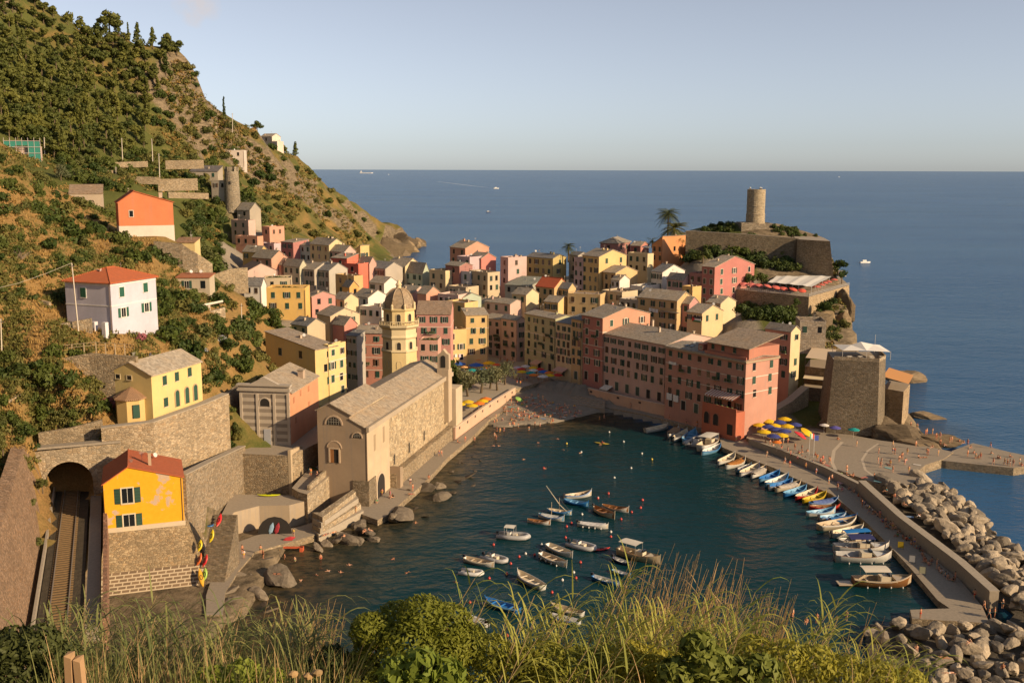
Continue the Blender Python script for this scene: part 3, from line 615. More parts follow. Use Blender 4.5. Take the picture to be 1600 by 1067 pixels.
# ---------------------------------------------------------------- houses: building them
SHUT = (.022, .065, .042)
CONC_ = plain((.30, .25, .19), .9, name='balcony slab'); IRON_ = plain((.10, .085, .07), .5, name='balcony iron')
WCACHE = {}
def window_mesh(kind, w, h, sur, sh):
    k = (kind, round(w, 2), round(h, 2), sur, sh)
    if k in WCACHE: return WCACHE[k]
    b = MB(); b.mi = 0                                   # -y is outward
    b.box(-w / 2, w / 2, -.03, .05, -h / 2, h / 2)
    b.mi = 1
    f = .07
    if kind != 'dark':
        for x in (-w / 2, -f / 2, w / 2 - f): b.box(x, x + f, -.06, -.028, -h / 2, h / 2)
        for z in (-h / 2, h / 2 - f): b.box(-w / 2 + f, w / 2 - f, -.06, -.028, z, z + f)
    b.mi = 2
    if sur:
        s = .14
        for x in (-w / 2 - s, w / 2): b.box(x, x + s, -.07, .05, -h / 2 - s, h / 2 + s)
        b.box(-w / 2, w / 2, -.07, .05, h / 2, h / 2 + s)
    b.box(-w / 2 - .12, w / 2 + .12, -.16, .05, -h / 2 - .16, -h / 2 - .04)
    me = b.mesh('window', [glassmat(), plain((.55, .52, .45), .5, name='window frame'), plain((.55, .44, .33) if not sur else sur, .85, name='window surround')])
    WCACHE[k] = me; return me
def shutter_mesh(w, h, col):
    k = ('sh', round(w, 2), round(h, 2), col)
    if k in WCACHE: return WCACHE[k]
    b = MB(); b.box(-w / 2, w / 2, -.05, 0, -h / 2, h / 2); b.mi = 1
    for i in range(5):
        z = -h / 2 + h * (i + .5) / 5; b.box(-w / 2 + .06, w / 2 - .06, -.065, -.048, z - h * .07, z + h * .07)
    me = b.mesh('shutter', [plain(col, .65, name='shutter paint'), plain(mul(col, .75), .65, name='shutter slats')])
    WCACHE[k] = me; return me
def add_window(root, loc, rz, w=1.0, h=1.55, kind='closed', sur=None, col=SHUT, split=True):
    wo = link('window', window_mesh('dark' if kind == 'dark' else 'glass', w, h, sur, 0), root, loc, (0, 0, rz))
    if kind == 'closed':
        for s in (-1, 1): link('shutter', shutter_mesh(w / 2 - .015, h, col), wo, (s * w / 4, -.065, 0))
    elif kind == 'open':
        for s in (-1, 1): link('shutter', shutter_mesh(w / 2, h, col), wo, (s * (w * .75 + .05 + (.14 if sur else 0)), -.02, 0), (0, 0, s * .12))
    elif kind == 'half':
        link('shutter', shutter_mesh(w / 2, h, col), wo, (-w / 4, -.065, 0))
        link('shutter', shutter_mesh(w / 2, h, col), wo, (w * .72, -.12, 0), (0, 0, .6))
    return wo
def roof_profile(kind, L, h, r, ro=0):
    """top line (u, z) across the roof; L = span"""
    if kind == 'g': return [(-L / 2, h), (L * ro, h + r), (L / 2, h)]
    if kind == 'up': return [(-L / 2, h), (L / 2, h + r)]
    if kind == 'dn': return [(-L / 2, h + r), (L / 2, h)]
def build_house(d):
    rs = random.Random(d['label'])
    W, D, h, r = d['W'], d['D'], d['h'], d['rise']
    root = thing('house', d['label'], 'house', d['c'], R(d['yaw']))
    d['root'] = root
    wm = plaster(d['wall']) if not d.get('stonewall') else stone(d['wall'])
    mats = [wm, plaster(d['rwall']) if d.get('rwall') else wm]
    base = -7.0
    k = d['roof']; b = MB()
    if k in ('p', 'shedb'):
        tp = roof_profile('g' if k == 'p' else 'up', D, h, r, d.get('ro', 0)); ax = 0; L = W
    elif k in ('q', 'shedl', 'shedr'):
        tp = roof_profile({'q': 'g', 'shedl': 'dn', 'shedr': 'up'}[k], W, h, r, d.get('ro', 0)); ax = 1; L = D
    else: tp = None
    if tp:
        half = (D if ax == 0 else W) / 2
        prof = [(-half, base)] + tp + [(half, base)]
        b.extr(prof, -L / 2, L / 2, ax)
        if d.get('rwall') and ax == 0: b.m[1] = 1
        b.obj('wall', mats, root)
        t_, o = .2, .32
        def ext(p, q):
            v = Vector((p[0] - q[0], p[1] - q[1])); v.normalize(); return (p[0] + v.x * o, p[1] + v.y * o)
        up = [ext(tp[0], tp[1])] + tp[1:-1] + [ext(tp[-1], tp[-2])]
        lo = [(u, z + .012) for u, z in up]; hi = [(u, z + t_) for u, z in up]
        rb = MB(); 
        for i in range(len(up) - 1):
            rb.extr([lo[i], lo[i + 1], hi[i + 1], hi[i]], -L / 2 - .22, L / 2 + .22, ax)
        rm = tiles(d['roofc'], ax) if d.get('tile') else slate(d['roofc'])
        if d.get('tile'):       # ridge and verge tiles stand a little proud
            for (u, z) in (tp[1:-1]):
                p0 = (-L / 2 - .25, u, z + t_) if ax == 0 else (u, -L / 2 - .25, z + t_); p1 = (L / 2 + .25, u, z + t_) if ax == 0 else (u, L / 2 + .25, z + t_)
                rb.tube([p0, p1], .14, 6)
        rf = rb.obj('roof', [rm], root)
    elif k == 'hip':
        b.box(-W / 2, W / 2, -D / 2, D / 2, base, h); b.obj('wall', mats, root)
        o = .45; x, y = W / 2 + o, D / 2 + o
        rl = max(0.4, abs(W - D) / 2)
        rg = [(-rl, 0), (rl, 0)] if W >= D else [(0, -rl), (0, rl)]
        rb = MB(); z0 = h + .01
        vs = [(-x, -y, z0), (x, -y, z0), (x, y, z0), (-x, y, z0), (-x, -y, z0 + .18), (x, -y, z0 + .18), (x, y, z0 + .18), (-x, y, z0 + .18), (*rg[0], z0 + r + .18), (*rg[1], z0 + r + .18)]
        if W >= D: fs = [(0, 3, 2, 1), (0, 1, 5, 4), (1, 2, 6, 5), (2, 3, 7, 6), (3, 0, 4, 7), (4, 5, 9, 8), (5, 6, 9), (6, 7, 8, 9), (7, 4, 8)]
        else: fs = [(0, 3, 2, 1), (0, 1, 5, 4), (1, 2, 6, 5), (2, 3, 7, 6), (3, 0, 4, 7), (4, 5, 8), (5, 6, 9, 8), (6, 7, 9), (7, 4, 8, 9)]
        rb.add(vs, fs)
        for a_, c_ in ((4, 8), (5, 8 if W < D else 9), (6, 9), (7, 9 if W < D else 8), (8, 9)): rb.tube([vs[a_], vs[c_]], .12, 6)
        rf = rb.obj('roof', [tiles(d['roofc']) if d.get('tile') else slate(d['roofc'])], root)
    else:                       # flat terrace roof with a parapet
        b.box(-W / 2, W / 2, -D / 2, D / 2, base, h - .25)
        p = .22
        b.box(-W / 2, W / 2, -D / 2, -D / 2 + p, h - .25, h + r); b.box(-W / 2, W / 2, D / 2 - p, D / 2, h - .25, h + r)
        b.box(-W / 2, -W / 2 + p, -D / 2 + p, D / 2 - p, h - .25, h + r); b.box(W / 2 - p, W / 2, -D / 2 + p, D / 2 - p, h - .25, h + r)
        b.obj('wall', mats, root)
        rb = MB(); rb.box(-W / 2 + p, W / 2 - p, -D / 2 + p, D / 2 - p, h - .247, h - .1)
        for i in range(rs.randint(1, 3)):       # tables, pots and a stair head on the terrace
            px_, py_ = rs.uniform(-.3, .3) * W, rs.uniform(-.3, .3) * D; s_ = rs.uniform(.25, .5)
            rb.box(px_ - s_, px_ + s_, py_ - s_ * .7, py_ + s_ * .7, h - .1, h + rs.uniform(.4, .8))
        rf = rb.obj('roof', [plain((.30, .23, .17), .9, name='terrace paving', var=.3)], root)
        rl = MB()
        for sx in (-1, 1):
            rl.tube([(sx * (W / 2 - .1), -D / 2 + .1, h + r), (sx * (W / 2 - .1), -D / 2 + .1, h + r + .5)], .025, 4)
        rl.tube([(-W / 2 + .1, -D / 2 + .1, h + r + .5), (W / 2 - .1, -D / 2 + .1, h + r + .5)], .025, 4)
        rl.obj('railing', [plain((.12, .11, .1), .5, name='iron')], root)
    # chimneys
    for i in range(d.get('chim', 0)):
        cx_, cy_ = rs.uniform(-.36, .36) * W, rs.uniform(-.25, .3) * D
        cb = MB(); zt = h + r + rs.uniform(.3, .8); cb.box(cx_ - .3, cx_ + .3, cy_ - .3, cy_ + .3, h + .3, zt); cb.mi = 1; cb.box(cx_ - .38, cx_ + .38, cy_ - .38, cy_ + .38, zt, zt + .12)
        cb.box(cx_ - .1, cx_ + .1, cy_ - .3, cy_ + .3, zt + .12, zt + .3)
        cb.obj('chimney', [plaster(d['wall'] if rs.random() < .6 else (.5, .4, .3)), slate((.2, .17, .14))], rf)
    sur = (.60, .50, .38) if d.get('sr') else None
    for spec in [s for s in d['wins'].split(',') if s]:
        side = spec[0]; nr, nc = [int(v) for v in spec[1:].split('x')]
        span = W if side == 'f' else D
        near = d['c'].y < 345 or d.get('sh')
        ww = min(1.2, span / nc * .48); wh = ww * 1.6 if ww > .8 else 1.4
        avail = h - 1.2; sp = min(3.55, avail / nr) if not d.get('gf') else (h - 4.6) / nr
        for i in range(nr):
            for j in range(nc):
                if rs.random() < .06 and nr > 2 and side == 'r': continue
                u = -span / 2 + span * (j + .5) / nc + rs.uniform(-.1, .1) * span / nc
                z = h - .75 - wh / 2 - sp * i
                if z < 1.2 - 2: continue
                kd = rs.choice(('closed', 'closed', 'closed', 'open', 'open', 'half', 'dark') if d.get('sh') else ('closed', 'closed', 'open', 'dark', 'dark'))
                if d.get('so') and rs.random() < .4: kd = 'open'
                cc = SHUT if rs.random() < .8 else rs.choice(((.06, .035, .02), (.03, .05, .04), (.10, .05, .025)))
                hh = wh * (.8 if (nr >= 4 and i == 0) else 1)
                if side == 'f': add_window(root, (u, -D / 2, z), 0, ww, hh, kd, sur, cc)
                elif side == 'r': add_window(root, (W / 2, u, z), PI / 2, ww, hh, kd, sur, cc)
                else: add_window(root, (-W / 2, u, z), -PI / 2, ww, hh, kd, sur, cc)
    for i in range(1 + (rs.random() < .6) + (W * D > 120)):          # aerials, dishes, vents
        ax_, ay_ = rs.uniform(-.4, .4) * W, rs.uniform(-.3, .35) * D; zr = h + (r * max(0, 1 - abs(ay_) / (D / 2)) if k == 'p' else r * .5 if k != 'flat' else 0)
        kd = rs.random(); ab = MB()
        if kd < .5:
            hh_ = rs.uniform(1.6, 2.8); ab.tube([(0, 0, 0), (0, 0, hh_)], .03, 4)
            for q in range(4): ab.box(-.45 + .07 * q, .45 - .07 * q, -.02, .02, hh_ - .15 * q - .05, hh_ - .15 * q)
            ab.obj('aerial', [plain((.32, .29, .26), .5, name='aerial metal')], root, loc=(ax_, ay_, zr), rot=(0, 0, rs.uniform(0, 3)))
        elif kd < .75:
            ab.lathe([(.02, 0), (.25, .04), (.42, .14)], 10); ab.tube([(0, 0, 0), (0, 0, -.9)], .03, 4); ab.obj('satellite_dish', [plain((.5, .48, .45), .5, name='dish')], root, loc=(ax_, ay_, zr + .9), rot=(1.1, 0, rs.uniform(-1, 1)))
        else:
            ab.box(-.3, .3, -.3, .3, -.4, .9); ab.box(-.4, .4, -.4, .4, .9, 1.02); ab.obj('chimney', [plaster((.46, .36, .26))], rf, loc=(ax_, ay_, zr))
    if d.get('sh') and rs.random() < .8 and 'f' in d['wins'] and h > 12:
        for i in range(rs.randint(1, 3)):
            u, z = rs.uniform(-.32, .32) * W, h - 3.0 - rs.choice((3.3, 6.6, 3.4)); bb = MB(); w_ = rs.uniform(1.6, 2.8)
            bb.box(u - w_ / 2, u + w_ / 2, -D / 2 - .8, -D / 2, z, z + .12); bb.mi = 1
            for q in range(8): bb.tube([(u - w_ / 2 + w_ * q / 7, -D / 2 - .77, z + .12), (u - w_ / 2 + w_ * q / 7, -D / 2 - .77, z + 1)], .02, 3)
            bb.box(u - w_ / 2, u + w_ / 2, -D / 2 - .8, -D / 2 - .75, z + 1, z + 1.05)
            for q in range(3): bb.mi = 2; bb.lathe([(.14, z + .13), (.22, z + .4), (.3, z + .7), (.05, z + .95)], 6, u - w_ * .3 + q * w_ * .3, -D / 2 - .5)
            bb.obj('balcony', [CONC_, IRON_, plain((.06, .10, .03), .8, name='potted plant')], root)
    for zb in d.get('bands', ()):
        bb = MB(); z = h - zb
        bb.box(-W / 2 - .05, W / 2 + .05, -D / 2 - .05, -D / 2 + .04, z, z + .2); bb.box(W / 2 - .04, W / 2 + .05, -D / 2 + .04, D / 2, z, z + .2)
        bb.obj('string_course', [plaster((.62, .54, .44))], root)
    if D > 3.5 and rs.random() < .5:
        pb = MB(); pb.tube([(W / 2 - .25, -D / 2 - .08, h - .1), (W / 2 - .25, -D / 2 - .08, -2)], .06, 5); pb.obj('drainpipe', [plain((.16, .10, .07), .6, name='drainpipe')], root)
    return root
for d in HS: build_house(d)
KEY = {d['key']: d for d in HS if d.get('key')}
def local(d, p):
    """world point -> the house's own frame"""
    q = p - d['c']; return Vector((q.dot(d['e']), q.dot(d['n']), q.z))
# ---------------------------------------------------------------- quays, pier, square
CONC = plain((.27, .225, .17), .9, .2, name='worn concrete', var=.35)
CONC2 = plain((.33, .28, .215), .9, .2, name='pale concrete', var=.35)
PEACH = plaster((.55, .36, .25), .6)
STW = stone((.30, .235, .155), .55)
STD = stone((.22, .175, .12), .5)
STL = stone((.36, .29, .20), .7)
IRON = plain((.10, .085, .07), .5, name='iron')
def pz(pts, Z): return [P2(x, y, Z) for x, y in pts]
def quay(name, pts, Z, z0=-3.0, mat=CONC, side=STW, extra=None):
    b = MB(); pl = extra or pz(pts, Z)
    b.mi = 1; b.prism(pl, z0, Z); b.m[-len(pl) - 1] = 0
    return b.obj(name, [mat, side], kind='structure')
EDGE = [(935, 634), (1000, 646), (1080, 666), (1124, 682), (1128, 698), (1180, 720), (1208, 730), (1240, 746), (1300, 772), (1355, 817), (1390, 852), (1425, 890), (1465, 937), (1484, 950)]
WALLB = [(858, 606), (900, 616), (950, 629), (1018, 645), (1082, 659), (1130, 674)]
INNER = [(1535, 947), (1500, 905), (1407, 832), (1340, 772), (1290, 745), (1236, 722), (1175, 698)]
quay('quay', EDGE + [(1422, 952), (1425, 966), (1546, 973)] + INNER + [(1165, 672)] + WALLB[::-1] + [(880, 618), (905, 624)], 1.2)
quay('street', None, 3.4, -1, CONC, extra=pz(WALLB, 1.2) + pz([(1110, 640), (1000, 605), (905, 582), (850, 575), (845, 592)], 3.4))
quay('square', None, 3.5, -1, CONC2, extra=pz([(858, 606)], 1.2) + pz([(850, 575), (830, 565), (765, 550), (700, 572), (670, 600), (690, 650)], 3.5) + pz([(709, 685), (803, 620), (830, 612)], 1.2))
quay('footpath', [(800, 634), (765, 655), (735, 685), (700, 714), (660, 757), (603, 806), (590, 812), (556, 800), (560, 785), (600, 770), (650, 725), (690, 695), (712, 687), (796, 626)], 1.2)
quay('pier_square', [(1166, 684), (1236, 707), (1290, 727), (1350, 748), (1372, 756), (1405, 764), (1436, 750), (1432, 738), (1446, 726), (1474, 717), (1490, 706), (1450, 697), (1376, 688), (1280, 670), (1230, 660), (1180, 660)], 2.1)
quay('jetty', [(1470, 719), (1478, 720), (1584, 731), (1625, 724), (1625, 716), (1578, 706), (1520, 692), (1488, 704)], 1.9)
# pale paving rings on the square
for pts, w in (([(1372, 693), (1356, 704), (1347, 718), (1352, 734), (1366, 744)], .55), ([(1316, 690), (1303, 704), (1300, 722), (1306, 735)], .8)):
    c_ = [Vector((*P2(x, y, 2.1), 2.104)) for x, y in pts]; b = MB(); vs = []
    for i, p in enumerate(c_):
        d_ = (c_[min(i + 1, len(c_) - 1)] - c_[max(0, i - 1)]).normalized(); s_ = Vector((-d_.y, d_.x, 0)) * w / 2
        vs += [p - s_, p + s_]
    b.add(vs, [(2 * i, 2 * i + 1, 2 * i + 3, 2 * i + 2) for i in range(len(c_) - 1)]); b.obj('paving_band', [plain((.42, .35, .26), .9, name='pale paving')], kind='structure')
def wall_line(name, pts, Z, height, thick, mats, label, cat='wall', group=None, cop=None, notch=None, z0=-2):
    """a wall along picture points given on level Z"""
    c_ = [Vector((*P2(x, y, Z), 0)) for x, y in pts]
    return wall_world(name, c_, [Z + height] * len(c_) if not hasattr(height, '__len__') else [Z + q for q in height], thick, mats, label, cat, group, cop, notch, z0)
def wall_world(name, c_, tops, thick, mats, label, cat='wall', group=None, cop=None, notch=None, z0=-2):
    o = sum(c_, Vector()) / len(c_); o.z = (z0 if not hasattr(z0, '__len__') else min(z0)); o = Vector((o.x, o.y, 0))
    root = thing(name, label, cat, o, 0, group)
    b = MB(); L_, R_ = [], []
    for i, p in enumerate(c_):
        d_ = (c_[min(i + 1, len(c_) - 1)] - c_[max(0, i - 1)]); d_.z = 0; d_.normalize(); s_ = Vector((-d_.y, d_.x, 0)) * thick / 2
        L_.append(p - o + s_); R_.append(p - o - s_)
    zz = z0 if hasattr(z0, '__len__') else [z0] * len(c_)
    for i in range(len(c_) - 1):
        q = [L_[i], L_[i + 1], R_[i + 1], R_[i]]
        b.prism([(p.x, p.y) for p in q], [zz[i], zz[i + 1], zz[i + 1], zz[i]], [tops[i], tops[i + 1], tops[i + 1], tops[i]])
    b.obj('masonry', mats, root)
    if cop:
        cb = MB(); k_ = 1 + .16 / thick
        for i in range(len(c_) - 1):
            mid = [(L_[j] + R_[j]) / 2 for j in (i, i + 1)]
            q = [mid[0] + (L_[i] - mid[0]) * k_, mid[1] + (L_[i + 1] - mid[1]) * k_, mid[1] + (R_[i + 1] - mid[1]) * k_, mid[0] + (R_[i] - mid[0]) * k_]
            t_ = [tops[i] + .004, tops[i + 1] + .004, tops[i + 1] + .004, tops[i] + .004]
            cb.prism([(p.x, p.y) for p in q], t_, [z + .15 for z in t_])
        cb.obj('coping', [cop], root)
    if notch:
        for i in range(len(c_) - 1):
            A, B = L_[i], L_[i + 1]; n_ = max(1, int((B - A).length / notch)); rz = math.atan2((B - A).y, (B - A).x)
            for j in range(n_):
                f = (j + .5) / n_; p = A.lerp(B, f); q = R_[i].lerp(R_[i + 1], f); t_ = tops[i] + (tops[i + 1] - tops[i]) * f
                nb = MB(); nb.box(-.5, .5, -thick / 2 - .03, thick / 2 + .03, -.3, .3); nb.obj('drain_opening', [plain((.06, .045, .035), .9, name='dark opening')], root, loc=((p.x + q.x) / 2, (p.y + q.y) / 2, t_ - .75), rot=(0, 0, rz))
    return root
wall_line('parapet_wall', WALLB, 1.2, [2.4, 2.8, 3.0, 3.1, 3.2, 3.2], .6, [PEACH], 'long pink plastered wall with dark openings below the house row', cop=plaster((.58, .44, .33)), notch=7.5)
wall_line('parapet_wall', [(710, 686), (758, 650), (804, 621)], 1.2, 3.0, .6, [PEACH], 'pink plastered wall with dark openings between olive trees and beach', cop=plaster((.58, .44, .33)), notch=5.5)
wall_line('pier_wall', [(1346, 768), (1407, 825), (1500, 898), (1552, 946)], 1.2, 2.4, 1.5, [plain((.30, .25, .185), .9, .2, name='pier concrete', var=.3)], 'thick grey concrete wall between the pier walkway and the boulders', cop=CONC2)
wall_line('ledge_wall', [(1172, 694), (1236, 717), (1290, 739), (1346, 767)], 1.2, 1.35, .9, [CONC2], 'low concrete ledge between the quay and the paved square', cop=CONC2)
# rocky core under the boulders
b = MB(); pl = pz([(1352, 752), (1405, 762), (1440, 750), (1478, 760), (1515, 788), (1560, 840), (1640, 885), (1700, 1100), (1380, 1100), (1352, 1000), (1360, 975), (1440, 985), (1560, 985), (1585, 960)], .3)
b.prism(pl, -4, .35); b.obj('rubble', [rockmat((.2, .17, .13), 'rubble')], kind='structure')
# steps down from the wall to the beach
for i in range(4):
    b = MB(); pl = pz([(862, 608 + i * 2.4), (905, 620 + i * 2.4), (945, 631 + i * 1.8), (945, 634 + i * 1.8), (900, 624 + i * 2.6), (856, 612 + i * 2.4)], 1.2); b.prism(pl, -1, 2.3 - i * .28); b.obj('steps', [CONC], kind='structure')
# railway: bed, sleepers, two rails
def strip(name, px1, px2, Z, w, h, mat, kind='structure', **kw):
    a, c_ = Vector((*P2(*px1, Z), Z)), Vector((*P2(*px2, Z), Z)); d_ = (c_ - a).normalized(); s_ = Vector((-d_.y, d_.x, 0)) * w / 2
    b = MB(); b.prism([tuple((a + s_)[:2]), tuple((c_ + s_)[:2]), tuple((c_ - s_)[:2]), tuple((a - s_)[:2])], Z - .5, Z + h); return b.obj(name, [mat], kind=kind, **kw)
TRK0, TRK1 = Vector((*P2(98, 900, RAILZ), RAILZ)), Vector((*P2(112, 767, RAILZ), RAILZ))
TD = (TRK1 - TRK0).normalized(); TS = Vector((-TD.y, TD.x, 0))
T0 = TRK0 - TD * 22; T1 = TRK1 + TD * 40; TLEN = (T1 - T0).length
TRZ = math.atan2(TD.y, TD.x)
b = MB(); b.box(0, TLEN, -3.0, 2.6, -1, .04); b.obj('railway_bed', [rockmat((.085, .07, .05), 'ballast')], loc=T0, rot=(0, 0, TRZ), kind='structure')
tr = thing('railway_track', 'single railway track on timber sleepers running into the tunnel', 'railway track', T0, TRZ)
b = MB()
for i in range(int(TLEN / .95)): b.box(i * .95, i * .95 + .38, -1.55, 1.55, .045, .16)
b.obj('sleepers', [plain((.20, .125, .055), .9, name='timber sleeper', var=.4)], tr)
for s in (-1, 1):
    b = MB(); b.box(0, TLEN, s * 1.15 - .06, s * 1.15 + .06, .165, .33); b.obj('rail', [plain((.42, .36, .30), .35, metal=.6, name='rail steel')], tr)
b = MB(); b.box(0, TLEN - 26, -5.2, -3.4, -1, .55); b.obj('railway_platform', [CONC], loc=T0, rot=(0, 0, TRZ), kind='structure')
# tunnel mouth in a masonry wall
YT = 177.0
tc = TRK0 + TD * ((YT - TRK0.y) / TD.y)
tn = thing('tunnel_portal', 'arched stone railway tunnel mouth left of the yellow house', 'tunnel', (tc.x, tc.y, RAILZ), TRZ - PI / 2)
b = MB(); r_, n_ = 3.95, 14
pts = [(-r_, 0)] + [(-r_ * math.cos(PI * i / n_), 3.4 + r_ * math.sin(PI * i / n_)) for i in range(n_ + 1)] + [(r_, 0)]
pl = [(-13, -2), (-13, 9.4), (9, 10.0), (9, -2), (r_, -2)] + [(x, z) for x, z in pts[::-1]] + [(-r_, -2)]
b.extr(pl, 0, 1.4, 1); b.box(-13, 9, 1.42, 9.5, 9.0, 9.9); b.obj('face_wall', [STL], tn)
b = MB()
for i in range(n_):
    a0, a1 = PI * i / n_, PI * (i + 1) / n_
    q = [(-(r_ + .02) * math.cos(a0), 3.4 + (r_ + .02) * math.sin(a0)), (-(r_ + .02) * math.cos(a1), 3.4 + (r_ + .02) * math.sin(a1)), (-(r_ + .75) * math.cos(a1), 3.4 + (r_ + .75) * math.sin(a1)), (-(r_ + .75) * math.cos(a0), 3.4 + (r_ + .75) * math.sin(a0))]
    b.extr(q, -.12, .3, 1)
b.obj('arch_ring', [STL], tn)
b = MB(); dark = plain((.035, .028, .022), .95, name='tunnel lining')
vs = []; fs = []
for y in (1.4, 30): vs += [(x, y, z) for x, z in pts]
k_ = len(pts); fs = [(i, i + 1, k_ + i + 1, k_ + i) for i in range(k_ - 1)] + [tuple(range(k_, 2 * k_))]
b.add(vs, fs); b.obj('lining', [dark], tn)
b = MB(); b.box(-13, 9, -.35, 1.7, 10.02, 10.4); b.obj('coping', [CONC], tn)
# ---------------------------------------------------------------- church, bell tower, oratory
def arch_poly(w, h, n=8):
    return [(-w / 2, 0)] + [(-w / 2 * math.cos(PI * i / n), h - w / 2 + w / 2 * math.sin(PI * i / n)) for i in range(n + 1)] + [(w / 2, 0)]
def arch_part(name, root, loc, rz, w, h, mat, depth=.06, ring=None, rw=.2, bars=0):
    """an arched opening whose plane faces local -y"""
    b = MB(); b.extr(arch_poly(w, h), -depth, .05, 1)
    o = b.obj(name, [mat], root, loc=loc, rot=(0, 0, rz))
    if ring:
        rb = MB(); A = arch_poly(w + .02, h + .01)[1:-1]; B = arch_poly(w + 2 * rw, h + rw)[1:-1]
        for i in range(len(A) - 1): rb.extr([A[i], A[i + 1], B[i + 1], B[i]], -depth - .06, .05, 1)
        for s in (-1, 1): rb.box(min(s * w / 2, s * (w / 2 + rw)) + .005 * s, max(s * w / 2, s * (w / 2 + rw)) + .005 * s, -depth - .06, .05, 0, h - w / 2)
        rb.obj('arch_surround', [ring], o)
    if bars:
        bb = MB()
        for i in range(1, bars): bb.box(-w / 2 + w * i / bars - .03, -w / 2 + w * i / bars + .03, -depth - .03, -depth, 0, h * (.62 if i in (1, bars - 1) else .9))
        for z in (h * .35, h * .65): bb.box(-w / 2 * .9, w / 2 * .9, -depth - .03, -depth, z - .03, z + .03)
        bb.obj('window_bars', [plain((.3, .27, .22), .6, name='lead bars')], o)
    return o
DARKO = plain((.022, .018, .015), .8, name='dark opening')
CHA = R(-13.3)
ce = Vector((math.cos(CHA), math.sin(CHA), 0)); cn = Vector((-math.sin(CHA), math.cos(CHA), 0))
C0 = onZ(575, 785, 2.0); C0.z = 0
CHW, CHL = 10.8, 60.0
def zat(x, y, Y): return at(x, y, Y).z
zR = zat(571, 671, C0.y); zA = zat(519, 629, 206.5); zN = zat(550, 646, 205.2); zL = zat(499, 639, 207)
ch = thing('church', 'stone church on the water edge with slate roofs and an arched undercroft', 'church', C0, CHA)
FAC = plaster((.33, .245, .165), .8)
CST = stone((.42, .33, .215), .8, .4)
xa, xn = -CHW * .73, -CHW * .34
# front body
b = MB(); b.extr([(-CHW, -1), (-CHW, zL), (xa, zA), (xn, zN), (xn, zR + 1.9), (0, zR), (0, -1)], 0, 13, 1); b.obj('wall', [FAC], ch)
b = MB(); zr2 = zA - 1.6
b.extr([(-CHW, -1), (-CHW, zL - 1.2), (xa + 1.2, zr2), (xn, zR + 1.9), (0, zR), (0, -1)], 13, CHL, 1); b.obj('nave_wall', [CST], ch)
SR = slate((.30, .245, .18))
rb = MB()
for p, q in (((-CHW - .35, zL - .17), (xa, zA + .012)), ((xa, zA + .012), (xn + .55, zN - .3))): rb.extr([p, q, (q[0], q[1] + .22), (p[0], p[1] + .22)], -.25, 20, 1)
rb.obj('nave_roof', [SR], ch)
rb = MB(); rb.extr([(-CHW, zL - 1.15), (xa, zA - .02), (xn, zN - .02), (xn, zR + 2.2)], 13.05, 19.8, 1); rb.obj('clerestory_wall', [plaster((.55, .45, .30))], ch)
rb = MB()
for p, q in (((-CHW - .3, zL - 1.3), (xa + 1.2, zr2 + .012)), ((xa + 1.2, zr2 + .012), (xn + .1, zR + 1.95))): rb.extr([p, q, (q[0], q[1] + .2), (p[0], p[1] + .2)], 20.05, CHL + .2, 1)
rb.obj('rear_roof', [SR], ch)
rb = MB(); p, q = (xn + .02, zR + 1.93), (.1, zR + .03); rb.extr([p, q, (q[0], q[1] + .2), (p[0], p[1] + .2)], -.2, CHL + .2, 1); rb.obj('aisle_roof', [SR], ch)
rb = MB(); rb.box(.02, .62, -.3, CHL + .3, zR - .55, zR + .5); rb.obj('eaves_parapet', [plaster((.40, .32, .23))], ch)
# front: door, lunettes
arch_part('lunette_window', ch, (-CHW * .66, -.03, zat(525, 662, 206)), 0, 3.3, 1.7, glassmat(), ring=plaster((.48, .36, .25)), rw=.35, bars=6)
arch_part('small_lunette_window', ch, (-CHW * .19, -.03, zat(559, 683, 204.5)), 0, 1.9, 1.0, glassmat(), ring=plaster((.48, .36, .25)), rw=.25, bars=4)
dz = zat(524, 718, 206)
b = MB(); b.box(-.95, .95, -.05, .05, 0, 2.9); b.mi = 1; b.box(-.95, -.15, -.09, -.05, 0, 2.9)
do = b.obj('door', [DARKO, plain((.28, .12, .04), .6, name='oak')], ch, loc=(-CHW * .66, -.03, dz - .4))
b = MB()
for s in (-1.25, .95): b.box(s, s + .3, -.2, .05, 0, 2.9)
b.box(-1.25, 1.25, -.2, .05, 2.9, 3.2); b.obj('door_frame', [plaster((.5, .38, .26))], do)
arch_part('tympanum', ch, (-CHW * .66, -.03, dz + 2.85), 0, 2.9, 1.25, plaster((.36, .26, .17)), ring=plaster((.48, .36, .25)), rw=.22)
# side: plastered bay, blind windows, arch, buttress, gothic windows
rz = PI / 2
b = MB(); b.box(-.02, .12, -.1, 13, -1, zR - .6); b.obj('plaster_bay', [plaster((.50, .38, .25), .8)], ch)
for y, z in ((4.2, zat(589, 705, 207)), (9.6, zat(608, 690, 213))):
    b = MB(); b.box(-.5, .5, -.06, .02, 0, 3.4); b.obj('blind_window', [plaster((.36, .27, .17))], ch, loc=(.13, y, z), rot=(0, 0, rz))
arch_part('undercroft_arch', ch, (.14, 7.2, 1.2), rz, 4.4, 4.9, DARKO, ring=plaster((.48, .38, .27)), rw=.5)
for y in (16, 26, 37):
    arch_part('gothic_window', ch, (.03, y, 5.6), rz, .8, 2.4, DARKO, ring=STL, rw=.22)
b = MB(); b.extr([(13.2, -1), (13.2, 6), (15.0, 5.6), (15.0, -1)], 0.05, 2.4, 0); b.obj('buttress', [FAC], ch)
b = MB(); b.prism([(0.05, 13), (1.6, 13), (1.6, CHL - 2), (0.05, CHL - 2)], -1, 4.4); b.obj('plinth_wall', [STW], ch)
b = MB(); b.box(-3.2, .35, -.2, 4, -1, 6.6); b.obj('rough_base', [STD], ch)
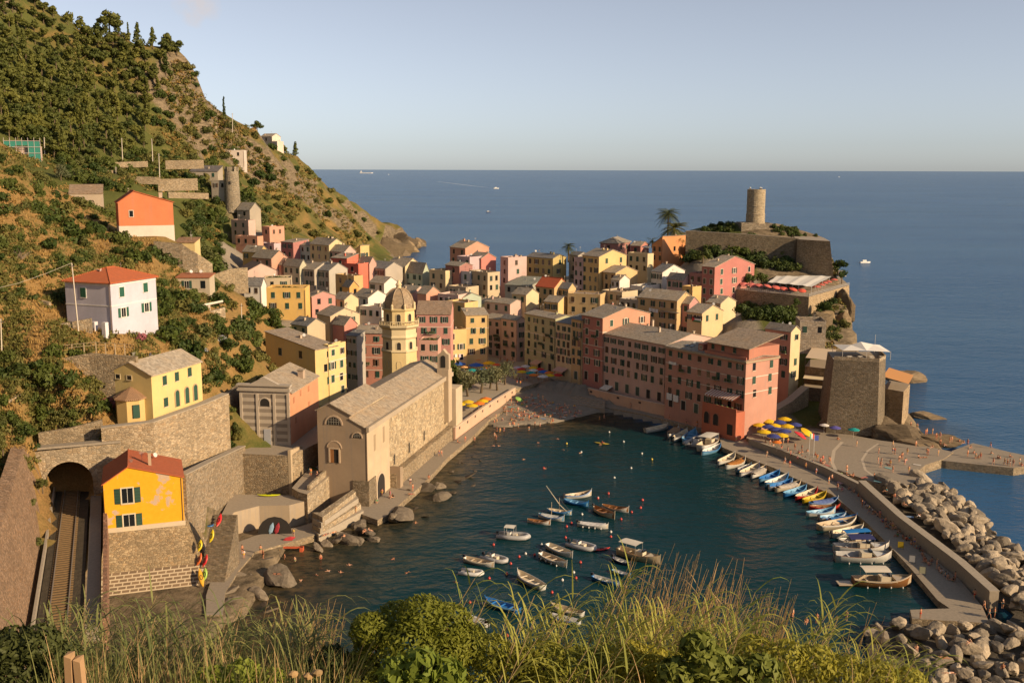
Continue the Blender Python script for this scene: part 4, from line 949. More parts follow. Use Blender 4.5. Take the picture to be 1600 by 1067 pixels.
# end block and bell gable at the far corner
b = MB(); b.box(-2.8, 2.2, CHL - 3, CHL + 3, -1, zR - 3.4); b.obj('apse_block', [plaster((.50, .40, .28), .8)], ch)
b = MB(); b.box(-1.8, 1.2, CHL - 6.2, CHL - 3.1, 6, zR + 2.2); b.extr([(-1.8, zR + 2.2), (1.2, zR + 2.2), (1.2, zR + 6.0), (.5, zR + 6.4), (-.3, zR + 7.4), (-1.1, zR + 6.4), (-1.8, zR + 6.0)], CHL - 5.8, CHL - 4.2, 1); b.obj('bell_gable', [plaster((.44, .34, .23), .8)], ch)
arch_part('bell_opening', ch, (-.3, CHL - 5.83, zR + 2.7), 0, 1.2, 3.1, DARKO)
# --- bell tower
YB = 284.0; tx = at(625, 585, YB)
z0 = zat(625, 592, YB)
tw = thing('bell_tower', 'pale yellow octagonal bell tower with a ribbed stone dome', 'bell tower', (tx.x, YB, z0), R(4))
CRMW = plaster((.62, .47, .23), .35); CRML = plaster((.62, .50, .30), .3)
def oc(r, zz): return (r, zz)
Zt = lambda y: zat(625, y, YB) - z0
r_ = 5.15
b = MB(); b.lathe([(r_ + .25, -12), (r_ + .25, Zt(586)), (r_, Zt(585)), (r_, Zt(547))], 8, a0=PI / 8); b.obj('lower_shaft', [CRMW], tw)
b = MB(); b.lathe([(r_ + .05, Zt(547)), (r_ + .3, Zt(546)), (r_ + .3, Zt(544)), (r_ - .25, Zt(543)), (r_ - .25, Zt(527)), (r_ + .1, Zt(525)), (r_ + .15, Zt(523)), (r_ - .1, Zt(521)), (r_ - .1, Zt(512)), (r_ + .75, Zt(508)), (r_ + .8, Zt(506)), (r_ + .8, Zt(505))], 8, a0=PI / 8); b.obj('upper_shaft', [CRML], tw)
bal = MB()
for k_ in range(8):
    a0, a1 = PI / 8 + k_ * PI / 4, PI / 8 + (k_ + 1) * PI / 4
    A, B = Vector((math.cos(a0), math.sin(a0), 0)) * (r_ + .65), Vector((math.cos(a1), math.sin(a1), 0)) * (r_ + .65)
    bal.tube([A + Vector((0, 0, Zt(505) + 1.05)), B + Vector((0, 0, Zt(505) + 1.05))], .11, 4)
    for i in range(7): p = A.lerp(B, i / 7); bal.tube([p + Vector((0, 0, Zt(505))), p + Vector((0, 0, Zt(505) + 1.0))], .09, 5)
bal.obj('balustrade', [CRML], tw)
rb_ = 4.55
b = MB(); b.lathe([(rb_, Zt(505) + .01), (rb_, Zt(484)), (rb_ + .45, Zt(482.5)), (rb_ + .5, Zt(481)), (rb_ - .2, Zt(480))], 8, a0=PI / 8); b.obj('belfry', [CRMW], tw)
for k_ in range(8):
    a = k_ * PI / 4
    arch_part('belfry_opening', tw, (math.cos(a) * rb_ * .924, math.sin(a) * rb_ * .924, Zt(503)), a + PI / 2, 1.15, Zt(488) - Zt(503), DARKO, ring=CRML, rw=.18)
    arch_part('shaft_opening', tw, (math.cos(a) * (r_ - .25) * .924, math.sin(a) * (r_ - .25) * .924, Zt(542.5)), a + PI / 2, 1.1, Zt(531) - Zt(542.5), DARKO, ring=CRML, rw=.16)
    arch_part('blind_arch', tw, (math.cos(a) * r_ * .924, math.sin(a) * r_ * .924, Zt(572)), a + PI / 2, 1.2, Zt(560) - Zt(572), CRMW, ring=CRML, rw=.1)
    b = MB(); b.lathe([(.35, 0), (.3, .9), (.42, 1.0), (.05, 1.6)], 8); b.obj('pinnacle', [CRML], tw, loc=(math.cos(a + PI / 8) * (rb_ + .05), math.sin(a + PI / 8) * (rb_ + .05), Zt(481)))
b = MB(); hd = Zt(450) - Zt(480); n_ = 9
b.lathe([(4.35 * math.cos(PI / 2 * i / n_ * .93) ** .85, Zt(480) + hd * math.sin(PI / 2 * i / n_ * .93) ** 1.0 / math.sin(PI / 2 * .93)) for i in range(n_ + 1)], 8, a0=PI / 8); b.obj('dome', [slate((.27, .205, .135))], tw)
b = MB()
for k_ in range(8):
    a = PI / 8 + k_ * PI / 4
    b.tube([(4.4 * math.cos(PI / 2 * i / n_ * .93) ** .85 * math.cos(a), 4.4 * math.cos(PI / 2 * i / n_ * .93) ** .85 * math.sin(a), Zt(480) + hd * math.sin(PI / 2 * i / n_ * .93) / math.sin(PI / 2 * .93)) for i in range(n_ + 1)], .13, 5)
b.obj('dome_ribs', [slate((.33, .25, .165))], tw)
b = MB(); b.lathe([(.75, Zt(451)), (.7, Zt(446)), (.95, Zt(445)), (.55, Zt(442)), (.1, Zt(437))], 8); b.obj('lantern', [CRML], tw)
# --- oratory with a striped stone front
OA = R(-7)
oe = Vector((math.cos(OA), math.sin(OA), 0)); on = Vector((-math.sin(OA), math.cos(OA), 0))
O0 = Vector((*P2(454, 696, 12.0), 12.0)); OW = 10.9
zT = zat(454, 612, O0.y) - 12.0
orr = thing('oratory', 'chapel with a grey striped stone front and a salmon side wall', 'chapel', O0, OA)
b = MB(); b.extr([(-OW, -6), (-OW, zT - .6), (-OW * .62, zT + 2.2), (0, zT - .6), (0, -6)], .4, 20, 1); b.obj('side_wall', [plaster((.56, .27, .15), .4)], orr)
b = MB(); nst = 15; gs = plaster((.46, .385, .30), .7); gd = plaster((.27, .22, .17), .7)
for i in range(nst):
    b.mi = i % 2; b.box(-OW, 0, .0 if i % 2 == 0 else .03, .39, -6 if i == 0 else zT * i / nst, zT * (i + 1) / nst)
b.obj('striped_front', [gs, gd], orr)
b = MB()
for f in (.02, .30, .64, .97): b.box(-OW * f - .28, -OW * f + .28, -.16, 0, 0, zT - .6)
b.obj('pilasters', [gs], orr)
b = MB(); b.box(-OW - .35, .35, -.45, 1.0, zT, zT + .5); b.box(-OW - .15, .15, -.2, .9, zT + .5, zT + 1.1); b.box(-OW - .45, .45, -.55, 1.0, zT + 1.1, zT + 1.45); b.obj('cornice', [plaster((.40, .34, .27), .6)], orr)
b = MB(); b.extr([(-OW * .78, zT + 1.46), (-OW * .2, zT + 1.46), (-OW * .49, zT + 3.0)], -.1, .7, 1); b.obj('pediment', [plaster((.40, .34, .27), .6)], orr)
rb = MB()
for p, q in (((-OW - .3, zT - .75), (-OW * .62, zT + 2.21)), ((-OW * .62, zT + 2.21), (.35, zT - .78))): rb.extr([p, q, (q[0], q[1] + .22), (p[0], p[1] + .22)], 1.05, 20.3, 1)
orf = rb.obj('roof', [SR], orr)
b = MB(); b.box(-2.4, -1.2, 13, 14.4, zT - .5, zT + 1.9); b.mi = 1; b.box(-2.6, -1.0, 12.8, 14.6, zT + 1.9, zT + 2.1); b.obj('chimney', [plaster((.4, .3, .22)), SR], orf)
arch_part('lunette_window', orr, (-OW * .49, -.02, zT * .72), 0, 2.1, 1.7, DARKO, ring=gs, rw=.25)
b = MB(); b.box(-.75, .75, -.08, .05, 0, 3.4); b.obj('door', [plain((.36, .36, .38), .7, name='grey door')], orr, loc=(-OW * .46, 0, 0))
for y, z in ((3, 8.6), (7.5, 9.2), (13, 9.0), (4, 4.0), (13, 5.4)):
    b = MB(); b.box(-.45, .45, -.05, .02, 0, 1.3); b.obj('blind_window', [plaster((.44, .20, .11))], orr, loc=(.03, y, z), rot=(0, 0, PI / 2))
# --- stone terraces in front of chapel and church
def block(name, label, pts, Z, z0, mats, cat='terrace', cop=None):
    pl = [Vector((*P2(x, y, Z), 0)) for x, y in pts]; o = sum(pl, Vector()) / len(pl)
    root = thing(name, label, cat, (o.x, o.y, z0)); b = MB(); b.mi = 1
    b.prism([tuple((p - o)[:2]) for p in pl], 0, Z - z0); b.m[1] = 0
    b.obj('masonry', mats, root)
    return root, o
PAV = plain((.30, .245, .18), .9, name='terrace paving', var=.3)
tA, _ = block('chapel_terrace', 'high stone terrace carrying the striped chapel', [(368, 708), (453, 712), (500, 690), (520, 655), (400, 660), (372, 690)], 12.0, -1, [PAV, STW])
b = MB(); 
tB, oB = block('church_terrace', 'stepped stone terrace before the church door', [(466, 768), (480, 772), (541, 722), (533, 706), (500, 712), (456, 762)], 7.0, -1, [PAV, STL])
wall_world('terrace_parapet', [Vector((*P2(482, 766, 7.0), 0)), Vector((*P2(531, 724, 7.0), 0)), Vector((*P2(536, 708, 7.0), 0))], [8.0, 8.6, 9.6], .5, [STL], 'curving parapet wall of the church terrace')
wall_world('stair_wall', [Vector((*P2(452, 712, 12.0), 0)), Vector((*P2(468, 700, 12), 0)), Vector((*P2(500, 712, 8), 0))], [13.2, 12.4, 9.2], .6, [plaster((.44, .34, .22), .8)], 'sloping stair wall between chapel terrace and church', z0=0)
for i in range(9):
    b = MB(); a, c_ = Vector((*P2(459 + i * 3.4, 700 + i * 2.2, 11.5 - i * .45), 0)), Vector((*P2(470 + i * 3.4, 696 + i * 2.2, 11.5 - i * .45), 0)); d_ = Vector((.3, -.95, 0)) * 1.1
    b.prism([tuple(a[:2]), tuple(c_[:2]), tuple((c_ + d_)[:2]), tuple((a + d_)[:2])], 0, 11.5 - i * .45); b.obj('steps', [CONC2], kind='structure')
# seating steps below the terrace wall, down to the water
for i in range(4):
    b = MB(); zz = 4.6 - i * 1.0
    b.prism(pz([(500 - i * 2, 800 + i * 9), (552 + i * 4, 764 + i * 9), (556 + i * 4, 768 + i * 10), (504 - i * 2, 808 + i * 9), (488, 800 + i * 9)], zz), -2, zz); b.obj('steps', [CONC2 if i % 2 else STL], kind='structure')
quay('landing', [(362, 850), (400, 836), (470, 822), (500, 812), (552, 790), (558, 800), (540, 812), (500, 833), (430, 853), (398, 862), (372, 892), (352, 925), (348, 960), (322, 960), (322, 930), (338, 880)], 1.3)
# wall under the chapel with a recess and grotto
gr, _ = block('grotto_wall', 'curved concrete wall with a dark boat grotto under the chapel terrace', [(362, 772), (474, 774), (476, 783), (452, 789), (405, 790), (366, 800), (352, 814), (345, 806)], 5.4, -1, [PAV, plaster((.36, .28, .19), 1.0)])
ga = onZ(430, 833, 1.3)
arch_part('grotto_opening', gr, ga - gr.location + Vector((0, -.2, 0)), R(4), 6.4, 3.4, DARKO)
# ---------------------------------------------------------------- details on particular houses
def fpt(d, x, y, side='f', out=0.0):
    """local place on a house's front ('f') or right ('r') wall seen at picture point x, y"""
    P = d['c'] - d['n'] * d['D'] / 2 if side == 'f' else d['c'] + d['e'] * d['W'] / 2
    nn = -d['n'] if side == 'f' else d['e']
    dr = Vector(ray(x, y)); O = Vector((0, 0, H)); t = (P - O).dot(nn) / dr.dot(nn)
    q = local(d, O + dr * t)
    return Vector((q.x, -d['D'] / 2 - out, q.z)) if side == 'f' else Vector((d['W'] / 2 + out, q.y, q.z))
def srot(side): return 0 if side == 'f' else PI / 2
def boxpart(name, root, loc, rz, dims, mat):
    b = MB(); x, y, z = dims; b.box(-x / 2, x / 2, -y, .04, 0, z); return b.obj(name, [mat], root, loc=loc, rot=(0, 0, rz))
def awning(root, loc, rz, w, dep, drop, cols, name='awning'):
    b = MB(); n = max(1, int(w / .45)) if len(cols) > 1 else 1
    for i in range(n):
        b.mi = i % len(cols); x0, x1 = -w / 2 + w * i / n, -w / 2 + w * (i + 1) / n
        b.add([(x0, 0, 0), (x1, 0, 0), (x1, -dep, -drop), (x0, -dep, -drop), (x0, -dep, -drop - .3), (x1, -dep, -drop - .3), (x0, 0, -.05), (x1, 0, -.05), (x1, -dep + .04, -drop - .05), (x0, -dep + .04, -drop - .05)], [(0, 1, 2, 3), (3, 2, 5, 4), (6, 7, 8, 9)])
    return b.obj(name, [plain(c, .85, .1, name='awning cloth') for c in cols], root, loc=loc, rot=(0, 0, rz))
DKG = SHUT
d = KEY['brick']; r = d['root']; W_, D_, h_ = d['W'], d['D'], d['h']
b = MB(); b.box(-W_ / 2 - .5, W_ / 2 + .5, -D_ / 2 - .55, D_ / 2, h_ - .45, h_ - .02); b.obj('cornice', [plaster((.40, .30, .2))], r)
ax = .07 * W_
b = MB(); b.box(ax - 2, W_ / 2, -D_ / 2 + 1.0, D_ / 2, h_, h_ + 3.2); b.box(ax - 2, W_ / 2 + .02, -D_ / 2 - .02, -D_ / 2 + .2, h_ + .05, h_ + 1.0); b.obj('attic_storey', [plaster(BRK)], r)
b = MB(); b.extr([(-D_ / 2 + .4, h_ + 3.0), (D_ / 2 + 1.0, h_ + 5.6), (D_ / 2 + 1.0, h_ + 5.8), (-D_ / 2 + .4, h_ + 3.2)], ax - 2.6, W_ / 2 + .5, 0); ar = b.obj('attic_roof', [slate((.28, .22, .16))], r)
for u in (ax, ax + 3.5, ax + 7.5): add_window(r, (u, -D_ / 2 + .98, h_ + 2.1), 0, .95, 1.3, 'closed')
b = MB(); b.box(ax - 5.4, ax - 3.6, -D_ / 2 + 1.2, -D_ / 2 + 4, h_ + .2, h_ + 2.2); b.obj('dormer', [plaster(BRK)], r); add_window(r, (ax - 4.5, -D_ / 2 + 1.18, h_ + 1.3), 0, .9, 1.0, 'glass')
for u in (-9.5, -7.6): 
    b = MB(); b.box(-.5, .5, -.7, .7, 0, .12); b.obj('skylight', [glassmat()], r, loc=(u, -D_ / 4, h_ + .62), rot=(.12, 0, 0))
p = fpt(d, 1130, 640); tw_ = 11.0
b = MB(); b.box(p.x - tw_ / 2 + 1.2, W_ / 2 + .3, -D_ / 2 - 3.4, -D_ / 2, -4, p.z + 1.0); b.box(p.x - tw_ / 2 + 1.2, W_ / 2 + .3, -D_ / 2 - 3.4, -D_ / 2 - 3.2, p.z + 1.0, p.z + 1.9); b.obj('terrace_block', [plaster((.44, .14, .08))], r)
TZ = p.z + 1.0
for u, w_ in ((p.x - 1.6, 4.6), (p.x + 3.4, 5.4)): awning(r, (u, -D_ / 2 - .02, TZ + 4.0), 0, w_, 3.0, 1.0, [(.62, .56, .48), (.36, .11, .07)])
for u in (p.x - 2.6, p.x + .6): arch_part('arched_door', r, (u, -D_ / 2 - 3.42, TZ - 4.6), 0, 1.7, 3.1, DARKO, ring=plaster((.36, .16, .1)), rw=.2)
b = MB(); b.box(-.9, .9, -.06, .05, 0, 2.8); b.obj('door', [DARKO], r, loc=(p.x + 5.4, -D_ / 2 - 3.42, -2.4))
for i in range(6): 
    bb = MB(); bb.lathe([(.28, 0), (.2, .35), (.34, .4), (.42, .8), (.1, 1.1)], 7); bb.obj('planter', [plain((.05, .09, .025), .8, name='potted plant')], r, loc=(p.x - 3 + i * 1.7, -D_ / 2 - 3.0, TZ))
def sheets(d, pts, label, w=1.6, hh=1.7, col=(.68, .66, .62)):
    """laundry hung on a line under a window: things of their own"""
    for i, (x, y) in enumerate(pts):
        q = fpt(d, x, y, 'f', .35); wp = d['c'] + d['e'] * q.x + d['n'] * q.y + Vector((0, 0, q.z))
        b = MB(); n = 8
        vs = []
        for k in range(n + 1):
            for z in (0, -hh): vs.append((-w / 2 + w * k / n, .08 * math.sin(k * 1.7 + i) * (1 if z else .3), z + .05 * math.sin(k)))
        b.add(vs, [(2 * k, 2 * k + 1, 2 * k + 3, 2 * k + 2) for k in range(n)])
        b.obj('laundry', [plain(col, .9, .05, name='cotton')], label=label if isinstance(label, str) else label[i], cat='laundry', group='washing hung out to dry', loc=wp, rot=(0, 0, R(d['yaw'])))
sheets(d, [(1047, 614), (1057, 617)], ['left one of two white sheets under a window of the brick red house', 'right one of two white sheets under a window of the brick red house'], 2.0, 1.9)
sheets(d, [(1052, 565)], ['long white banner cloth hanging below the top row of windows of the brick red house'], 2.8, .8)
d = KEY['balcony']; r = d['root']
p = fpt(d, 1048, 487)
b = MB(); b.box(p.x - 3.5, p.x + 3.5, -d['D'] / 2 - 1.1, -d['D'] / 2, p.z - .2, p.z); b.obj('balcony_slab', [CONC], r)
b = MB()
for i in range(15): b.tube([(p.x - 3.4 + i * .486, -d['D'] / 2 - 1.05, p.z), (p.x - 3.4 + i * .486, -d['D'] / 2 - 1.05, p.z + 1)], .025, 4)
b.tube([(p.x - 3.45, -d['D'] / 2 - 1.05, p.z + 1), (p.x + 3.45, -d['D'] / 2 - 1.05, p.z + 1)], .035, 4); b.obj('railing', [IRON], r)
sheets(d, [(1017, 481), (1022, 482), (1027, 483)], ['leftmost white sheet hung under the yellow balcony house window', 'middle white sheet hung under the yellow balcony house window', 'rightmost white sheet next to the balcony of the yellow house'], 1.1, 1.2)
d = KEY['goldlow']
sheets(d, [], '')
d = KEY['gold']
for x, c_, lb in ((706, (.60, .12, .12), 'red shirt drying below a window of the golden house'), (712, (.66, .62, .58), 'white towel drying below a window of the golden house'), (718, (.5, .45, .5), 'grey cloth drying below a window of the golden house')):
    dd = KEY['goldlow']; q = fpt(dd, x, 553, 'r', .25); wp = dd['c'] + dd['e'] * q.x + dd['n'] * q.y + Vector((0, 0, q.z))
    b = MB(); b.box(-.03, .03, -.4, .4, -1.1, 0); b.obj('laundry', [plain(c_, .9, .05, name='cotton')], label=lb, cat='laundry', group='washing hung out to dry', loc=wp, rot=(0, 0, R(dd['yaw'])))
# flag on the buff house
d = KEY['flag']; q = fpt(d, 1089, 500, 'f', .3); wp = d['c'] + d['e'] * q.x + d['n'] * q.y + Vector((0, 0, q.z))
fl = thing('flag', 'flag with a red triangle and black, white and green stripes draped over a terrace rail', 'flag', wp, R(d['yaw']))
b = MB()
for i in range(3): b.mi = i; b.box(-1.7, 1.7, -.03, .03, .5 - i * .55, 1.05 - i * .55)
b.obj('stripes', [plain((.04, .04, .04), .9), plain((.62, .60, .56), .9), plain((.05, .16, .07), .9)], fl)
b = MB(); b.add([(-1.7, -.05, 1.05), (-1.7, -.05, -.6), (-.5, -.05, .22), (-1.7, -.032, 1.05), (-1.7, -.032, -.6), (-.5, -.032, .22)], [(0, 1, 2), (3, 5, 4), (0, 2, 5, 3), (2, 1, 4, 5), (1, 0, 3, 4)]); b.obj('triangle', [plain((.45, .03, .03), .9)], fl)
# shop awnings under the house row
for nm, x, y, w_, cols in (('green', 842, 563, 4.0, [(.50, .33, .24)]), ('row2', 880, 574, 5.0, [(.50, .32, .25)]), ('pink', 952, 602, 3.6, [(.62, .58, .5)])):
    dd = {'green': HS[0], 'row2': HS[1], 'pink': HS[4]}[nm]; q = fpt(dd, x, y, 'f', .02); awning(dd['root'], q, 0, w_, 2.4, .9, cols)
for dd in HS[:6]:                     # street doors and shop fronts
    rs = random.Random(dd['label']); n = max(1, int(dd['W'] / 4.2)); gl = max(.0, 3.45 - dd['c'].z)
    for j in range(n):
        if dd is KEY['brick'] and j > n / 2: continue
        u = -dd['W'] / 2 + dd['W'] * (j + .5) / n
        b = MB(); b.box(-.75, .75, -.05, .04, 0, 2.6); b.mi = 1
        b.box(-.95, -.75, -.08, .04, 0, 2.75); b.box(.75, .95, -.08, .04, 0, 2.75); b.box(-.75, .75, -.08, .04, 2.6, 2.75)
        b.obj('door', [DARKO if rs.random() < .7 else plain((.05, .08, .06), .7), plaster((.5, .42, .34))], dd['root'], loc=(u, -dd['D'] / 2, gl), rot=(0, 0, 0))
# railway house: two windows with white frames, chimney, peeling plaster
d = KEY['railway']; r = d['root']
for x, y in ((199, 774), (202, 815)): add_window(r, fpt(d, x, y), 0, 1.9, 2.7, 'open', (.6, .48, .3), SHUT)
m, t, b_ = nodes('peeling ochre plaster'); v = coords(t, 1)
f = noise_tex(t, v, .33, 6, .62); yel = mix(t, noise_tex(t, v, 1.5, 4, .7), (.60, .29, .015), (.72, .38, .03))
c = mix(t, ramp(t, f, [(.585, (0, 0, 0)), (.62, (1, 1, 1))]).outputs[0], yel, mix(t, noise_tex(t, v, 2.5, 4, .7), (.40, .28, .19), (.52, .38, .27)))
t.links.new(c, b_.inputs['Base Color']); b_.inputs['Roughness'].default_value = .95; b_.inputs['Specular IOR Level'].default_value = .1; bump(t, b_, f, .5, .08)
PEEL = m
for ch_ in r.children:
    if ch_.name.startswith('wall'): ch_.data.materials[0] = PEEL
    if ch_.name.startswith('roof'): rrf = ch_
b = MB(); b.box(-.25, .25, -.25, .25, 7.5, 11.6); b.mi = 1; b.box(-.35, .35, -.35, .35, 11.6, 11.75); b.obj('chimney', [plaster((.4, .3, .2)), CONC], rrf, loc=(1.2, -d['D'] * .2, 0))
b = MB(); b.box(-d['W'] / 2 - .2, d['W'] / 2 + .15, -d['D'] / 2 - .15, d['D'] / 2, -.9, -.1); b.obj('plinth', [plaster((.55, .45, .32))], r)
e, n, c0 = d['e'], d['n'], d['c']
top = [c0 + e * a * (d['W'] / 2 + .25) + n * q * (d['D'] / 2 + .3) for a, q in ((-1, -1), (1, -1), (1, 1), (-1, 1))]
bot = [c0 + e * a + n * q for a, q in ((-8.2, -13.0), (10.6, -13.4), (12.0, 9), (-8.2, 9))]
fd = thing('bastion_wall', 'tall battered stone bastion wall carrying the yellow railway house', 'wall', (c0.x, c0.y, 0))
def lerp_poly(A, B, f): return [tuple((p.lerp(q, f) - Vector((c0.x, c0.y, 0)))[:2]) for p, q in zip(A, B)]
zf = c0.z - .92
b = MB(); b.prism(lerp_poly(bot, top, .42), zf * .42, zf, lerp_poly(bot, top, 1)); b.obj('masonry', [stone((.30, .225, .135), .5)], fd)
m, t, b_ = nodes('brick revetment'); tcn = t.nodes.new('ShaderNodeTexCoord'); mp = t.nodes.new('ShaderNodeMapping'); mp.inputs['Rotation'].default_value = (R(90), 0, 0); t.links.new(tcn.outputs['Object'], mp.inputs[0])
bk = N(t, 'ShaderNodeTexBrick', i_Scale=1.0); bk.inputs['Color1'].default_value = (.20, .13, .075, 1); bk.inputs['Color2'].default_value = (.13, .085, .05, 1); bk.inputs['Mortar'].default_value = (.50, .40, .27, 1)
bk.inputs['Mortar Size'].default_value = .09; bk.inputs['Brick Width'].default_value = 1.25; bk.inputs['Row Height'].default_value = .5; t.links.new(mp.outputs[0], bk.inputs['Vector'])
t.links.new(mix(t, noise_tex(t, coords(t, 1), .6, 4, .7), bk.outputs[0], mix(t, .5, bk.outputs[0], (.1, .07, .04))), b_.inputs['Base Color']); b_.inputs['Roughness'].default_value = .95
b = MB(); b.prism(lerp_poly(bot, top, -.25), -3, zf * .42 - .02, [tuple(Vector((*p, 0)).lerp(Vector((*q, 0)), .0)[:2]) for p, q in zip(lerp_poly(bot, top, .415), lerp_poly(bot, top, .415))]); b.obj('brick_revetment', [m], fd)
# cream villa
d = KEY['cream']; r = d['root']
for x, y in ((277, 624), (292, 617), (305, 610)): q = fpt(d, x, y, 'r'); q.z = .2; arch_part('arched_door', r, q, PI / 2, 1.15, 3.2, plain(SHUT, .6, name='green door'), ring=plaster((.42, .30, .18)), rw=.22)
for x, y in ((257, 594), (276, 588), (296, 581)): add_window(r, fpt(d, x, y, 'r'), PI / 2, 1.15, 1.7, 'closed')
add_window(r, fpt(d, 259, 628, 'r'), PI / 2, 1.2, 1.7, 'closed')
for x, y in ((184, 588), (202, 590)): add_window(r, fpt(d, x, y), 0, 1.0, .75, 'dark', (.55, .45, .28))
q = fpt(d, 211, 650, 'f', 0); q.z = 0
b = MB(); b.lathe([(2.9, -4), (2.9, 3.4)], 8, q.x - .3, q.y - .4, PI / 8); b.obj('bay', [plaster((.58, .40, .16))], r)
b = MB(); b.lathe([(3.4, 3.3), (3.35, 3.5), (.1, 5.3)], 8, q.x - .3, q.y - .4, PI / 8); b.obj('bay_roof', [tiles((.30, .17, .09))], r)
b = MB(); b.box(-.6, .6, -.06, .05, 0, 2.5); b.obj('door', [plain(SHUT, .6, name='green door')], r, loc=(q.x + 2.1, q.y - 2.05, -.1), rot=(0, 0, PI / 4))
# lavender villa: white bands, porch piers
d = KEY['lavender']; r = d['root']
b = MB(); W_, D_, h_ = d['W'], d['D'], d['h']
for z in (h_ - 4.6, h_ - .45): b.box(-W_ / 2 - .06, W_ / 2 + .06, -D_ / 2 - .06, -D_ / 2 + .03, z, z + .25); b.box(W_ / 2 - .03, W_ / 2 + .06, -D_ / 2 + .03, D_ / 2, z, z + .25)
b.obj('string_course', [plaster((.66, .62, .58))], r)
b = MB()
for u in (W_ / 2 - 3.2, W_ / 2 - .6): b.box(u, u + .9, -D_ / 2 - 2.4, -D_ / 2 - 1.5, -4, 2.0)
b.obj('gate_piers', [plaster((.62, .58, .58))], r)
for x, y, sd, kd in ((130, 457, 'f', 'closed'), (190, 456, 'r', 'closed'), (227, 449, 'r', 'closed'), (193, 488, 'r', 'open'), (229, 480, 'r', 'open')): add_window(r, fpt(d, x, y, sd), srot(sd), 1.35, 1.9, kd, (.66, .62, .56), (.02, .10, .06))
# orange house: white basement, small window
d = KEY['orange']; r = d['root']
b = MB(); b.box(-d['W'] / 2 - .05, d['W'] / 2 + .05, -d['D'] / 2 - .06, d['D'] / 2, -6, 2.9); b.obj('basement_wall', [plaster((.62, .53, .44))], r)
add_window(r, fpt(d, 205, 334), 0, .9, 1.5, 'dark', (.6, .5, .4))
# planted terraces
def leafclump(n, rx, ry, rz, s, rng):
    b = MB()
    for i in range(n):
        a = rng.uniform(0, 2 * PI); u = rng.random() ** .5; z = rng.uniform(0, 1)
        p = Vector((rx * u * math.cos(a), ry * u * math.sin(a), rz * z * (1 - .5 * u * u)))
        d1 = Vector((rng.gauss(0, 1), rng.gauss(0, 1), rng.gauss(0, 1))).normalized(); d2 = d1.cross(Vector((rng.gauss(0, 1), rng.gauss(0, 1), rng.gauss(0, 1)))).normalized()
        k = s * rng.uniform(.6, 1.3); b.add([p - d1 * k, p + d2 * k * .5, p + d1 * k, p - d2 * k * .5], [(0, 1, 2, 3)])
    return b
LEAF = leafmat((.030, .055, .012), (.085, .115, .022), 'shrub leaves')
for kk, lb in (('pinklow', 'row of shrubs planted on the low pink house terrace'), ('roofgarden', 'potted greenery along the front of the yellow roof garden'), ('tents', 'climbing plants around the white tents terrace')):
    d = KEY[kk]; b = leafclump(260, d['W'] * .45, .8, 1.2, .35, random)
    b.obj('terrace_plants', [LEAF], label=lb, cat='plants', loc=d['c'] - d['n'] * (d['D'] / 2 - 1.2) + Vector((0, 0, d['h'] - .1)), rot=(0, 0, R(d['yaw'])))
# ---------------------------------------------------------------- castle and the rock
def wp(x, y, Y): return at(x, y, Y)
T = wp(1180, 347, 432); T.z -= 1
ct = thing('castle_tower', 'round stone castle tower on top of the rock', 'tower', T)
zt = zat(1180, 296, 432) - T.z; rd = 3.75
TW = stone((.38, .31, .21), .6, .4)
b = MB(); b.lathe([(rd + .15, -1), (rd + .15, 4.5), (rd, 4.6), (rd, zt * .52), (rd + .1, zt * .53), (rd, zt * .55), (rd, zt), (rd - .5, zt), (rd - .5, zt - .8)], 28); b.obj('shaft', [TW], ct)
b = MB(); b.box(-7.0, .2, -6.0, 4.5, -6, .9); b.box(.2, 5.0, -4.0, 4.5, -6, .4); b.box(5.0, 10, -3.0, 4, -6, .2); b.prism([(.2, -6), (10.5, -5), (10.5, -3.02), (.2, -4.02)], -6, [0, -3.4, -3.4, 0]); b.obj('base_block', [stone((.28, .23, .165), .6)], ct)
for a in (2.2, .9, -1.2):
    b = MB(); b.box(-.25, .25, -.25, .25, 0, .7); b.mi = 1; b.lathe([(.3, .7), (.38, .9), (.1, 1.2)], 8); b.obj('floodlight', [IRON, plain((.6, .6, .58), .4)], ct, loc=((rd - .3) * math.cos(a), (rd - .3) * math.sin(a), zt - .3))
CW = stone((.16, .13, .09), .6)
wall_world('castle_wall', [wp(1072, 361, 412), wp(1160, 366, 408), wp(1248, 373, 404)], [wp(1072, 361, 412).z, wp(1160, 366, 408).z, wp(1248, 373, 404).z], 1.2, [CW], 'long dark stone wall of the castle terrace above the trees', z0=30, cop=CONC)
def battered(name, label, tops, Z, bots, z0, mats, cat):
    o = sum(tops, Vector()) / len(tops); root = thing(name, label, cat, (o.x, o.y, z0)); b = MB(); b.mi = 1
    b.prism([tuple((p - o)[:2]) for p in bots], 0, Z - z0, [tuple((p - o)[:2]) for p in tops]); b.m[1] = 0; b.obj('masonry', mats, root); return root, o
def pv(pts, Z): return [Vector((*P2(x, y, Z), 0)) for x, y in pts]
ZB = wp(1246, 374, 402).z
tp = pv([(1246, 374), (1297, 377)], ZB); dd = Vector((4, 22, 0)); tp = tp + [tp[1] + dd, tp[0] + dd]
bt = [tp[0] + Vector((-.5, -1.5, 0)), tp[1] + Vector((2.5, -1.5, 0)), tp[2] + Vector((3, 1, 0)), tp[3]]
battered('castle_bastion', 'broad sloping stone bastion at the seaward end of the castle', tp, ZB, bt, 24, [PAV, stone((.27, .205, .13), .55)], 'bastion')
ZR = wp(1264, 464, 350).z
tp = pv([(1150, 452), (1264, 464), (1327, 446), (1312, 432), (1190, 432)], ZR)
bt = [p + (p - sum(tp, Vector()) / 5).normalized() * .8 for p in tp]
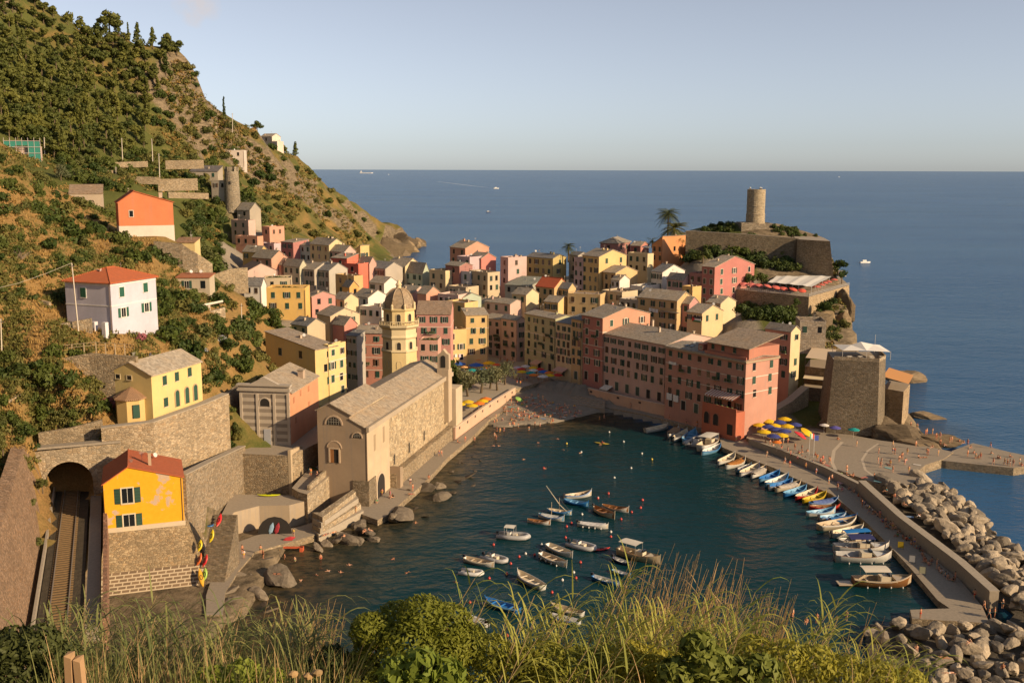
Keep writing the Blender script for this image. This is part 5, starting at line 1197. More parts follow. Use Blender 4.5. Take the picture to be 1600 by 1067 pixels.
rt, ro_ = battered('restaurant_terrace', 'walled restaurant terrace under the castle with a white awning', tp, ZR, bt, 12, [PAV, stone((.36, .27, .165), .55)], 'terrace')
b = MB(); q = pv([(1200, 441), (1268, 448), (1306, 429), (1222, 425)], ZR + 2.9)
nn = 10; A, B_, C_, D__ = q
for i in range(nn):
    for j in range(6):
        def g(u, v): p = A.lerp(B_, u).lerp(D__.lerp(C_, u), v); return (p.x - ro_.x, p.y - ro_.y, ZR + 2.9 - 12 - .12 * math.sin(u * 22) + .1 * math.sin(v * 14 + u * 3))
        b.add([g(i / nn, j / 6), g((i + 1) / nn, j / 6), g((i + 1) / nn, (j + 1) / 6), g(i / nn, (j + 1) / 6)], [(0, 1, 2, 3)])
b.obj('awning', [plain((.66, .62, .55), .9, .1, name='white canvas')], rt)
for i in range(8):
    for s_, e_ in ((A, B_), (B_, C_)):
        if i == 0 and s_ is B_: continue
        b = MB(); p = s_.lerp(e_, i / 7) - ro_; b.tube([(p.x, p.y, ZR - 12), (p.x, p.y, ZR - 12 + 2.9)], .06, 5); b.obj('awning_post', [plain((.55, .52, .47), .6)], rt)
b = MB()
for s_, e_ in ((tp[0], tp[1]), (tp[1], tp[2])):
    L_ = (e_ - s_).length; k_ = int(L_ / .8)
    for i in range(k_ + 1): p = s_.lerp(e_, i / k_) - ro_; b.tube([(p.x, p.y, ZR - 12), (p.x, p.y, ZR - 12 + 1.05)], .035, 4)
    p, q2 = s_ - ro_, e_ - ro_; 
    for z in (.5, 1.05): b.tube([(p.x, p.y, ZR - 12 + z), (q2.x, q2.y, ZR - 12 + z)], .04, 4)
b.obj('railing', [plain((.5, .46, .4), .6)], rt)
# lower bastion with a white tent
ZL = wp(1340, 563, 262).z
tp = pv([(1303, 562), (1374, 566), (1384, 560)], ZL); tp = tp + [tp[2] + Vector((2, 11, 0)), tp[0] + Vector((2, 12, 0))]
bt = [tp[0] + Vector((-1.5, -1.3, 0)), tp[1] + Vector((.1, -1.3, 0)), tp[2] + Vector((.5, -.8, 0)), tp[3] + Vector((1, 0, 0)), tp[4] + Vector((-2, 0, 0))]
lb, lo_ = battered('lower_bastion', 'squat dark stone bastion with a white tent on its platform', tp, ZL, bt, 2, [PAV, stone((.19, .155, .11), .5)], 'bastion')
b = MB()
for i, (p, q) in enumerate(zip(tp[:3], tp[1:4])): 
    d_ = (q - p).normalized(); s_ = Vector((-d_.y, d_.x, 0)) * .35; P_, Q_ = p - lo_, q - lo_
    b.prism([tuple((P_)[:2]), tuple((Q_)[:2]), tuple((Q_ + s_)[:2]), tuple((P_ + s_)[:2])], ZL - 2 + .004, ZL - 1.1)
b.obj('parapet', [STL], lb)
tc_ = sum(tp, Vector()) / 5
tn_ = thing('tent', 'white two peaked tent on the lower bastion', 'tent', (tc_.x, tc_.y, ZL), R(-2))
b = MB(); w_, dp, zz = 6.2, 4.6, 2.4
vs = [(-w_, -dp, zz), (0, -dp, zz), (w_, -dp, zz - .3), (w_, dp, zz), (0, dp, zz), (-w_, dp, zz), (-w_ * .45, 0, zz + .7), (-w_ * .05, 0, zz + 1.6), (w_ * .5, 0, zz + .9)]
b.add(vs, [(0, 1, 6), (0, 6, 5), (5, 6, 4), (6, 1, 7), (6, 7, 4), (1, 2, 8), (1, 8, 7), (7, 8, 4), (8, 2, 3), (8, 3, 4)]); b.obj('canvas', [plain((.66, .62, .56), .9, .1, name='white canvas')], tn_)
b = MB()
for x in (-w_, 0, w_):
    for y in (-dp, dp): b.tube([(x, y, 0), (x, y, zz - .2)], .06, 5)
b.tube([(w_ * .8, dp, 0), (w_ * .8, dp, 5.2)], .05, 5); b.obj('poles', [plain((.5, .47, .42), .5)], tn_)
for x in (-4.2, -1.4, 1.4, 4.2):
    b = MB(); b.box(-.6, .6, -.5, .5, .7, .76); b.tube([(0, 0, 0), (0, 0, .7)], .06, 5); b.box(-.5, .5, -.95, -.6, .4, .46); b.box(-.5, .5, .6, .95, .4, .46)
    b.obj('table', [plain((.60, .55, .48), .7)], label='cloth covered restaurant table under the white tent', cat='table', group='tables under the white tent', loc=(tc_.x + x, tc_.y - 3.6, ZL))
tp = pv([(1378, 606), (1412, 612), (1422, 600), (1390, 594)], 12.5)
an, ao = battered('stone_annex', 'small stone annex with an orange awning behind the lower bastion', tp, 12.5, tp, 1, [PAV, stone((.36, .27, .17), .5)], 'annex')
b = MB(); q = [p - ao for p in tp]; zz = 12.5 - 1 + 2.6
b.add([(q[0].x, q[0].y, zz + .6), (q[1].x + 1.2, q[1].y, zz - .5), (q[2].x + 1.2, q[2].y + 1, zz - .3), (q[3].x, q[3].y + 1, zz + .8)], [(0, 1, 2, 3)]); b.obj('awning', [plain((.50, .25, .10), .9, .1, name='orange canvas')], an)
# terraces of the small restaurants left of the lower bastion
for i, (pts, Z, zz, col, lb_) in enumerate((([(1258, 572), (1300, 577), (1306, 562), (1268, 558)], 14.5, 3.0, (.55, .43, .30), 'upper restaurant platform with a beige sunshade by the bastion stairs'), ([(1254, 604), (1290, 608), (1298, 592), (1262, 588)], 9.5, 2.9, (.60, .50, .33), 'lower restaurant platform with a cream sunshade by the bastion stairs'))):
    tp = pv(pts, Z); a_, o_ = battered('restaurant_platform', lb_, tp, Z, tp, 1, [PAV, STD], 'platform')
    b = MB(); q = [p - o_ for p in tp]; b.add([(q[0].x, q[0].y, Z - 1 + zz - .5), (q[1].x, q[1].y, Z - 1 + zz - .5), (q[2].x, q[2].y, Z - 1 + zz), (q[3].x, q[3].y, Z - 1 + zz)], [(0, 1, 2, 3)]); b.obj('sunshade', [plain(col, .9, .1, name='canvas')], a_)
    b = MB()
    for p in q: b.tube([(p.x, p.y, Z - 1), (p.x, p.y, Z - 1 + zz - .3)], .06, 5)
    b.obj('posts', [IRON], a_)
wall_world('stair_wall', [wp(1207, 652, 272), wp(1232, 634, 276), wp(1258, 614, 281)], [wp(1207, 640, 272).z, wp(1232, 626, 276).z, wp(1258, 604, 281).z], 2.4, [stone((.33, .26, .17), .45)], 'stone stair ramp climbing from the square past the orange red house', cop=CONC2)
# ---------------------------------------------------------------- watch tower on the hill
T = at(363, 305, 482); wt = thing('watch_tower', 'round crenellated stone watch tower on the terraced hill', 'tower', T)
zt = zat(363, 268, 482) - T.z; b = MB(); b.lathe([(3.7, -8), (3.5, 0), (3.2, zt), (2.7, zt), (2.7, zt - .6)], 24); b.obj('shaft', [stone((.28, .235, .17), .6)], wt)
b = MB()
for i in range(9): a = 2 * PI * i / 9; b.box(-.65, .65, -.25, .25, 0, 2.1, Matrix.Translation((2.95 * math.cos(a), 2.95 * math.sin(a), zt + .004)) @ Matrix.Rotation(a + PI / 2, 4, 'Z'))
b.obj('battlements', [stone((.28, .235, .17), .6)], wt)
b = MB(); b.box(-.35, .35, -3.5, -3, zt * .45, zt * .45 + 1.4); b.obj('window', [DARKO], wt)
# ---------------------------------------------------------------- walls, fences, poles on the slopes
def rw(label, pts, hs_, thick=.8, mat=STW, cop=None, name='retaining_wall', group='stone retaining walls on the slopes'):
    c_ = [at(*p) for p in pts]; hs_ = hs_ if hasattr(hs_, '__len__') else [hs_] * len(c_)
    return wall_world(name, c_, [p.z for p in c_], thick, [mat], label, 'wall', group, cop, None, [p.z - q for p, q in zip(c_, hs_)])
rw('tall stone wall carrying the cream villa terrace', [(158, 668, 180), (236, 659, 183), (320, 629, 197), (352, 615, 203)], 17, 1.6, stone((.36, .28, .185), .6), CONC2)
rw('high stone wall running from the yellow house up to the chapel terrace', [(284, 742, 174), (330, 719, 187), (378, 697, 207)], 18, 1.4, stone((.27, .215, .15), .55), CONC2)
rw('dry stone wall in front of the lavender villa', [(-30, 527, 197), (60, 512, 197), (143, 497, 199)], 6, .8, STL)
rw('stone wall under the fenced footpath', [(60, 566, 189), (140, 552, 190), (214, 557, 189)], 13, .8, STW)
rw('garden wall below the white balustrade', [(262, 498, 232), (318, 489, 240), (350, 480, 246)], 7, .8, STL)
rw('grey stone wall holding the orange house', [(240, 377, 258), (284, 381, 260), (308, 398, 262)], 12, 1.0, STD)
rw('stone wall with short pillars left of the chapel', [(336, 630, 208), (356, 613, 214), (371, 602, 219)], 16, .9, STW)
rw('stone wall beside the flat roofed white house', [(330, 430, 352), (360, 420, 356), (386, 418, 360)], 9, .9, STW)
rw('upper terrace wall below the dark roofed stone house', [(258, 251, 470), (318, 250, 478)], 4, .8, STW)
rw('middle terrace wall on the far slope', [(246, 280, 430), (308, 279, 440)], 5, .8, STW)
rw('long low terrace wall above the orange house', [(150, 274, 420), (250, 277, 425)], 3, .8, STW)
rw('terrace wall under the ruined vineyard house', [(292, 186, 562), (338, 193, 570)], 6, .8, STL)
rw('dry stone wall high on the left bank', [(-20, 474, 204), (40, 464, 206), (78, 472, 205)], 4.5, .8, STL)
rw('low stone wall just above the tunnel mouth', [(60, 676, 179), (110, 668, 181), (160, 655, 183)], 5, .8, STW)
rw('stone wall at the left edge above the cutting', [(-20, 640, 175), (32, 615, 180)], 5, .8, STL)
rw('broken stone wall below the shrub belt', [(0, 392, 214), (60, 384, 222)], 3, .7, STL)
rw('narrow wall beside the small yellow hut', [(300, 392, 268), (330, 412, 275)], 8, .8, STW)
# slanted wall left of the track
b = MB(); o = T0; pr = []
lw = thing('cutting_wall', 'rough slanted stone wall on the left of the railway cutting', 'wall', T0, TRZ)
b.extr([(3.4, -2), (4.8, 6.0), (6.6, 11.5), (8.5, 12), (8.5, -2)], -10, TLEN - 40, 0); b.obj('masonry', [stone((.27, .18, .115), .5)], lw)
b = MB(); b.box(-10, TLEN - 36, 2.75, 3.1, -.5, .9); b.obj('kerb_wall', [CONC2], lw)
b = MB(); b.box(0, TLEN - 34, -6.2, -5.6, -3, 1.9); b.obj('masonry', [stone((.30, .17, .11), .5)], thing('side_wall', 'low reddish wall between the track and the bastion wall', 'wall', T0, TRZ))
def fence(label, pts, hgt, mat, group, post=.07, rails=2, step=2.0, name='fence', bal=False):
    c_ = [at(*p) for p in pts]; o = c_[0].copy(); root = thing(name, label, 'fence', o, 0, group)
    for a, e_ in zip(c_, c_[1:]):
        n_ = max(1, int((e_ - a).length / step))
        for i in range(n_):
            p = a.lerp(e_, i / n_) - o; b = MB(); b.box(p.x - post, p.x + post, p.y - post, p.y + post, p.z - 1.5, p.z + hgt); b.obj('post', [mat], root)
        b = MB()
        for k in range(rails): z = hgt * (1 - k * .45) - .06; b.tube([a - o + Vector((0, 0, z)), e_ - o + Vector((0, 0, z))], post * (1.3 if bal and k == 0 else .7), 5)
        b.obj('rail', [mat], root)
    return root
WOOD = plain((.42, .32, .20), .85, name='grey wood', var=.3)
fence('wooden rail fence along the footpath left of the lavender villa', [(6, 566, 190), (75, 551, 191), (150, 544, 192), (210, 548, 190)], 1.2, WOOD, 'fences')
fence('white balustrade fence of the garden right of the lavender villa', [(265, 494, 233), (305, 487, 239), (348, 478, 246)], 1.2, plain((.60, .52, .42), .8), 'fences', .22, 1, 3.0, bal=True)
fence('white terrace fence in front of the lavender villa', [(185, 516, 203), (243, 498, 214)], 1.1, plain((.60, .52, .42), .8), 'fences', .2, 1, 2.4, bal=True)
POLES = [((265, 194), (265, 172), 556, 'utility pole on the upper slope, left one of a close pair'), ((274, 214), (274, 185), 545, 'taller utility pole of the close pair on the upper slope'), ((191, 246), (190, 216), 452, 'utility pole standing by the dry grass above the terraces'), ((238, 242), (237, 217), 472, 'utility pole right of the dry grass terrace'),
    ((249, 270), (248, 240), 462, 'utility pole above the long stone terrace wall'), ((136, 238), (136, 220), 448, 'short utility pole in front of the dark pines'), ((69, 233), (69, 215), 405, 'utility pole just right of the scaffolded house'), ((321, 190), (321, 166), 575, 'utility pole by the ruined vineyard house'),
    ((363, 199), (363, 177), 605, 'utility pole near the cypress on the ridge slope'), ((327, 243), (327, 214), 575, 'utility pole at the white canopy house'), ((181, 286), (181, 261), 420, 'lone utility pole behind the orange house'), ((320, 372), (319, 344), 445, 'leaning pole by the bushes above the valley quarter'), ((377, 494), (377, 474), 258, 'pale post among bushes right of the balustrade'),
    ((121, 494), (112, 411), 197, 'tall leaning white pole in front of the lavender villa'), ((2, 562), (1, 498), 189, 'white pole at the left end of the wooden fence')]
for (bx, by), (tx_, ty_), Y, lb_ in POLES:
    A, B_ = at(bx, by, Y), at(tx_, ty_, Y); po = thing('utility_pole', lb_, 'pole', A, 0, 'poles on the slopes'); v = B_ - A
    b = MB(); b.tube([(0, 0, -3), tuple(v)], [.22 if Y > 300 else .14, .15 if Y > 300 else .1], 6); b.obj('shaft', [plain((.52, .45, .36), .8, name='pole wood')], po)
    b = MB(); b.box(v.x - .5, v.x + .5, v.y - .08, v.y + .08, v.z - .7, v.z - .5); b.obj('crossarm', [IRON], po)
A, B_ = at(112, 411, 197), at(-60, 462, 185); mid = (A + B_) / 2 - Vector((0, 0, .8)); b = MB(); b.tube([A, A.lerp(mid, .5) - Vector((0, 0, .15)), mid, mid.lerp(B_, .5) + Vector((0, 0, -.1)), B_], .035, 4); b.obj('power_line', [plain((.5, .43, .33), .7)], label='slack wire running left from the white pole at the lavender villa', cat='wire')
# scaffolded house
A = at(38, 252, 382); sc = thing('scaffolded_house', 'house wrapped in green netting and scaffolding at the forest edge', 'house', A, R(10))
b = MB(); b.box(-4.6, 4.6, 0, 7, -4, 5.4); b.obj('wall', [plaster((.45, .33, .26))], sc)
gn = plain((.05, .22, .17), .9, .1, name='green net')
b = MB(); b.box(-6.4, -2.6, -1.2, -1.1, 1.0, 7.2); b.box(1.8, 6.2, -1.2, -1.1, -.5, 7.2); b.box(-2.6, 1.8, -1.2, -1.1, 5.6, 7.2); b.obj('netting', [gn], sc)
b = MB()
for i in range(7): b.tube([(-6.3 + i * 2.08, -1.25, -4), (-6.3 + i * 2.08, -1.25, 8.4)], .07, 4)
for z in (.5, 2.8, 5.0, 7.2): b.box(-6.4, 6.3, -1.4, -1.25, z, z + .16)
b.obj('scaffolding', [plain((.5, .42, .38), .5)], sc)
# ---------------------------------------------------------------- boulders and shore rocks
def hull_rock(seed, n=17, sx=1.0, sy=1.0, sz=.75, flat=False, sub=3):
    rg = random.Random(seed); bm = bmesh.new(); bmesh.ops.create_icosphere(bm, subdivisions=sub, radius=1)
    pl = [(Vector((rg.gauss(0, 1), rg.gauss(0, 1), rg.gauss(0, .8))).normalized(), rg.uniform(.55, .92)) for _ in range(n)]
    for v in bm.verts:
        d = v.co.normalized(); r = 1.12
        for nn, h_ in pl:
            c = d.dot(nn)
            if c > .15: r = min(r, h_ / c)
        r += mnoise.noise(d * 1.7 + Vector((seed, 0, 0))) * .05 + mnoise.noise(d * 5 + Vector((0, seed, 0))) * .03
        v.co = Vector((d.x * r * sx, d.y * r * sy, d.z * r * sz))
    me = bpy.data.meshes.new('boulder'); bm.to_mesh(me); bm.free(); return me
PALE = rockmat((.40, .335, .255), 'pale boulder rock'); GREYR = rockmat((.23, .19, .145), 'grey rock'); DARKR = rockmat((.12, .095, .07), 'wet dark rock')
RM = [hull_rock(i, 12 + i % 5, 1.1 + .25 * (i % 3), .9, .72) for i in range(10)]
for i, me in enumerate(RM): me.materials.append(PALE)
def rock_at(p, r, me=None, label=None, group=None, mat=None, name='boulder', rot=None, sc=None, cat='boulder'):
    me = me or random.choice(RM)
    o = link(name, me, None, p, rot or (uni(-.5, .5), uni(-.5, .5), uni(0, 6.28)), sc or (r * uni(.9, 1.15), r * uni(.85, 1.1), r * uni(.8, 1.1)), label, cat, group)
    if mat:
        o.material_slots[0].link = 'OBJECT'; o.material_slots[0].material = mat
    return o
def scatter(poly, Zf, r, n, tries=6000, rng=random):
    pl = [P2(x, y, .8) for x, y in poly]; xs = [p[0] for p in pl]; ys = [p[1] for p in pl]; out = []
    for _ in range(tries):
        x, y = rng.uniform(min(xs), max(xs)), rng.uniform(min(ys), max(ys))
        if not inpoly(np.array([x]), np.array([y]), pl)[0]: continue
        if all((x - a) ** 2 + (y - b_) ** 2 > r * r for a, b_ in out): out.append((x, y))
        if len(out) >= n: break
    return out
BW = [(1372, 756), (1405, 768), (1440, 752), (1478, 762), (1515, 790), (1560, 842), (1625, 880), (1640, 1000), (1600, 968), (1487, 856), (1412, 794)]
bwline = [Vector(P2(1372, 756, .8)), Vector(P2(1412, 794, .8)), Vector(P2(1487, 856, .8)), Vector(P2(1600, 968, .8))]
random.seed(21)
for x, y in scatter(BW, None, 1.75, 215):
    dw_ = float(segdist(np.array([x]), np.array([y]), bwline)[0]); z = max(.1, 2.6 - dw_ * .13) + uni(-.3, .3)
    sea_ = dw_ > 7
    rock_at((x, y, z), random.choice((.8, 1.0, 1.25, 1.5, 1.9)) * uni(.85, 1.1), label='pale sunlit boulder on the outer slope of the breakwater' if sea_ else 'grey boulder piled close along the pier wall', group='outer breakwater boulders' if sea_ else 'boulders along the pier wall')
BC = [(1358, 985), (1392, 968), (1425, 972), (1500, 980), (1560, 978), (1600, 968), (1640, 1000), (1650, 1100), (1460, 1100), (1452, 1040), (1395, 1015)]
for x, y in scatter(BC, None, 1.5, 85):
    rock_at((x, y, uni(.3, 1.6)), uni(.95, 1.5), label='big boulder in the heap around the pier head', group='boulders at the pier head')
# west shore
WS = [(x, y, r, dk) for x, y, r, dk in ((440, 908, 2.6, 0), (402, 930, 1.6, 0), (372, 905, 1.7, 0), (395, 905, 1.4, 0), (414, 878, 1.5, 0), (398, 893, 1.2, 0), (366, 925, 1.5, 0), (350, 930, 1.6, 0), (355, 945, 1.4, 0), (378, 940, 1.2, 0), (510, 850, 1.3, 0), (525, 846, 1.2, 0), (540, 846, 1.9, 0), (556, 846, 1.6, 0), (572, 833, 2.2, 0), (585, 843, 1.3, 0), (497, 858, 1.1, 0), (560, 822, 1.9, 0), (535, 835, 1.2, 0), (630, 806, 3.2, 0), (618, 812, 1.8, 0), (648, 792, 1.0, 1), (640, 770, 1.4, 0), (645, 758, 1.6, 0),
    (665, 765, 1.8, 0), (688, 760, 1.7, 0), (690, 778, 2.0, 0), (665, 805, 1.2, 1), (678, 745, 1.4, 1), (704, 735, 1.3, 1), (702, 771, 1.1, 1), (715, 722, 1.2, 1), (729, 743, 1.5, 1), (724, 722, .9, 1), (738, 758, .8, 1), (745, 735, .9, 1), (706, 768, 1.4, 1), (712, 752, 1.2, 1), (740, 712, 1.0, 1), (752, 718, .8, 1), (655, 745, 1.2, 1), (410, 945, 1.3, 1), (425, 950, 1.1, 1), (695, 722, 1.1, 1))]
for i, (x, y, r, dk) in enumerate(WS):
    p = onZ(x, y, .2); p.z = (.25 if not dk else -.15) * r
    big = {0: 'largest rounded boulder standing in the water at the near left shore', 19: 'long flat rock slab in front of the church landing', 14: 'tall boulder with people on it below the terrace steps', 32: 'lone dark rock standing clear in the water off the church path'}
    lb_ = big.get(i) or ('wet half submerged rock along the church path' if dk else ('grey shore boulder by the kayak path' if x < 420 else 'grey shore boulder below the church steps'))
    gp = None if i in big else ('submerged rocks off the church' if dk else ('boulders by the kayak path' if x < 420 else 'boulders below the church steps'))
    rock_at(p, r, label=lb_, group=gp, mat=DARKR if dk else GREYR, sc=(r * (1.5 if i == 19 else 1.1), r, r * (.35 if i == 19 or dk else .75)))
# slanted rock ledges and islets on the seaward side
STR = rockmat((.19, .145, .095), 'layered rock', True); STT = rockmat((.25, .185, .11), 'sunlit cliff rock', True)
def ledge(x, y, Z, sx, sy, sz, rz, label, tilt=.0, mat=STR, seed=0, dz=0):
    me = hull_rock(300 + seed, 26, 1, 1, 1, sub=4); me.materials.append(mat); p = onZ(x, y, Z); p.z += dz
    return link('rock_outcrop', me, None, p, (0, tilt, rz), (sx, sy, sz), label, 'rock', None)
for i, a in enumerate(((1318, 666, 2, 10, 5, 6.2, .1, 'long layered rock slope right behind the paved square', .12), (1362, 672, 2, 11, 5, 5.6, -.1, 'middle layered rock slope below the lower bastion', .15), (1405, 683, 2, 11, 5, 4.4, -.25, 'layered rock slope with bathers right of the lower bastion', .2), (1440, 697, 1.5, 7, 3.5, 2.0, -.3, 'low rock tongue running to the jetty', .12),
    (1464, 690, 1, 9, 4, 2.6, -.25, 'flat rock shelf with bathers at the start of the jetty', .05), (1416, 596, 0, 9, 5, 4.0, .35, 'dark rock islet behind the orange awning', .25), (1446, 653, 0, 6.5, 3, 1.9, -.2, 'small dark rock spit right of the stone annex', .2), (1392, 664, 1, 6, 5, 5, .2, 'rock base under the stone annex', .1), (1303, 560, 6, 6, 5, 8, .3, 'steep rock face behind the small restaurants', .1))): ledge(*a, seed=i)
def cliff(x, y, Y, sx, sy, sz, rz, label, mat=STT, seed=0):
    me = hull_rock(400 + seed, 30, 1, 1, 1, sub=4); me.materials.append(mat); p = at(x, y, Y)
    return link('cliff_rock', me, None, p, (.1, .1, rz), (sx, sy, sz), label, 'rock')
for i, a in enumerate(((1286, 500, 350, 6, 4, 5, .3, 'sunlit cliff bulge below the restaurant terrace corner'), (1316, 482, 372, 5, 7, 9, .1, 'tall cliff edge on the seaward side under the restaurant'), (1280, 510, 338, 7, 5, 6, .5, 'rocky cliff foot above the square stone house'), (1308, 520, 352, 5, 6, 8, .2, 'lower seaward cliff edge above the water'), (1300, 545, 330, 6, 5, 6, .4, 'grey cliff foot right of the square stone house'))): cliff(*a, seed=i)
for i in range(16):
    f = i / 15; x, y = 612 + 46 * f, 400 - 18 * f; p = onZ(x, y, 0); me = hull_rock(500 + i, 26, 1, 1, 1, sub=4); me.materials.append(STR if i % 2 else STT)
    k_ = 1 - .65 * f; p.x -= 2 * k_; p.y -= 8 * k_; p.z = 4 * k_
    link('headland_rock', me, None, p, (uni(-.3, .3), .35, uni(-.4, .4)), (22 * k_ * uni(.7, 1.1), 15 * k_, 15 * k_ * uni(.7, 1.2)), 'bare slanting rock at the tip of the far headland', 'rock', 'rocks of the far headland')
# ---------------------------------------------------------------- boats
WH, BL, LB, WD, CR, RDD, NV, GYB, TAN = (.62, .60, .55), (.025, .15, .40), (.16, .34, .50), (.24, .11, .04), (.55, .47, .34), (.42, .035, .025), (.03, .035, .09), (.36, .35, .34), (.42, .33, .22)
def paint(c): return plain(c, .35, .5, name='boat paint', var=.08)
def boat(label, st, bw, hull=WH, inn=WD, kind='gozzo', stripe=None, motor=False, cover=None, canopy=None, mast=False, group='boats moored in the harbour', seats=3, fenders=False):
    A, B_ = onZ(*st), onZ(*bw); L = (B_ - A).length; rz = math.atan2((B_ - A).y, (B_ - A).x)
    name = {'rib': 'inflatable_boat', 'dinghy': 'inflatable_dinghy', 'cabin': 'motor_boat'}.get(kind, 'rowing_boat')
    root = thing(name, label, {'rib': 'inflatable boat', 'dinghy': 'dinghy', 'cabin': 'motor boat'}.get(kind, 'boat'), (A + B_) / 2 + Vector((0, 0, .02)), rz + uni(-.03, .03), group)
    root.rotation_euler.x = uni(-.03, .03)
    Bm = L * (.34 if kind != 'cabin' else .33); ns = 13
    if kind in ('rib', 'dinghy'):
        r = L * (.075 if kind == 'rib' else .085); hw = L * .2
        path = [(-L / 2, hw, r * .7), (-L * .1, hw, r * .7), (L * .2, hw * .92, r * .8), (L * .38, hw * .6, r * 1.0), (L * .46, 0, r * 1.2)]
        path = path + [(x, -y, z) for x, y, z in path[-2::-1]]
        b = MB(); b.tube(path, [r * .8] + [r] * (len(path) - 2) + [r * .8], 9); b.obj('tube', [plain(hull, .5, name='hypalon tube')], root, smooth=True)
        b = MB(); b.prism([(-L / 2 + .1, -hw), (L * .2, -hw * .9), (L * .42, 0), (L * .2, hw * .9), (-L / 2 + .1, hw)], -.2, r * .55); b.obj('floor', [paint(mul(inn, .9))], root)
        b = MB(); b.box(-L * .02, L * .1, -hw * .4, hw * .4, r * .56, r * .56 + .55); b.obj('seat', [paint(CR)], root)
        if kind == 'rib':
            b = MB(); b.box(-L * .2, -L * .1, -hw * .4, hw * .4, r * .56, r * .56 + .9); b.mi = 1; b.box(-L * .12, -L * .09, -hw * .38, hw * .38, r * .56 + .9, r * .56 + 1.2); b.obj('console', [paint(WH), glassmat()], root)
            motor = True
        hz = r
    else:
        tr_ = {'gozzo': 0.18, 'row': .55, 'cabin': .6}[kind]
        h0 = L * (.10 if kind != 'cabin' else .12); rise = L * (.07 if kind == 'gozzo' else .045)
        vs = []; fs = []; mi = []
        def sec(s):
            x = -L / 2 + L * s; u = 2 * s - 1
            w = Bm / 2 * max(.02, (1 - abs(u) ** 2.5) if u > 0 else (1 - (1 - tr_) * abs(u) ** 2.2)); h = h0 + rise * (u ** 2 if u > 0 else .5 * u * u) * (1.6 if u > 0 else 1)
            return x, w, h
        P = 7; b = MB()
        for i in range(ns):
            x, w, h = sec(i / (ns - 1)); fz = min(.22 * h0, .2)
            vs += [(x, 0, -.3), (x, w * .7, -.12), (x, w, h), (x, w * .9, h + .03), (x, w * .86, h - .04), (x, w * .72, fz), (x, 0, fz)]
        def grid(side):
            f_ = []; m_ = []
            o = 0 if side > 0 else ns * P
            for i in range(ns - 1):
                for k in range(P - 1):
                    a, c_ = o + i * P + k, o + (i + 1) * P + k
                    f_.append((a, c_, c_ + 1, a + 1) if side > 0 else (a, a + 1, c_ + 1, c_)); m_.append(0 if k < 2 else 1 if k == 2 else 2)
            return f_, m_
        v2 = vs + [(x, -y, z) for x, y, z in vs]
        f1, m1 = grid(1); f2, m2 = grid(-1)
        outer = [f for f, m_ in zip(f1 + f2, m1 + m2) if m_ == 0] + [(0, 1, 2, ns * P + 2, ns * P + 1)]
        def sub(fl):
            ids = sorted({i for f in fl for i in f}); mp_ = {i: k for k, i in enumerate(ids)}; q = MB(); q.add([v2[i] for i in ids], [tuple(mp_[i] for i in f) for f in fl]); return q
        sub(outer).obj('hull', [paint(hull)], root, smooth=True)
        sub([f for f, m_ in zip(f1 + f2, m1 + m2) if m_ == 1]).obj('gunwale', [paint(stripe or (mul(hull, .75) if kind == 'row' else WD))], root)
        sub([f for f, m_ in zip(f1 + f2, m1 + m2) if m_ == 2]).obj('interior', [paint(inn)], root)
        for k in range(seats):
            s = .25 + .5 * k / max(1, seats - 1); x, w, h = sec(s); b = MB(); b.box(x - .14, x + .14, -w * .84, w * .84, h * .62, h * .62 + .05); b.obj('thwart', [paint(mul(inn, 1.5) if inn != WH else mul(WH, .8))], root)
        x, w, h = sec(1); b = MB(); b.tube([(x - .05, 0, -.2), (x + .02, 0, h), (x + .06, 0, h + .28)], .05, 5); b.obj('stem_post', [paint(hull)], root)
        if stripe:
            q = MB()
            for sd in (1, -1):
                pts = [sec(i / (ns - 1)) for i in range(ns)]; q.tube([(x, sd * (w + .02), h - .12) for x, w, h in pts], .05, 4)
            q.obj('rubbing_strake', [paint(stripe)], root)
        hz = h0
        if cover:
            q = MB(); vv = []
            c0, c1 = (.12, .8) if kind == 'gozzo' else (.08, .93)
            for i in range(9):
                x, w, h = sec(c0 + (c1 - c0) * i / 8)
                for y, dz in ((-1, .02), (-.5, .16), (0, .24), (.5, .16), (1, .02)): vv.append((x, y * w * .97, h + dz + .03 * math.sin(i * 2.3 + y * 3)))
            q.add(vv, [(i * 5 + k, (i + 1) * 5 + k, (i + 1) * 5 + k + 1, i * 5 + k + 1) for i in range(8) for k in range(4)]); q.obj('tarpaulin', [plain(cover, .75, .2, name='tarpaulin')], root)
        if kind == 'cabin':
            b = MB(); x, w, h = sec(.5); b.box(-L * .05, L * .13, -w * .45, w * .45, .2, h + .55); b.mi = 1; b.box(L * .10, L * .14, -w * .42, w * .42, h + .55, h + .95); b.obj('console', [paint(CR), glassmat()], root)
            x2, w2, h2 = sec(.86); b = MB(); b.prism([(L * .2, -w * .85), (L * .46, -.1), (L * .46, .1), (L * .2, w * .85)], h * .8, h * 1.12); b.obj('foredeck', [paint(mul(hull, .92) if hull != WD else TAN)], root)
    if motor:
        b = MB(); b.box(-L / 2 - .35, -L / 2 + .1, -.17, .17, hz + .1, hz + .6); b.mi = 1; b.box(-L / 2 - .2, -L / 2 - .1, -.06, .06, -.4, hz + .1); b.obj('outboard_motor', [plain((.03, .03, .035), .35, name='motor cowl'), IRON], root)
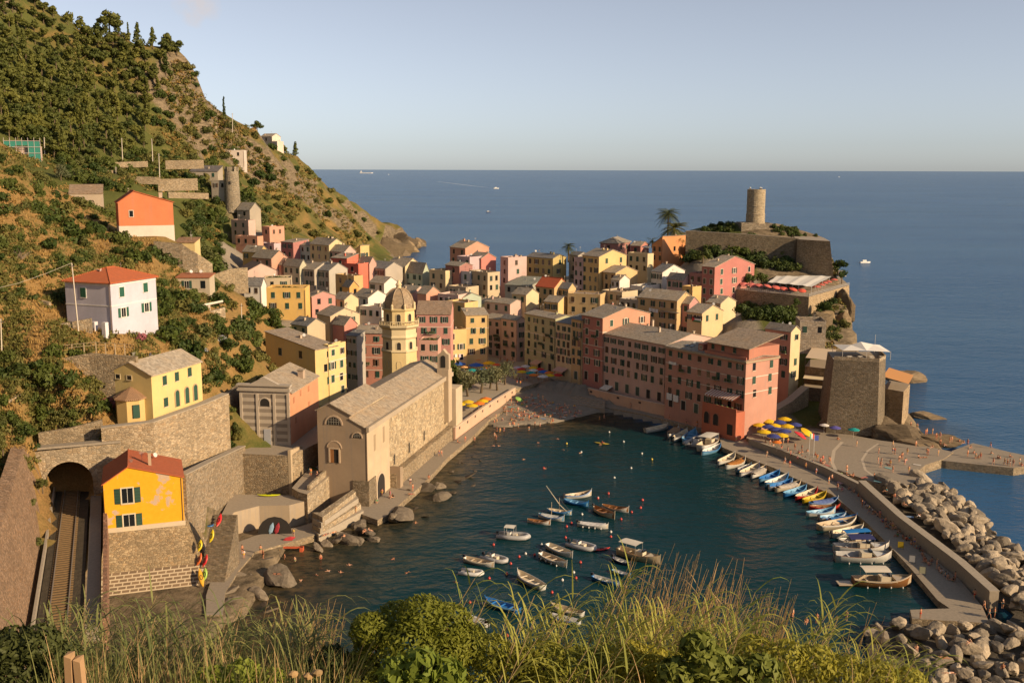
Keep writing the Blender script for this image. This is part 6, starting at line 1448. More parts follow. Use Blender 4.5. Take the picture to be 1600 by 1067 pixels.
    if canopy:
        cx_, cl, z = canopy[1], canopy[2], hz + 1.75
        b = MB(); n = 6; w = Bm * .46
        vv = [(cx_ * L + cl * L * (i / n - .5), y * w, z + .12 * (1 - y * y) - .05 * abs(i / n - .5)) for i in range(n + 1) for y in (-1, -.5, 0, .5, 1)]
        vv += [(x, y, q - .05) for x, y, q in vv]; k5 = (n + 1) * 5
        fs = [(i * 5 + k, (i + 1) * 5 + k, (i + 1) * 5 + k + 1, i * 5 + k + 1) for i in range(n) for k in range(4)]; fs += [tuple(k5 + q for q in f[::-1]) for f in fs]
        b.add(vv, fs); b.obj('canopy', [plain(canopy[0], .8, .15, name='canopy cloth')], root)
        for sx in (-1, 1):
            for sy in (-1, 1): b = MB(); b.tube([(cx_ * L + sx * cl * L * .46, sy * w * .95, hz), (cx_ * L + sx * cl * L * .46, sy * w * .95, z)], .03, 4); b.obj('canopy_post', [plain((.5, .48, .45), .4, metal=.5)], root)
    if mast:
        b = MB(); b.tube([(0, 0, .1), (0, 0, L * .62)], [.07, .045], 6); b.obj('mast', [paint(TAN)], root)
        if mast == 2: b = MB(); b.tube([(-L * .62, L * .2, L * .95), (0, .1, L * .34), (L * .42, -L * .1, .5)], [.05, .10, .06], 6); b.obj('yard', [paint(CR)], root); b = MB(); b.tube([(0, 0, L * .6), (L * .45, 0, hz + .1)], .012, 3); b.obj('stay', [IRON], root)
    if fenders:
        for k in range(4): b = MB(); b.lathe([(.02, 0), (.13, .1), (.13, .32), (.02, .42)], 7, -L * .3 + k * L * .2, -Bm * .5, 0); b.obj('fender', [paint(WH)], root)
    return root
random.seed(5)
G = 'boats moored in mid harbour'
boat('white boat with a high curved bow rafted beside the blue rowing boat', (882, 779), (924, 774), WH, TAN, stripe=BL, motor=True, group=G)
boat('blue open boat lying in front of the white high bowed one', (882, 784), (919, 792), BL, LB, stripe=BL, group=G)
boat('white boat with a brown wooden inside and a dark blue seat cloth', (941, 793), (982, 801), WH, WD, stripe=WD, group=G)
boat('brown varnished boat with a dark motor beside the white wooden one', (927, 796), (961, 811), CR, WD, stripe=WD, motor=True, group=G)
boat('blue sailing boat with a mast and a long slanting yard', (855, 799), (893, 805), LB, CR, mast=2, stripe=BL, group=G)
boat('white and blue boat with a bare mast and a furled cover', (842, 807), (881, 815), WH, LB, mast=1, cover=(.5, .5, .46), stripe=BL, group=G)
boat('varnished boat with blue cloths inside left of the mast boats', (824, 815), (860, 820), WH, WD, stripe=WD, group=G)
boat('white boat covered by a pale tarpaulin with fenders', (903, 821), (950, 826), WH, CR, 'row', cover=(.52, .50, .47), motor=True, fenders=True, group=G)
boat('grey inflatable boat with a cream sunshade and console', (778, 838), (828, 842), GYB, CR, 'rib', canopy=((.58, .54, .46), -.12, .32), group=G)
boat('grey inflatable boat without shade right of the white rowing boats', (890, 850), (931, 861), GYB, CR, 'rib', group=G)
boat('white rowing boat, upper one of a close pair', (856, 855), (894, 872), WH, CR, 'row', stripe=GYB, group=G)
boat('white rowing boat with grey benches, lower one of a close pair', (845, 869), (885, 887), WH, TAN, 'row', motor=True, fenders=True, group=G)
boat('big white motor boat with a cream canopy near the tall dry reeds', (966, 864), (1031, 882), (.52, .42, .27), TAN, 'cabin', canopy=((.55, .50, .42), -.2, .42), group=G)
boat('small grey inflatable boat with a bench beside the cream rowing boat', (756, 870), (793, 880), GYB, CR, 'rib', group=G)
boat('cream rowing boat with an outboard left of the group', (726, 876), (772, 886), WH, TAN, 'row', motor=True, stripe=CR, group=G)
boat('small white inflatable dinghy, leftmost craft', (719, 894), (755, 899), (.58, .56, .52), GYB, 'dinghy', group=G)
boat('white rowing boat alone in the dark water above the reeds', (849, 922), (808, 900), WH, CR, 'row', stripe=GYB, group=G)
boat('bright blue rowing boat behind the reed tips', (811, 958), (758, 942), BL, BL, 'row', stripe=LB, group=G)
boat('white boat with a folded tarpaulin half behind the bush', (763, 979), (717, 965), WH, WD, 'row', cover=(.42, .40, .38), motor=True, group=G)
boat('white boat with a tan inside, upper one of two seen through reeds', (911, 963), (861, 950), WH, TAN, 'row', stripe=CR, group=G)
boat('white boat with a grey cover, lower one of two seen through reeds', (906, 976), (860, 965), WH, TAN, 'row', cover=(.40, .38, .36), stripe=BL, group=G)
boat('blue and white boat hidden behind the dry stems', (926, 904), (967, 916), BL, WH, 'row', motor=True, group=G)
boat('small pale blue boat partly covered by a reed plume', (957, 893), (985, 902), LB, WH, 'row', group=G)
boat('dark blue boat tucked under the big canopy boat', (958, 874), (985, 885), NV, WH, 'row', motor=True, group=G)
G = 'boats tied along the quay'
boat('white boat at the far end of the quay row', (1009, 676), (1042, 669), WH, CR, 'row', stripe=CR, motor=True, group=G)
boat('brown boat with a wooden deck, second from the far end of the quay row', (1045, 684), (1060, 673), WH, WD, cover=(.30, .20, .12), group=G)
boat('white boat with a dark blue strake before the big brick house', (1052, 690), (1074, 679), WH, CR, stripe=NV, motor=True, group=G)
boat('pale blue open boat between white boats by the brick house', (1068, 693), (1086, 680), LB, LB, stripe=BL, group=G)
boat('grey inflatable boat moored at the quay corner', (1079, 697), (1104, 686), GYB, GYB, 'rib', group=G)
boat('white motor boat with a hard cream top at the quay corner', (1093, 705), (1123, 690), WH, CR, 'cabin', canopy=((.60, .56, .48), -.05, .5), group=G)
boat('long pale blue and white boat at the quay corner', (1096, 711), (1126, 702), LB, WH, stripe=BL, motor=True, group=G)
boat('white boat with a pale floor, first below the quay corner', (1123, 727), (1147, 716), WH, CR, stripe=CR, group=G)
boat('white boat under an orange brown cover', (1134, 733), (1164, 723), WH, WD, cover=(.42, .17, .04), stripe=CR, group=G)
boat('small grey blue boat between the orange covered and the white one', (1152, 738), (1173, 730), LB, GYB, 'row', motor=True, group=G)
boat('white boat with a dark blue bottom line and raised bow', (1157, 745), (1185, 733), WH, CR, stripe=NV, group=G)
boat('white boat with a beige deck left of the three blue boats', (1175, 748), (1196, 736), WH, TAN, cover=(.48, .42, .33), group=G)
boat('light blue boat, upper one of three blue boats', (1186, 754), (1218, 744), LB, BL, stripe=BL, group=G)
boat('light blue boat with white benches, middle one of three blue boats', (1196, 761), (1231, 750), LB, WH, stripe=BL, group=G)
boat('blue and white boat, lower one of three blue boats', (1201, 766), (1238, 757), WH, BL, stripe=BL, motor=True, group=G)
boat('cream boat with a flat sand coloured cover', (1212, 769), (1250, 760), CR, TAN, cover=(.52, .45, .36), group=G)
boat('vivid blue boat above the red one', (1224, 776), (1260, 767), BL, LB, stripe=LB, group=G)
boat('red painted boat above the yellow one', (1244, 782), (1276, 771), RDD, CR, stripe=RDD, group=G)
boat('yellow painted boat on the quay row', (1255, 787), (1290, 777), (.52, .36, .02), (.5, .38, .05), stripe=(.5, .34, .02), group=G)
boat('blue and white boat under a cloth right below the yellow one', (1264, 791), (1309, 786), WH, BL, cover=(.12, .17, .36), stripe=BL, group=G)
boat('low dark red boat under the blue and white one', (1265, 796), (1312, 796), RDD, WD, stripe=RDD, group=G)
boat('white boat with a pale blue floor', (1260, 806), (1305, 801), WH, LB, stripe=LB, group=G)
boat('white boat with blue gear beside the pale blue floored one', (1280, 813), (1321, 808), WH, LB, 'row', motor=True, stripe=BL, group=G)
boat('boat under a bright blue full cover', (1292, 818), (1338, 813), BL, BL, cover=(.03, .15, .36), group=G)
boat('large cream boat with a high stem near the quay steps', (1279, 828), (1337, 818), CR, TAN, 'row', stripe=WH, group=G)
boat('white boat with a black motor next to the large cream one', (1300, 840), (1348, 829), WH, CR, 'row', motor=True, group=G)
boat('white boat beneath a vivid blue sunshade', (1312, 850), (1362, 847), WH, GYB, 'cabin', canopy=((.02, .16, .42), .0, .78), group=G)
boat('white motor boat beneath a navy sunshade', (1303, 862), (1388, 862), WH, GYB, 'cabin', canopy=((.035, .04, .12), -.02, .45), group=G)
boat('largest white motor boat with a glass console on the quay row', (1304, 876), (1392, 876), WH, GYB, 'cabin', motor=True, fenders=True, group=G)
wbt = boat('varnished wooden tour boat with cream canopies and a stern platform', (1332, 914), (1423, 914), WD, TAN, 'cabin', canopy=((.60, .53, .42), -.12, .45), stripe=CR, fenders=True, group=G)
b = MB(); b.box(-7.6, -5.2, -1.0, 1.0, .3, .42); b.obj('swim_platform', [paint(TAN)], wbt)
# buoys
def buoy(x, y, col, word, i):
    p = onZ(x, y, 0); b = MB(); b.lathe([(.02, -.1), (.2, 0), (.25, .15), (.2, .3), (.07, .36), (.05, .48)], 9)
    b.obj('mooring_buoy', [plain(col, .4, name='buoy')], label='small %s mooring buoy floating among the boats' % word, cat='buoy', group='%s mooring buoys' % word, loc=p)
RB, WB, YB_ = (.48, .05, .035), (.6, .58, .54), (.6, .42, .04)
for i, (x, y, c_) in enumerate([(1083, 125, 0), (1018, 155, 1), (1297, 167, 0), (1285, 215, 0), (1228, 243, 0), (918, 257, 1), (1162, 287, 0), (852, 312, 0), (822, 333, 0), (1098, 367, 1), (1098, 397, 0), (815, 402, 0), (665, 447, 1), (703, 447, 0), (365, 447, 0), (525, 522, 0), (565, 503, 1), (622, 510, 0), (908, 557, 0), (472, 565, 0), (448, 630, 0), (866, 620, 1), (880, 655, 0), (338, 657, 0), (795, 668, 1), (217, 808, 0), (730, 745, 0), (450, 1015, 0)]):
    buoy(680 + x / 4, 740 + y / 4, (RB, WB)[c_], ('red', 'white')[c_], i)
for x, y, c_ in [(742, 535, 2), (1008, 463, 1), (1098, 523, 1), (1212, 597, 1), (1275, 633, 2), (1145, 688, 1), (1040, 748, 1), (598, 688, 0), (833, 588, 1), (1003, 848, 0), (937, 877, 0), (1215, 888, 0), (1203, 937, 0)]:
    buoy(700 + x / 4, 560 + y / 4, (RB, WB, YB_)[c_], ('red', 'white', 'yellow')[c_], 0)
# kayaks and small craft
def kayak(label, A, B_, col, up=0.0, roll=0.0):
    v = B_ - A; L = v.length; b = MB(); n = 9; vs = []
    for i in range(n):
        s = i / (n - 1); w = .46 * max(.03, 1 - abs(2 * s - 1) ** 2.2); x = -L / 2 + L * s
        for k in range(8): a = 2 * PI * k / 8; vs.append((x, w * math.cos(a), .16 + (.17 * math.sin(a)) * (.4 + .6 * w / .46) + .12 * (2 * s - 1) ** 4))
    b.add(vs, [(i * 8 + k, (i + 1) * 8 + k, (i + 1) * 8 + (k + 1) % 8, i * 8 + (k + 1) % 8) for i in range(n - 1) for k in range(8)])
    rt_ = thing('kayak', label, 'kayak', (A + B_) / 2, 0, None); rt_.rotation_mode = 'QUATERNION'; rt_.rotation_quaternion = v.to_track_quat('X', 'Z')
    b.obj('hull', [plain(col, .35, .5, name='kayak plastic')], rt_, smooth=True)
    q = MB(); q.lathe([(.3, .0), (.3, .06), (.22, .06), (.22, .0)], 12); q.obj('cockpit', [plain((.02, .02, .02), .5)], rt_, loc=(0, 0, .31), scale=(1.5, .8, 1))
    return rt_
kayak('yellow green kayak lying on the ledge above the grotto', onZ(401, 776, 5.5) + Vector((0, .6, 0)), onZ(437, 776, 5.5) + Vector((0, .6, 0)), (.50, .52, .01))
for lb_, a, c_, col in (('red kayak, uppermost on the stairs by the yellow house', (339, 824, 169), (346, 803, 171), (.5, .02, .02)), ('yellow kayak below the red one on the stairs', (329, 848, 167), (334, 827, 168), (.58, .44, .01)), ('blue kayak lying across below the top red one', (324, 824, 168), (334, 821, 169), (.03, .12, .28)), ('short yellow kayak left on the kayak stairs', (311, 862, 166), (315, 843, 167), (.58, .44, .01)),
    ('orange red kayak leaning on the bastion wall', (309, 884, 165), (316, 864, 166), (.55, .12, .03)), ('red kayak beside the orange red one', (318, 886, 165), (325, 866, 166), (.5, .02, .02)), ('lime green kayak at the foot of the stairs', (319, 908, 163), (322, 887, 164), (.28, .42, .06)), ('orange kayak, lowest on the left of the stairs', (317, 918, 162), (311, 888, 164), (.58, .30, .02))):
    A, B_ = at(*a), at(*c_); kayak(lb_, A, B_, col)
st_ = thing('kayak_stairs', 'stone stairs climbing beside the bastion wall with kayaks stored on them', 'stairs', (0, 0, 0)); b = MB()
A, B_ = at(322, 922, 162.5) - Vector((.4, 0, .5)), at(343, 800, 172) + Vector((0, 0, -.4)); dv = (B_ - A); s_ = Vector((dv.y, -dv.x, 0)).normalized()
for i in range(22):
    f0, f1 = i / 22, (i + 1) / 22; p, q = A.lerp(B_, f0), A.lerp(B_, f1); b.prism([tuple((p - s_ * 1.2)[:2]), tuple((q - s_ * 1.2)[:2]), tuple((q + s_ * 3.2)[:2]), tuple((p + s_ * 3.2)[:2])], -1, q.z)
b.obj('masonry', [STD], st_)
kayak('red pedal float in front of the big canopy boat', onZ(927, 861, 0), onZ(953, 857, 0), (.5, .03, .02))
kayak('yellow kayak with a paddler in the middle of the harbour', onZ(929, 692, 0), onZ(952, 695, 0), (.58, .42, .04))
b = MB(); o = onZ(455, 860, 0); b.box(-2.2, 2.2, -.25, .25, .5, .75); b.box(-2.3, -1.7, -.7, .5, 0, .75); b.box(1.7, 2.3, -.7, .5, 0, .75); b.obj('float', [plain((.50, .10, .04), .6, name='orange float')], label='orange swimming float frame at the near shore', cat='float', loc=o)
for lb_, x, y, col in (('blue board standing in the grotto', 424, 826, (.25, .38, .5)), ('red and white board lying in the grotto mouth', 445, 836, (.5, .05, .06)), ('dark red board in the grotto', 433, 826, (.3, .03, .04))):
    p = onZ(x, y + 4, 1.3); b = MB(); b.lathe([(.05, 0), (.4, .5), (.42, 1.6), (.05, 2.4)], 8); b.obj('paddle_board', [plain(col, .5)], label=lb_, cat='board', loc=p + Vector((0, -1.4, 0)), scale=(1, .3, 1), rot=(0, .3 if col[0] < .4 else 1.3, 0))
# ---------------------------------------------------------------- trees and shrubs
PINE = leafmat((.05, .07, .016), (.14, .15, .032), 'pine needles', .2)
SCRB = leafmat((.06, .075, .02), (.165, .16, .045), 'scrub leaves', .2)
OLIV = leafmat((.085, .105, .055), (.20, .20, .10), 'olive leaves', .2)
DKGR = leafmat((.035, .058, .014), (.09, .115, .026), 'dark leaves', .2)
FLOW = leafmat((.30, .07, .12), (.38, .20, .12), 'flowers', .2)
PALEB = leafmat((.20, .24, .27), (.34, .38, .42), 'pale blue flowers', .2)
DEAD = plain((.25, .19, .13), .9, name='dry twigs')
BARK = plain((.12, .085, .05), .95, name='bark', var=.35)
def rv(rg):
    while True:
        v = Vector((rg.uniform(-1, 1), rg.uniform(-1, 1), rg.uniform(-1, 1)))
        if .01 < v.length < 1: return v
def crown(rg, blobs, per, size, aspect=.6):
    """leaf sprays spread over and through a set of blobs (centre, radius xyz)"""
    b = MB()
    for c, r in blobs:
        for _ in range(per):
            v = rv(rg); v = v.normalized() * (v.length ** .35); p = Vector((c[0] + v.x * r[0], c[1] + v.y * r[1], c[2] + v.z * r[2]))
            n = (v.normalized() + rv(rg) * .9).normalized(); t_ = n.cross(rv(rg)).normalized(); u_ = n.cross(t_); s = size * rg.uniform(.55, 1.35)
            b.add([p - t_ * s, p - u_ * s * aspect * .8, p + t_ * s, p + u_ * s * aspect], [(0, 1, 2, 3)])
    return b
def trunk(rg, h, r, limbs, spread):
    b = MB(); top = Vector((rg.uniform(-.3, .3), rg.uniform(-.3, .3), h)); b.tube([(0, 0, -1.5), (0, 0, 0), top * .5 + Vector((rg.uniform(-.15, .15), 0, 0)), top], [r * 1.4, r * 1.15, r * .8, r * .35], 7)
    for i in range(limbs):
        a = rg.uniform(0, 6.28); s = top * rg.uniform(.45, .9); e = s + Vector((math.cos(a) * spread, math.sin(a) * spread, rg.uniform(.2, .6) * spread)); b.tube([s, s.lerp(e, .5) + Vector((0, 0, .15)), e], [r * .5, r * .35, r * .12], 5)
    return b
def tree_proto(name, kind, seed, leaf):
    rg = random.Random(seed); bl = []
    if kind == 'pine':
        h = 8.5; tb = trunk(rg, 7.2, .26, 6, 2.4)
        for k in range(11): a = rg.uniform(0, 6.28); q = rg.uniform(.4, 2.9); bl.append(((q * math.cos(a), q * math.sin(a), rg.uniform(3.6, 8.0) - q * .5), (rg.uniform(1.2, 1.9), rg.uniform(1.2, 1.9), rg.uniform(.7, 1.1))))
        cb = crown(rg, bl, 62, .62)
    elif kind == 'tall':
        tb = trunk(rg, 10, .25, 4, 1.6)
        for k in range(10): a = rg.uniform(0, 6.28); f = k / 9; q = (1 - f) * rg.uniform(.8, 2.2); bl.append(((q * math.cos(a), q * math.sin(a), 2.8 + 8.2 * f), (1.8 - 1.1 * f, 1.8 - 1.1 * f, 1.1)))
        cb = crown(rg, bl, 60, .55)
    elif kind == 'cypress':
        tb = trunk(rg, 8, .2, 0, 0)
        for k in range(9): f = k / 8; bl.append(((rg.uniform(-.2, .2), rg.uniform(-.2, .2), .8 + 9.5 * f), (1.15 * (1 - f * .75), 1.15 * (1 - f * .75), 1.0)))
        cb = crown(rg, bl, 60, .4)
    elif kind == 'bush':
        tb = trunk(rg, 1.0, .12, 5, .8)
        for k in range(8): a = rg.uniform(0, 6.28); q = rg.uniform(.1, 1.15); bl.append(((q * math.cos(a), q * math.sin(a), rg.uniform(.5, 1.5) - q * .35), (rg.uniform(.5, .85),) * 2 + (rg.uniform(.45, .7),)))
        cb = crown(rg, bl, 85, .21)
    elif kind == 'olive':
        tb = trunk(rg, 3.0, .22, 6, 1.5)
        for k in range(10): a = rg.uniform(0, 6.28); q = rg.uniform(.3, 2.0); bl.append(((q * math.cos(a), q * math.sin(a), rg.uniform(2.4, 4.6) - q * .3), (rg.uniform(.8, 1.25),) * 2 + (rg.uniform(.7, 1.0),)))
        cb = crown(rg, bl, 90, .26, .35)
    root = thing(name, '', 'tree'); cb.obj('crown', [leaf], root); tb.obj('trunk', [BARK], root); return root
PROTO = {}
for nm, kd, lf, cnt in (('pine_tree', 'pine', PINE, 4), ('conifer_tree', 'tall', PINE, 2), ('cypress_tree', 'cypress', DKGR, 1), ('green_shrub', 'bush', LEAF, 4), ('dark_shrub', 'bush', DKGR, 3), ('scrub_bush', 'bush', SCRB, 3), ('olive_tree', 'olive', OLIV, 3), ('flower', 'bush', FLOW, 1), ('paleflower', 'bush', PALEB, 1)):
    PROTO[nm] = [[tree_proto({'flower': 'flowering_shrub', 'paleflower': 'flowering_shrub'}.get(nm, nm), kd, hash_ * 13 + len(nm), lf), False] for hash_ in range(1, cnt + 1)]
def plant(nm, p, s, label, group=None, cat='tree', sz=None):
    pr = random.choice(PROTO[nm]); sc_ = (s * uni(.9, 1.1), s * uni(.9, 1.1), s * (sz or 1) * uni(.9, 1.1)); rz = (0, 0, uni(0, 6.28))
    if not pr[1]: pr[1] = True; r = pr[0]; r.location = p; r.rotation_euler = rz; r.scale = sc_
    else: r = dup(pr[0], p, rz, sc_)
    for k_ in ('group',):
        if k_ in r: del r[k_]
    r['label'] = label; r['category'] = cat
    if group: r['group'] = group
    return r
def pxin(x, y, poly): return bool(inpoly(np.array([float(x)]), np.array([float(y)]), poly)[0])
def pxscatter(poly, dmin, n, tries=9000):
    xs = [p[0] for p in poly]; ys = [p[1] for p in poly]; out = []
    for _ in range(tries):
        x, y = uni(min(xs), max(xs)), uni(min(ys), max(ys))
        if pxin(x, y, poly) and all((x - a) ** 2 + (y - b_) ** 2 > dmin * dmin for a, b_ in out): out.append((x, y))
        if len(out) >= n: break
    return out
random.seed(31)
FOREST = [(-20, -10), (45, 0), (100, 36), (142, 58), (215, 73), (268, 82), (258, 130), (238, 165), (226, 212), (236, 230), (190, 247), (110, 258), (85, 262), (75, 236), (-10, 212)]
for x, y in sorted(pxscatter(FOREST, 13.5, 235), key=lambda q: q[1]):
    p = hit(x, y)
    if p is None or p.z < 3: continue
    up = y < 95 and x < 120
    s = uni(.62, .85) if up else uni(.8, 1.12)
    plant('pine_tree' if rnd() < .8 else 'conifer_tree', p, s * .95, 'dense dark pine on the upper left mountainside' if x < 130 and y < 120 else ('pine in the lower wood behind the hillside houses' if y > 170 else 'rounded pine in the wood on the middle mountainside'),
          'pines high on the left mountain' if x < 130 and y < 120 else ('pines in the lower wood' if y > 170 else 'pines of the middle wood'))
for x, y, Y, nm, s, lb_ in ((103, 30, 566, 'pine_tree', 1.15, 'lone umbrella shaped pine on the skyline left of the terraces'), (133, 50, 572, 'pine_tree', 1.35, 'broad pine on the skyline above the dry terraces'), (172, 58, 575, 'pine_tree', 1.5, 'grey green cedar like tree on the skyline'), (186, 60, 574, 'conifer_tree', .9, 'pointed conifer right of the cedar on the skyline'), (201, 66, 572, 'cypress_tree', .8, 'slim dark cypress on the skyline among the pines'), (216, 72, 571, 'conifer_tree', 1.0, 'bright green conifer near the middle of the skyline'),
    (237, 76, 568, 'cypress_tree', .7, 'small cypress left of the cliff edge on the skyline'), (262, 78, 563, 'pine_tree', .95, 'pine standing at the cliff edge on the skyline'), (276, 78, 561, 'pine_tree', .9, 'last pine right at the top of the rocky cliff'), (350, 172, 606, 'cypress_tree', 1.0, 'single dark cypress on the ridge below the cliff'), (333, 152, 594, 'conifer_tree', .5, 'small tree left of the single cypress'), (402, 200, 652, 'pine_tree', .9, 'round tree at the kink of the ridge'), (462, 246, 722, 'conifer_tree', .9, 'pointed tree on the seaward ridge'), (443, 232, 700, 'pine_tree', .8, 'bushy tree below the far ridge cabin')):
    p = at(x, y, Y); p.z = min(p.z, gz(p.x, p.y)) - .3; plant(nm, p, s * 1.12, lb_)
SLOPE = [(268, 96), (296, 95), (328, 158), (402, 196), (470, 256), (540, 318), (600, 372), (560, 388), (480, 372), (420, 352), (380, 335), (330, 262), (250, 262), (238, 220), (250, 150)]
for x, y in pxscatter(SLOPE, 15, 150):
    p = hit(x, y)
    if p: plant('scrub_bush' if rnd() < .7 else 'green_shrub', p - Vector((0, 0, .3)), uni(1.3, 2.8), 'wild bush on the steep slope of the far headland', 'bushes on the far headland', 'bush')
# low scrub that covers the slopes
b = MB(); rg = random.Random(3)
def clump(b, p, r, n, s):
    for _ in range(n):
        v = rv(rg); q = p + Vector((v.x * r, v.y * r, abs(v.z) * r * .7)); n_ = (v + rv(rg)).normalized(); t_ = n_.cross(rv(rg)).normalized(); u_ = n_.cross(t_); k = s * rg.uniform(.6, 1.3)
        b.add([q - t_ * k, q - u_ * k * .5, q + t_ * k, q + u_ * k * .6], [(0, 1, 2, 3)])
for poly, n, r, s in ((SLOPE, 1900, 1.6, .55), ([(1238, 470), (1325, 447), (1327, 500), (1300, 560), (1255, 505)], 130, 1.0, .4), ([(1296, 380), (1318, 395), (1330, 440), (1300, 430)], 60, 1.2, .4), ([(-10, 200), (75, 230), (120, 262), (240, 240), (330, 262), (372, 335), (330, 400), (300, 300), (180, 300), (60, 262), (-10, 240)], 1300, 1.4, .45), ([(180, 660), (260, 640), (340, 640), (360, 690), (200, 720)], 40, .6, .2)):
    xs = [p[0] for p in poly]; ys = [p[1] for p in poly]; c_ = 0
    for _ in range(n * 4):
        x, y = rg.uniform(min(xs), max(xs)), rg.uniform(min(ys), max(ys))
        if not pxin(x, y, poly) or mnoise.noise((x * .03, y * .03, 0)) < -.12: continue
        p = hit(x, y)
        if p is None or p.y < 180: continue
        b.mi = 0 if rg.random() < .7 else 1; clump(b, p, r * rg.uniform(.6, 1.4), 17, s); c_ += 1
        if c_ >= n: break
b.obj('scrub', [SCRB, leafmat((.16, .11, .035), (.28, .19, .06), 'dry scrub', .15)], kind='stuff')
b = MB(); NEAR = [(-10, 225), (60, 268), (170, 316), (260, 385), (330, 470), (350, 600), (200, 680), (60, 720), (-10, 800)]
DRYG = leafmat((.21, .135, .045), (.36, .245, .085), 'dry grass', .2); c_ = 0
for _ in range(9000):
    x, y = rg.uniform(-10, 350), rg.uniform(225, 800)
    if not pxin(x, y, NEAR): continue
    p = hit(x, y)
    if p is None or p.z < 12: continue
    w_ = mnoise.noise((x * .025, y * .025, 5)); b.mi = 0 if w_ > .12 else 1
    for k in range(7):
        q = p + Vector((rg.uniform(-.8, .8), rg.uniform(-.8, .8), 0)); a = rg.uniform(0, 6.28); h_ = rg.uniform(.3, .8); d_ = Vector((math.cos(a), math.sin(a), 0)) * rg.uniform(.08, .2)
        b.add([q - d_, q + d_, q + d_ * .4 + Vector((rg.uniform(-.3, .3), rg.uniform(-.3, .3), h_))], [(0, 1, 2)])
    if w_ < .06 and rg.random() < .75: b.mi = 1; clump(b, p, 1.0, 15, .3)
    c_ += 1
    if c_ > 5200: break
b.obj('grass', [DRYG, SCRB], kind='stuff')
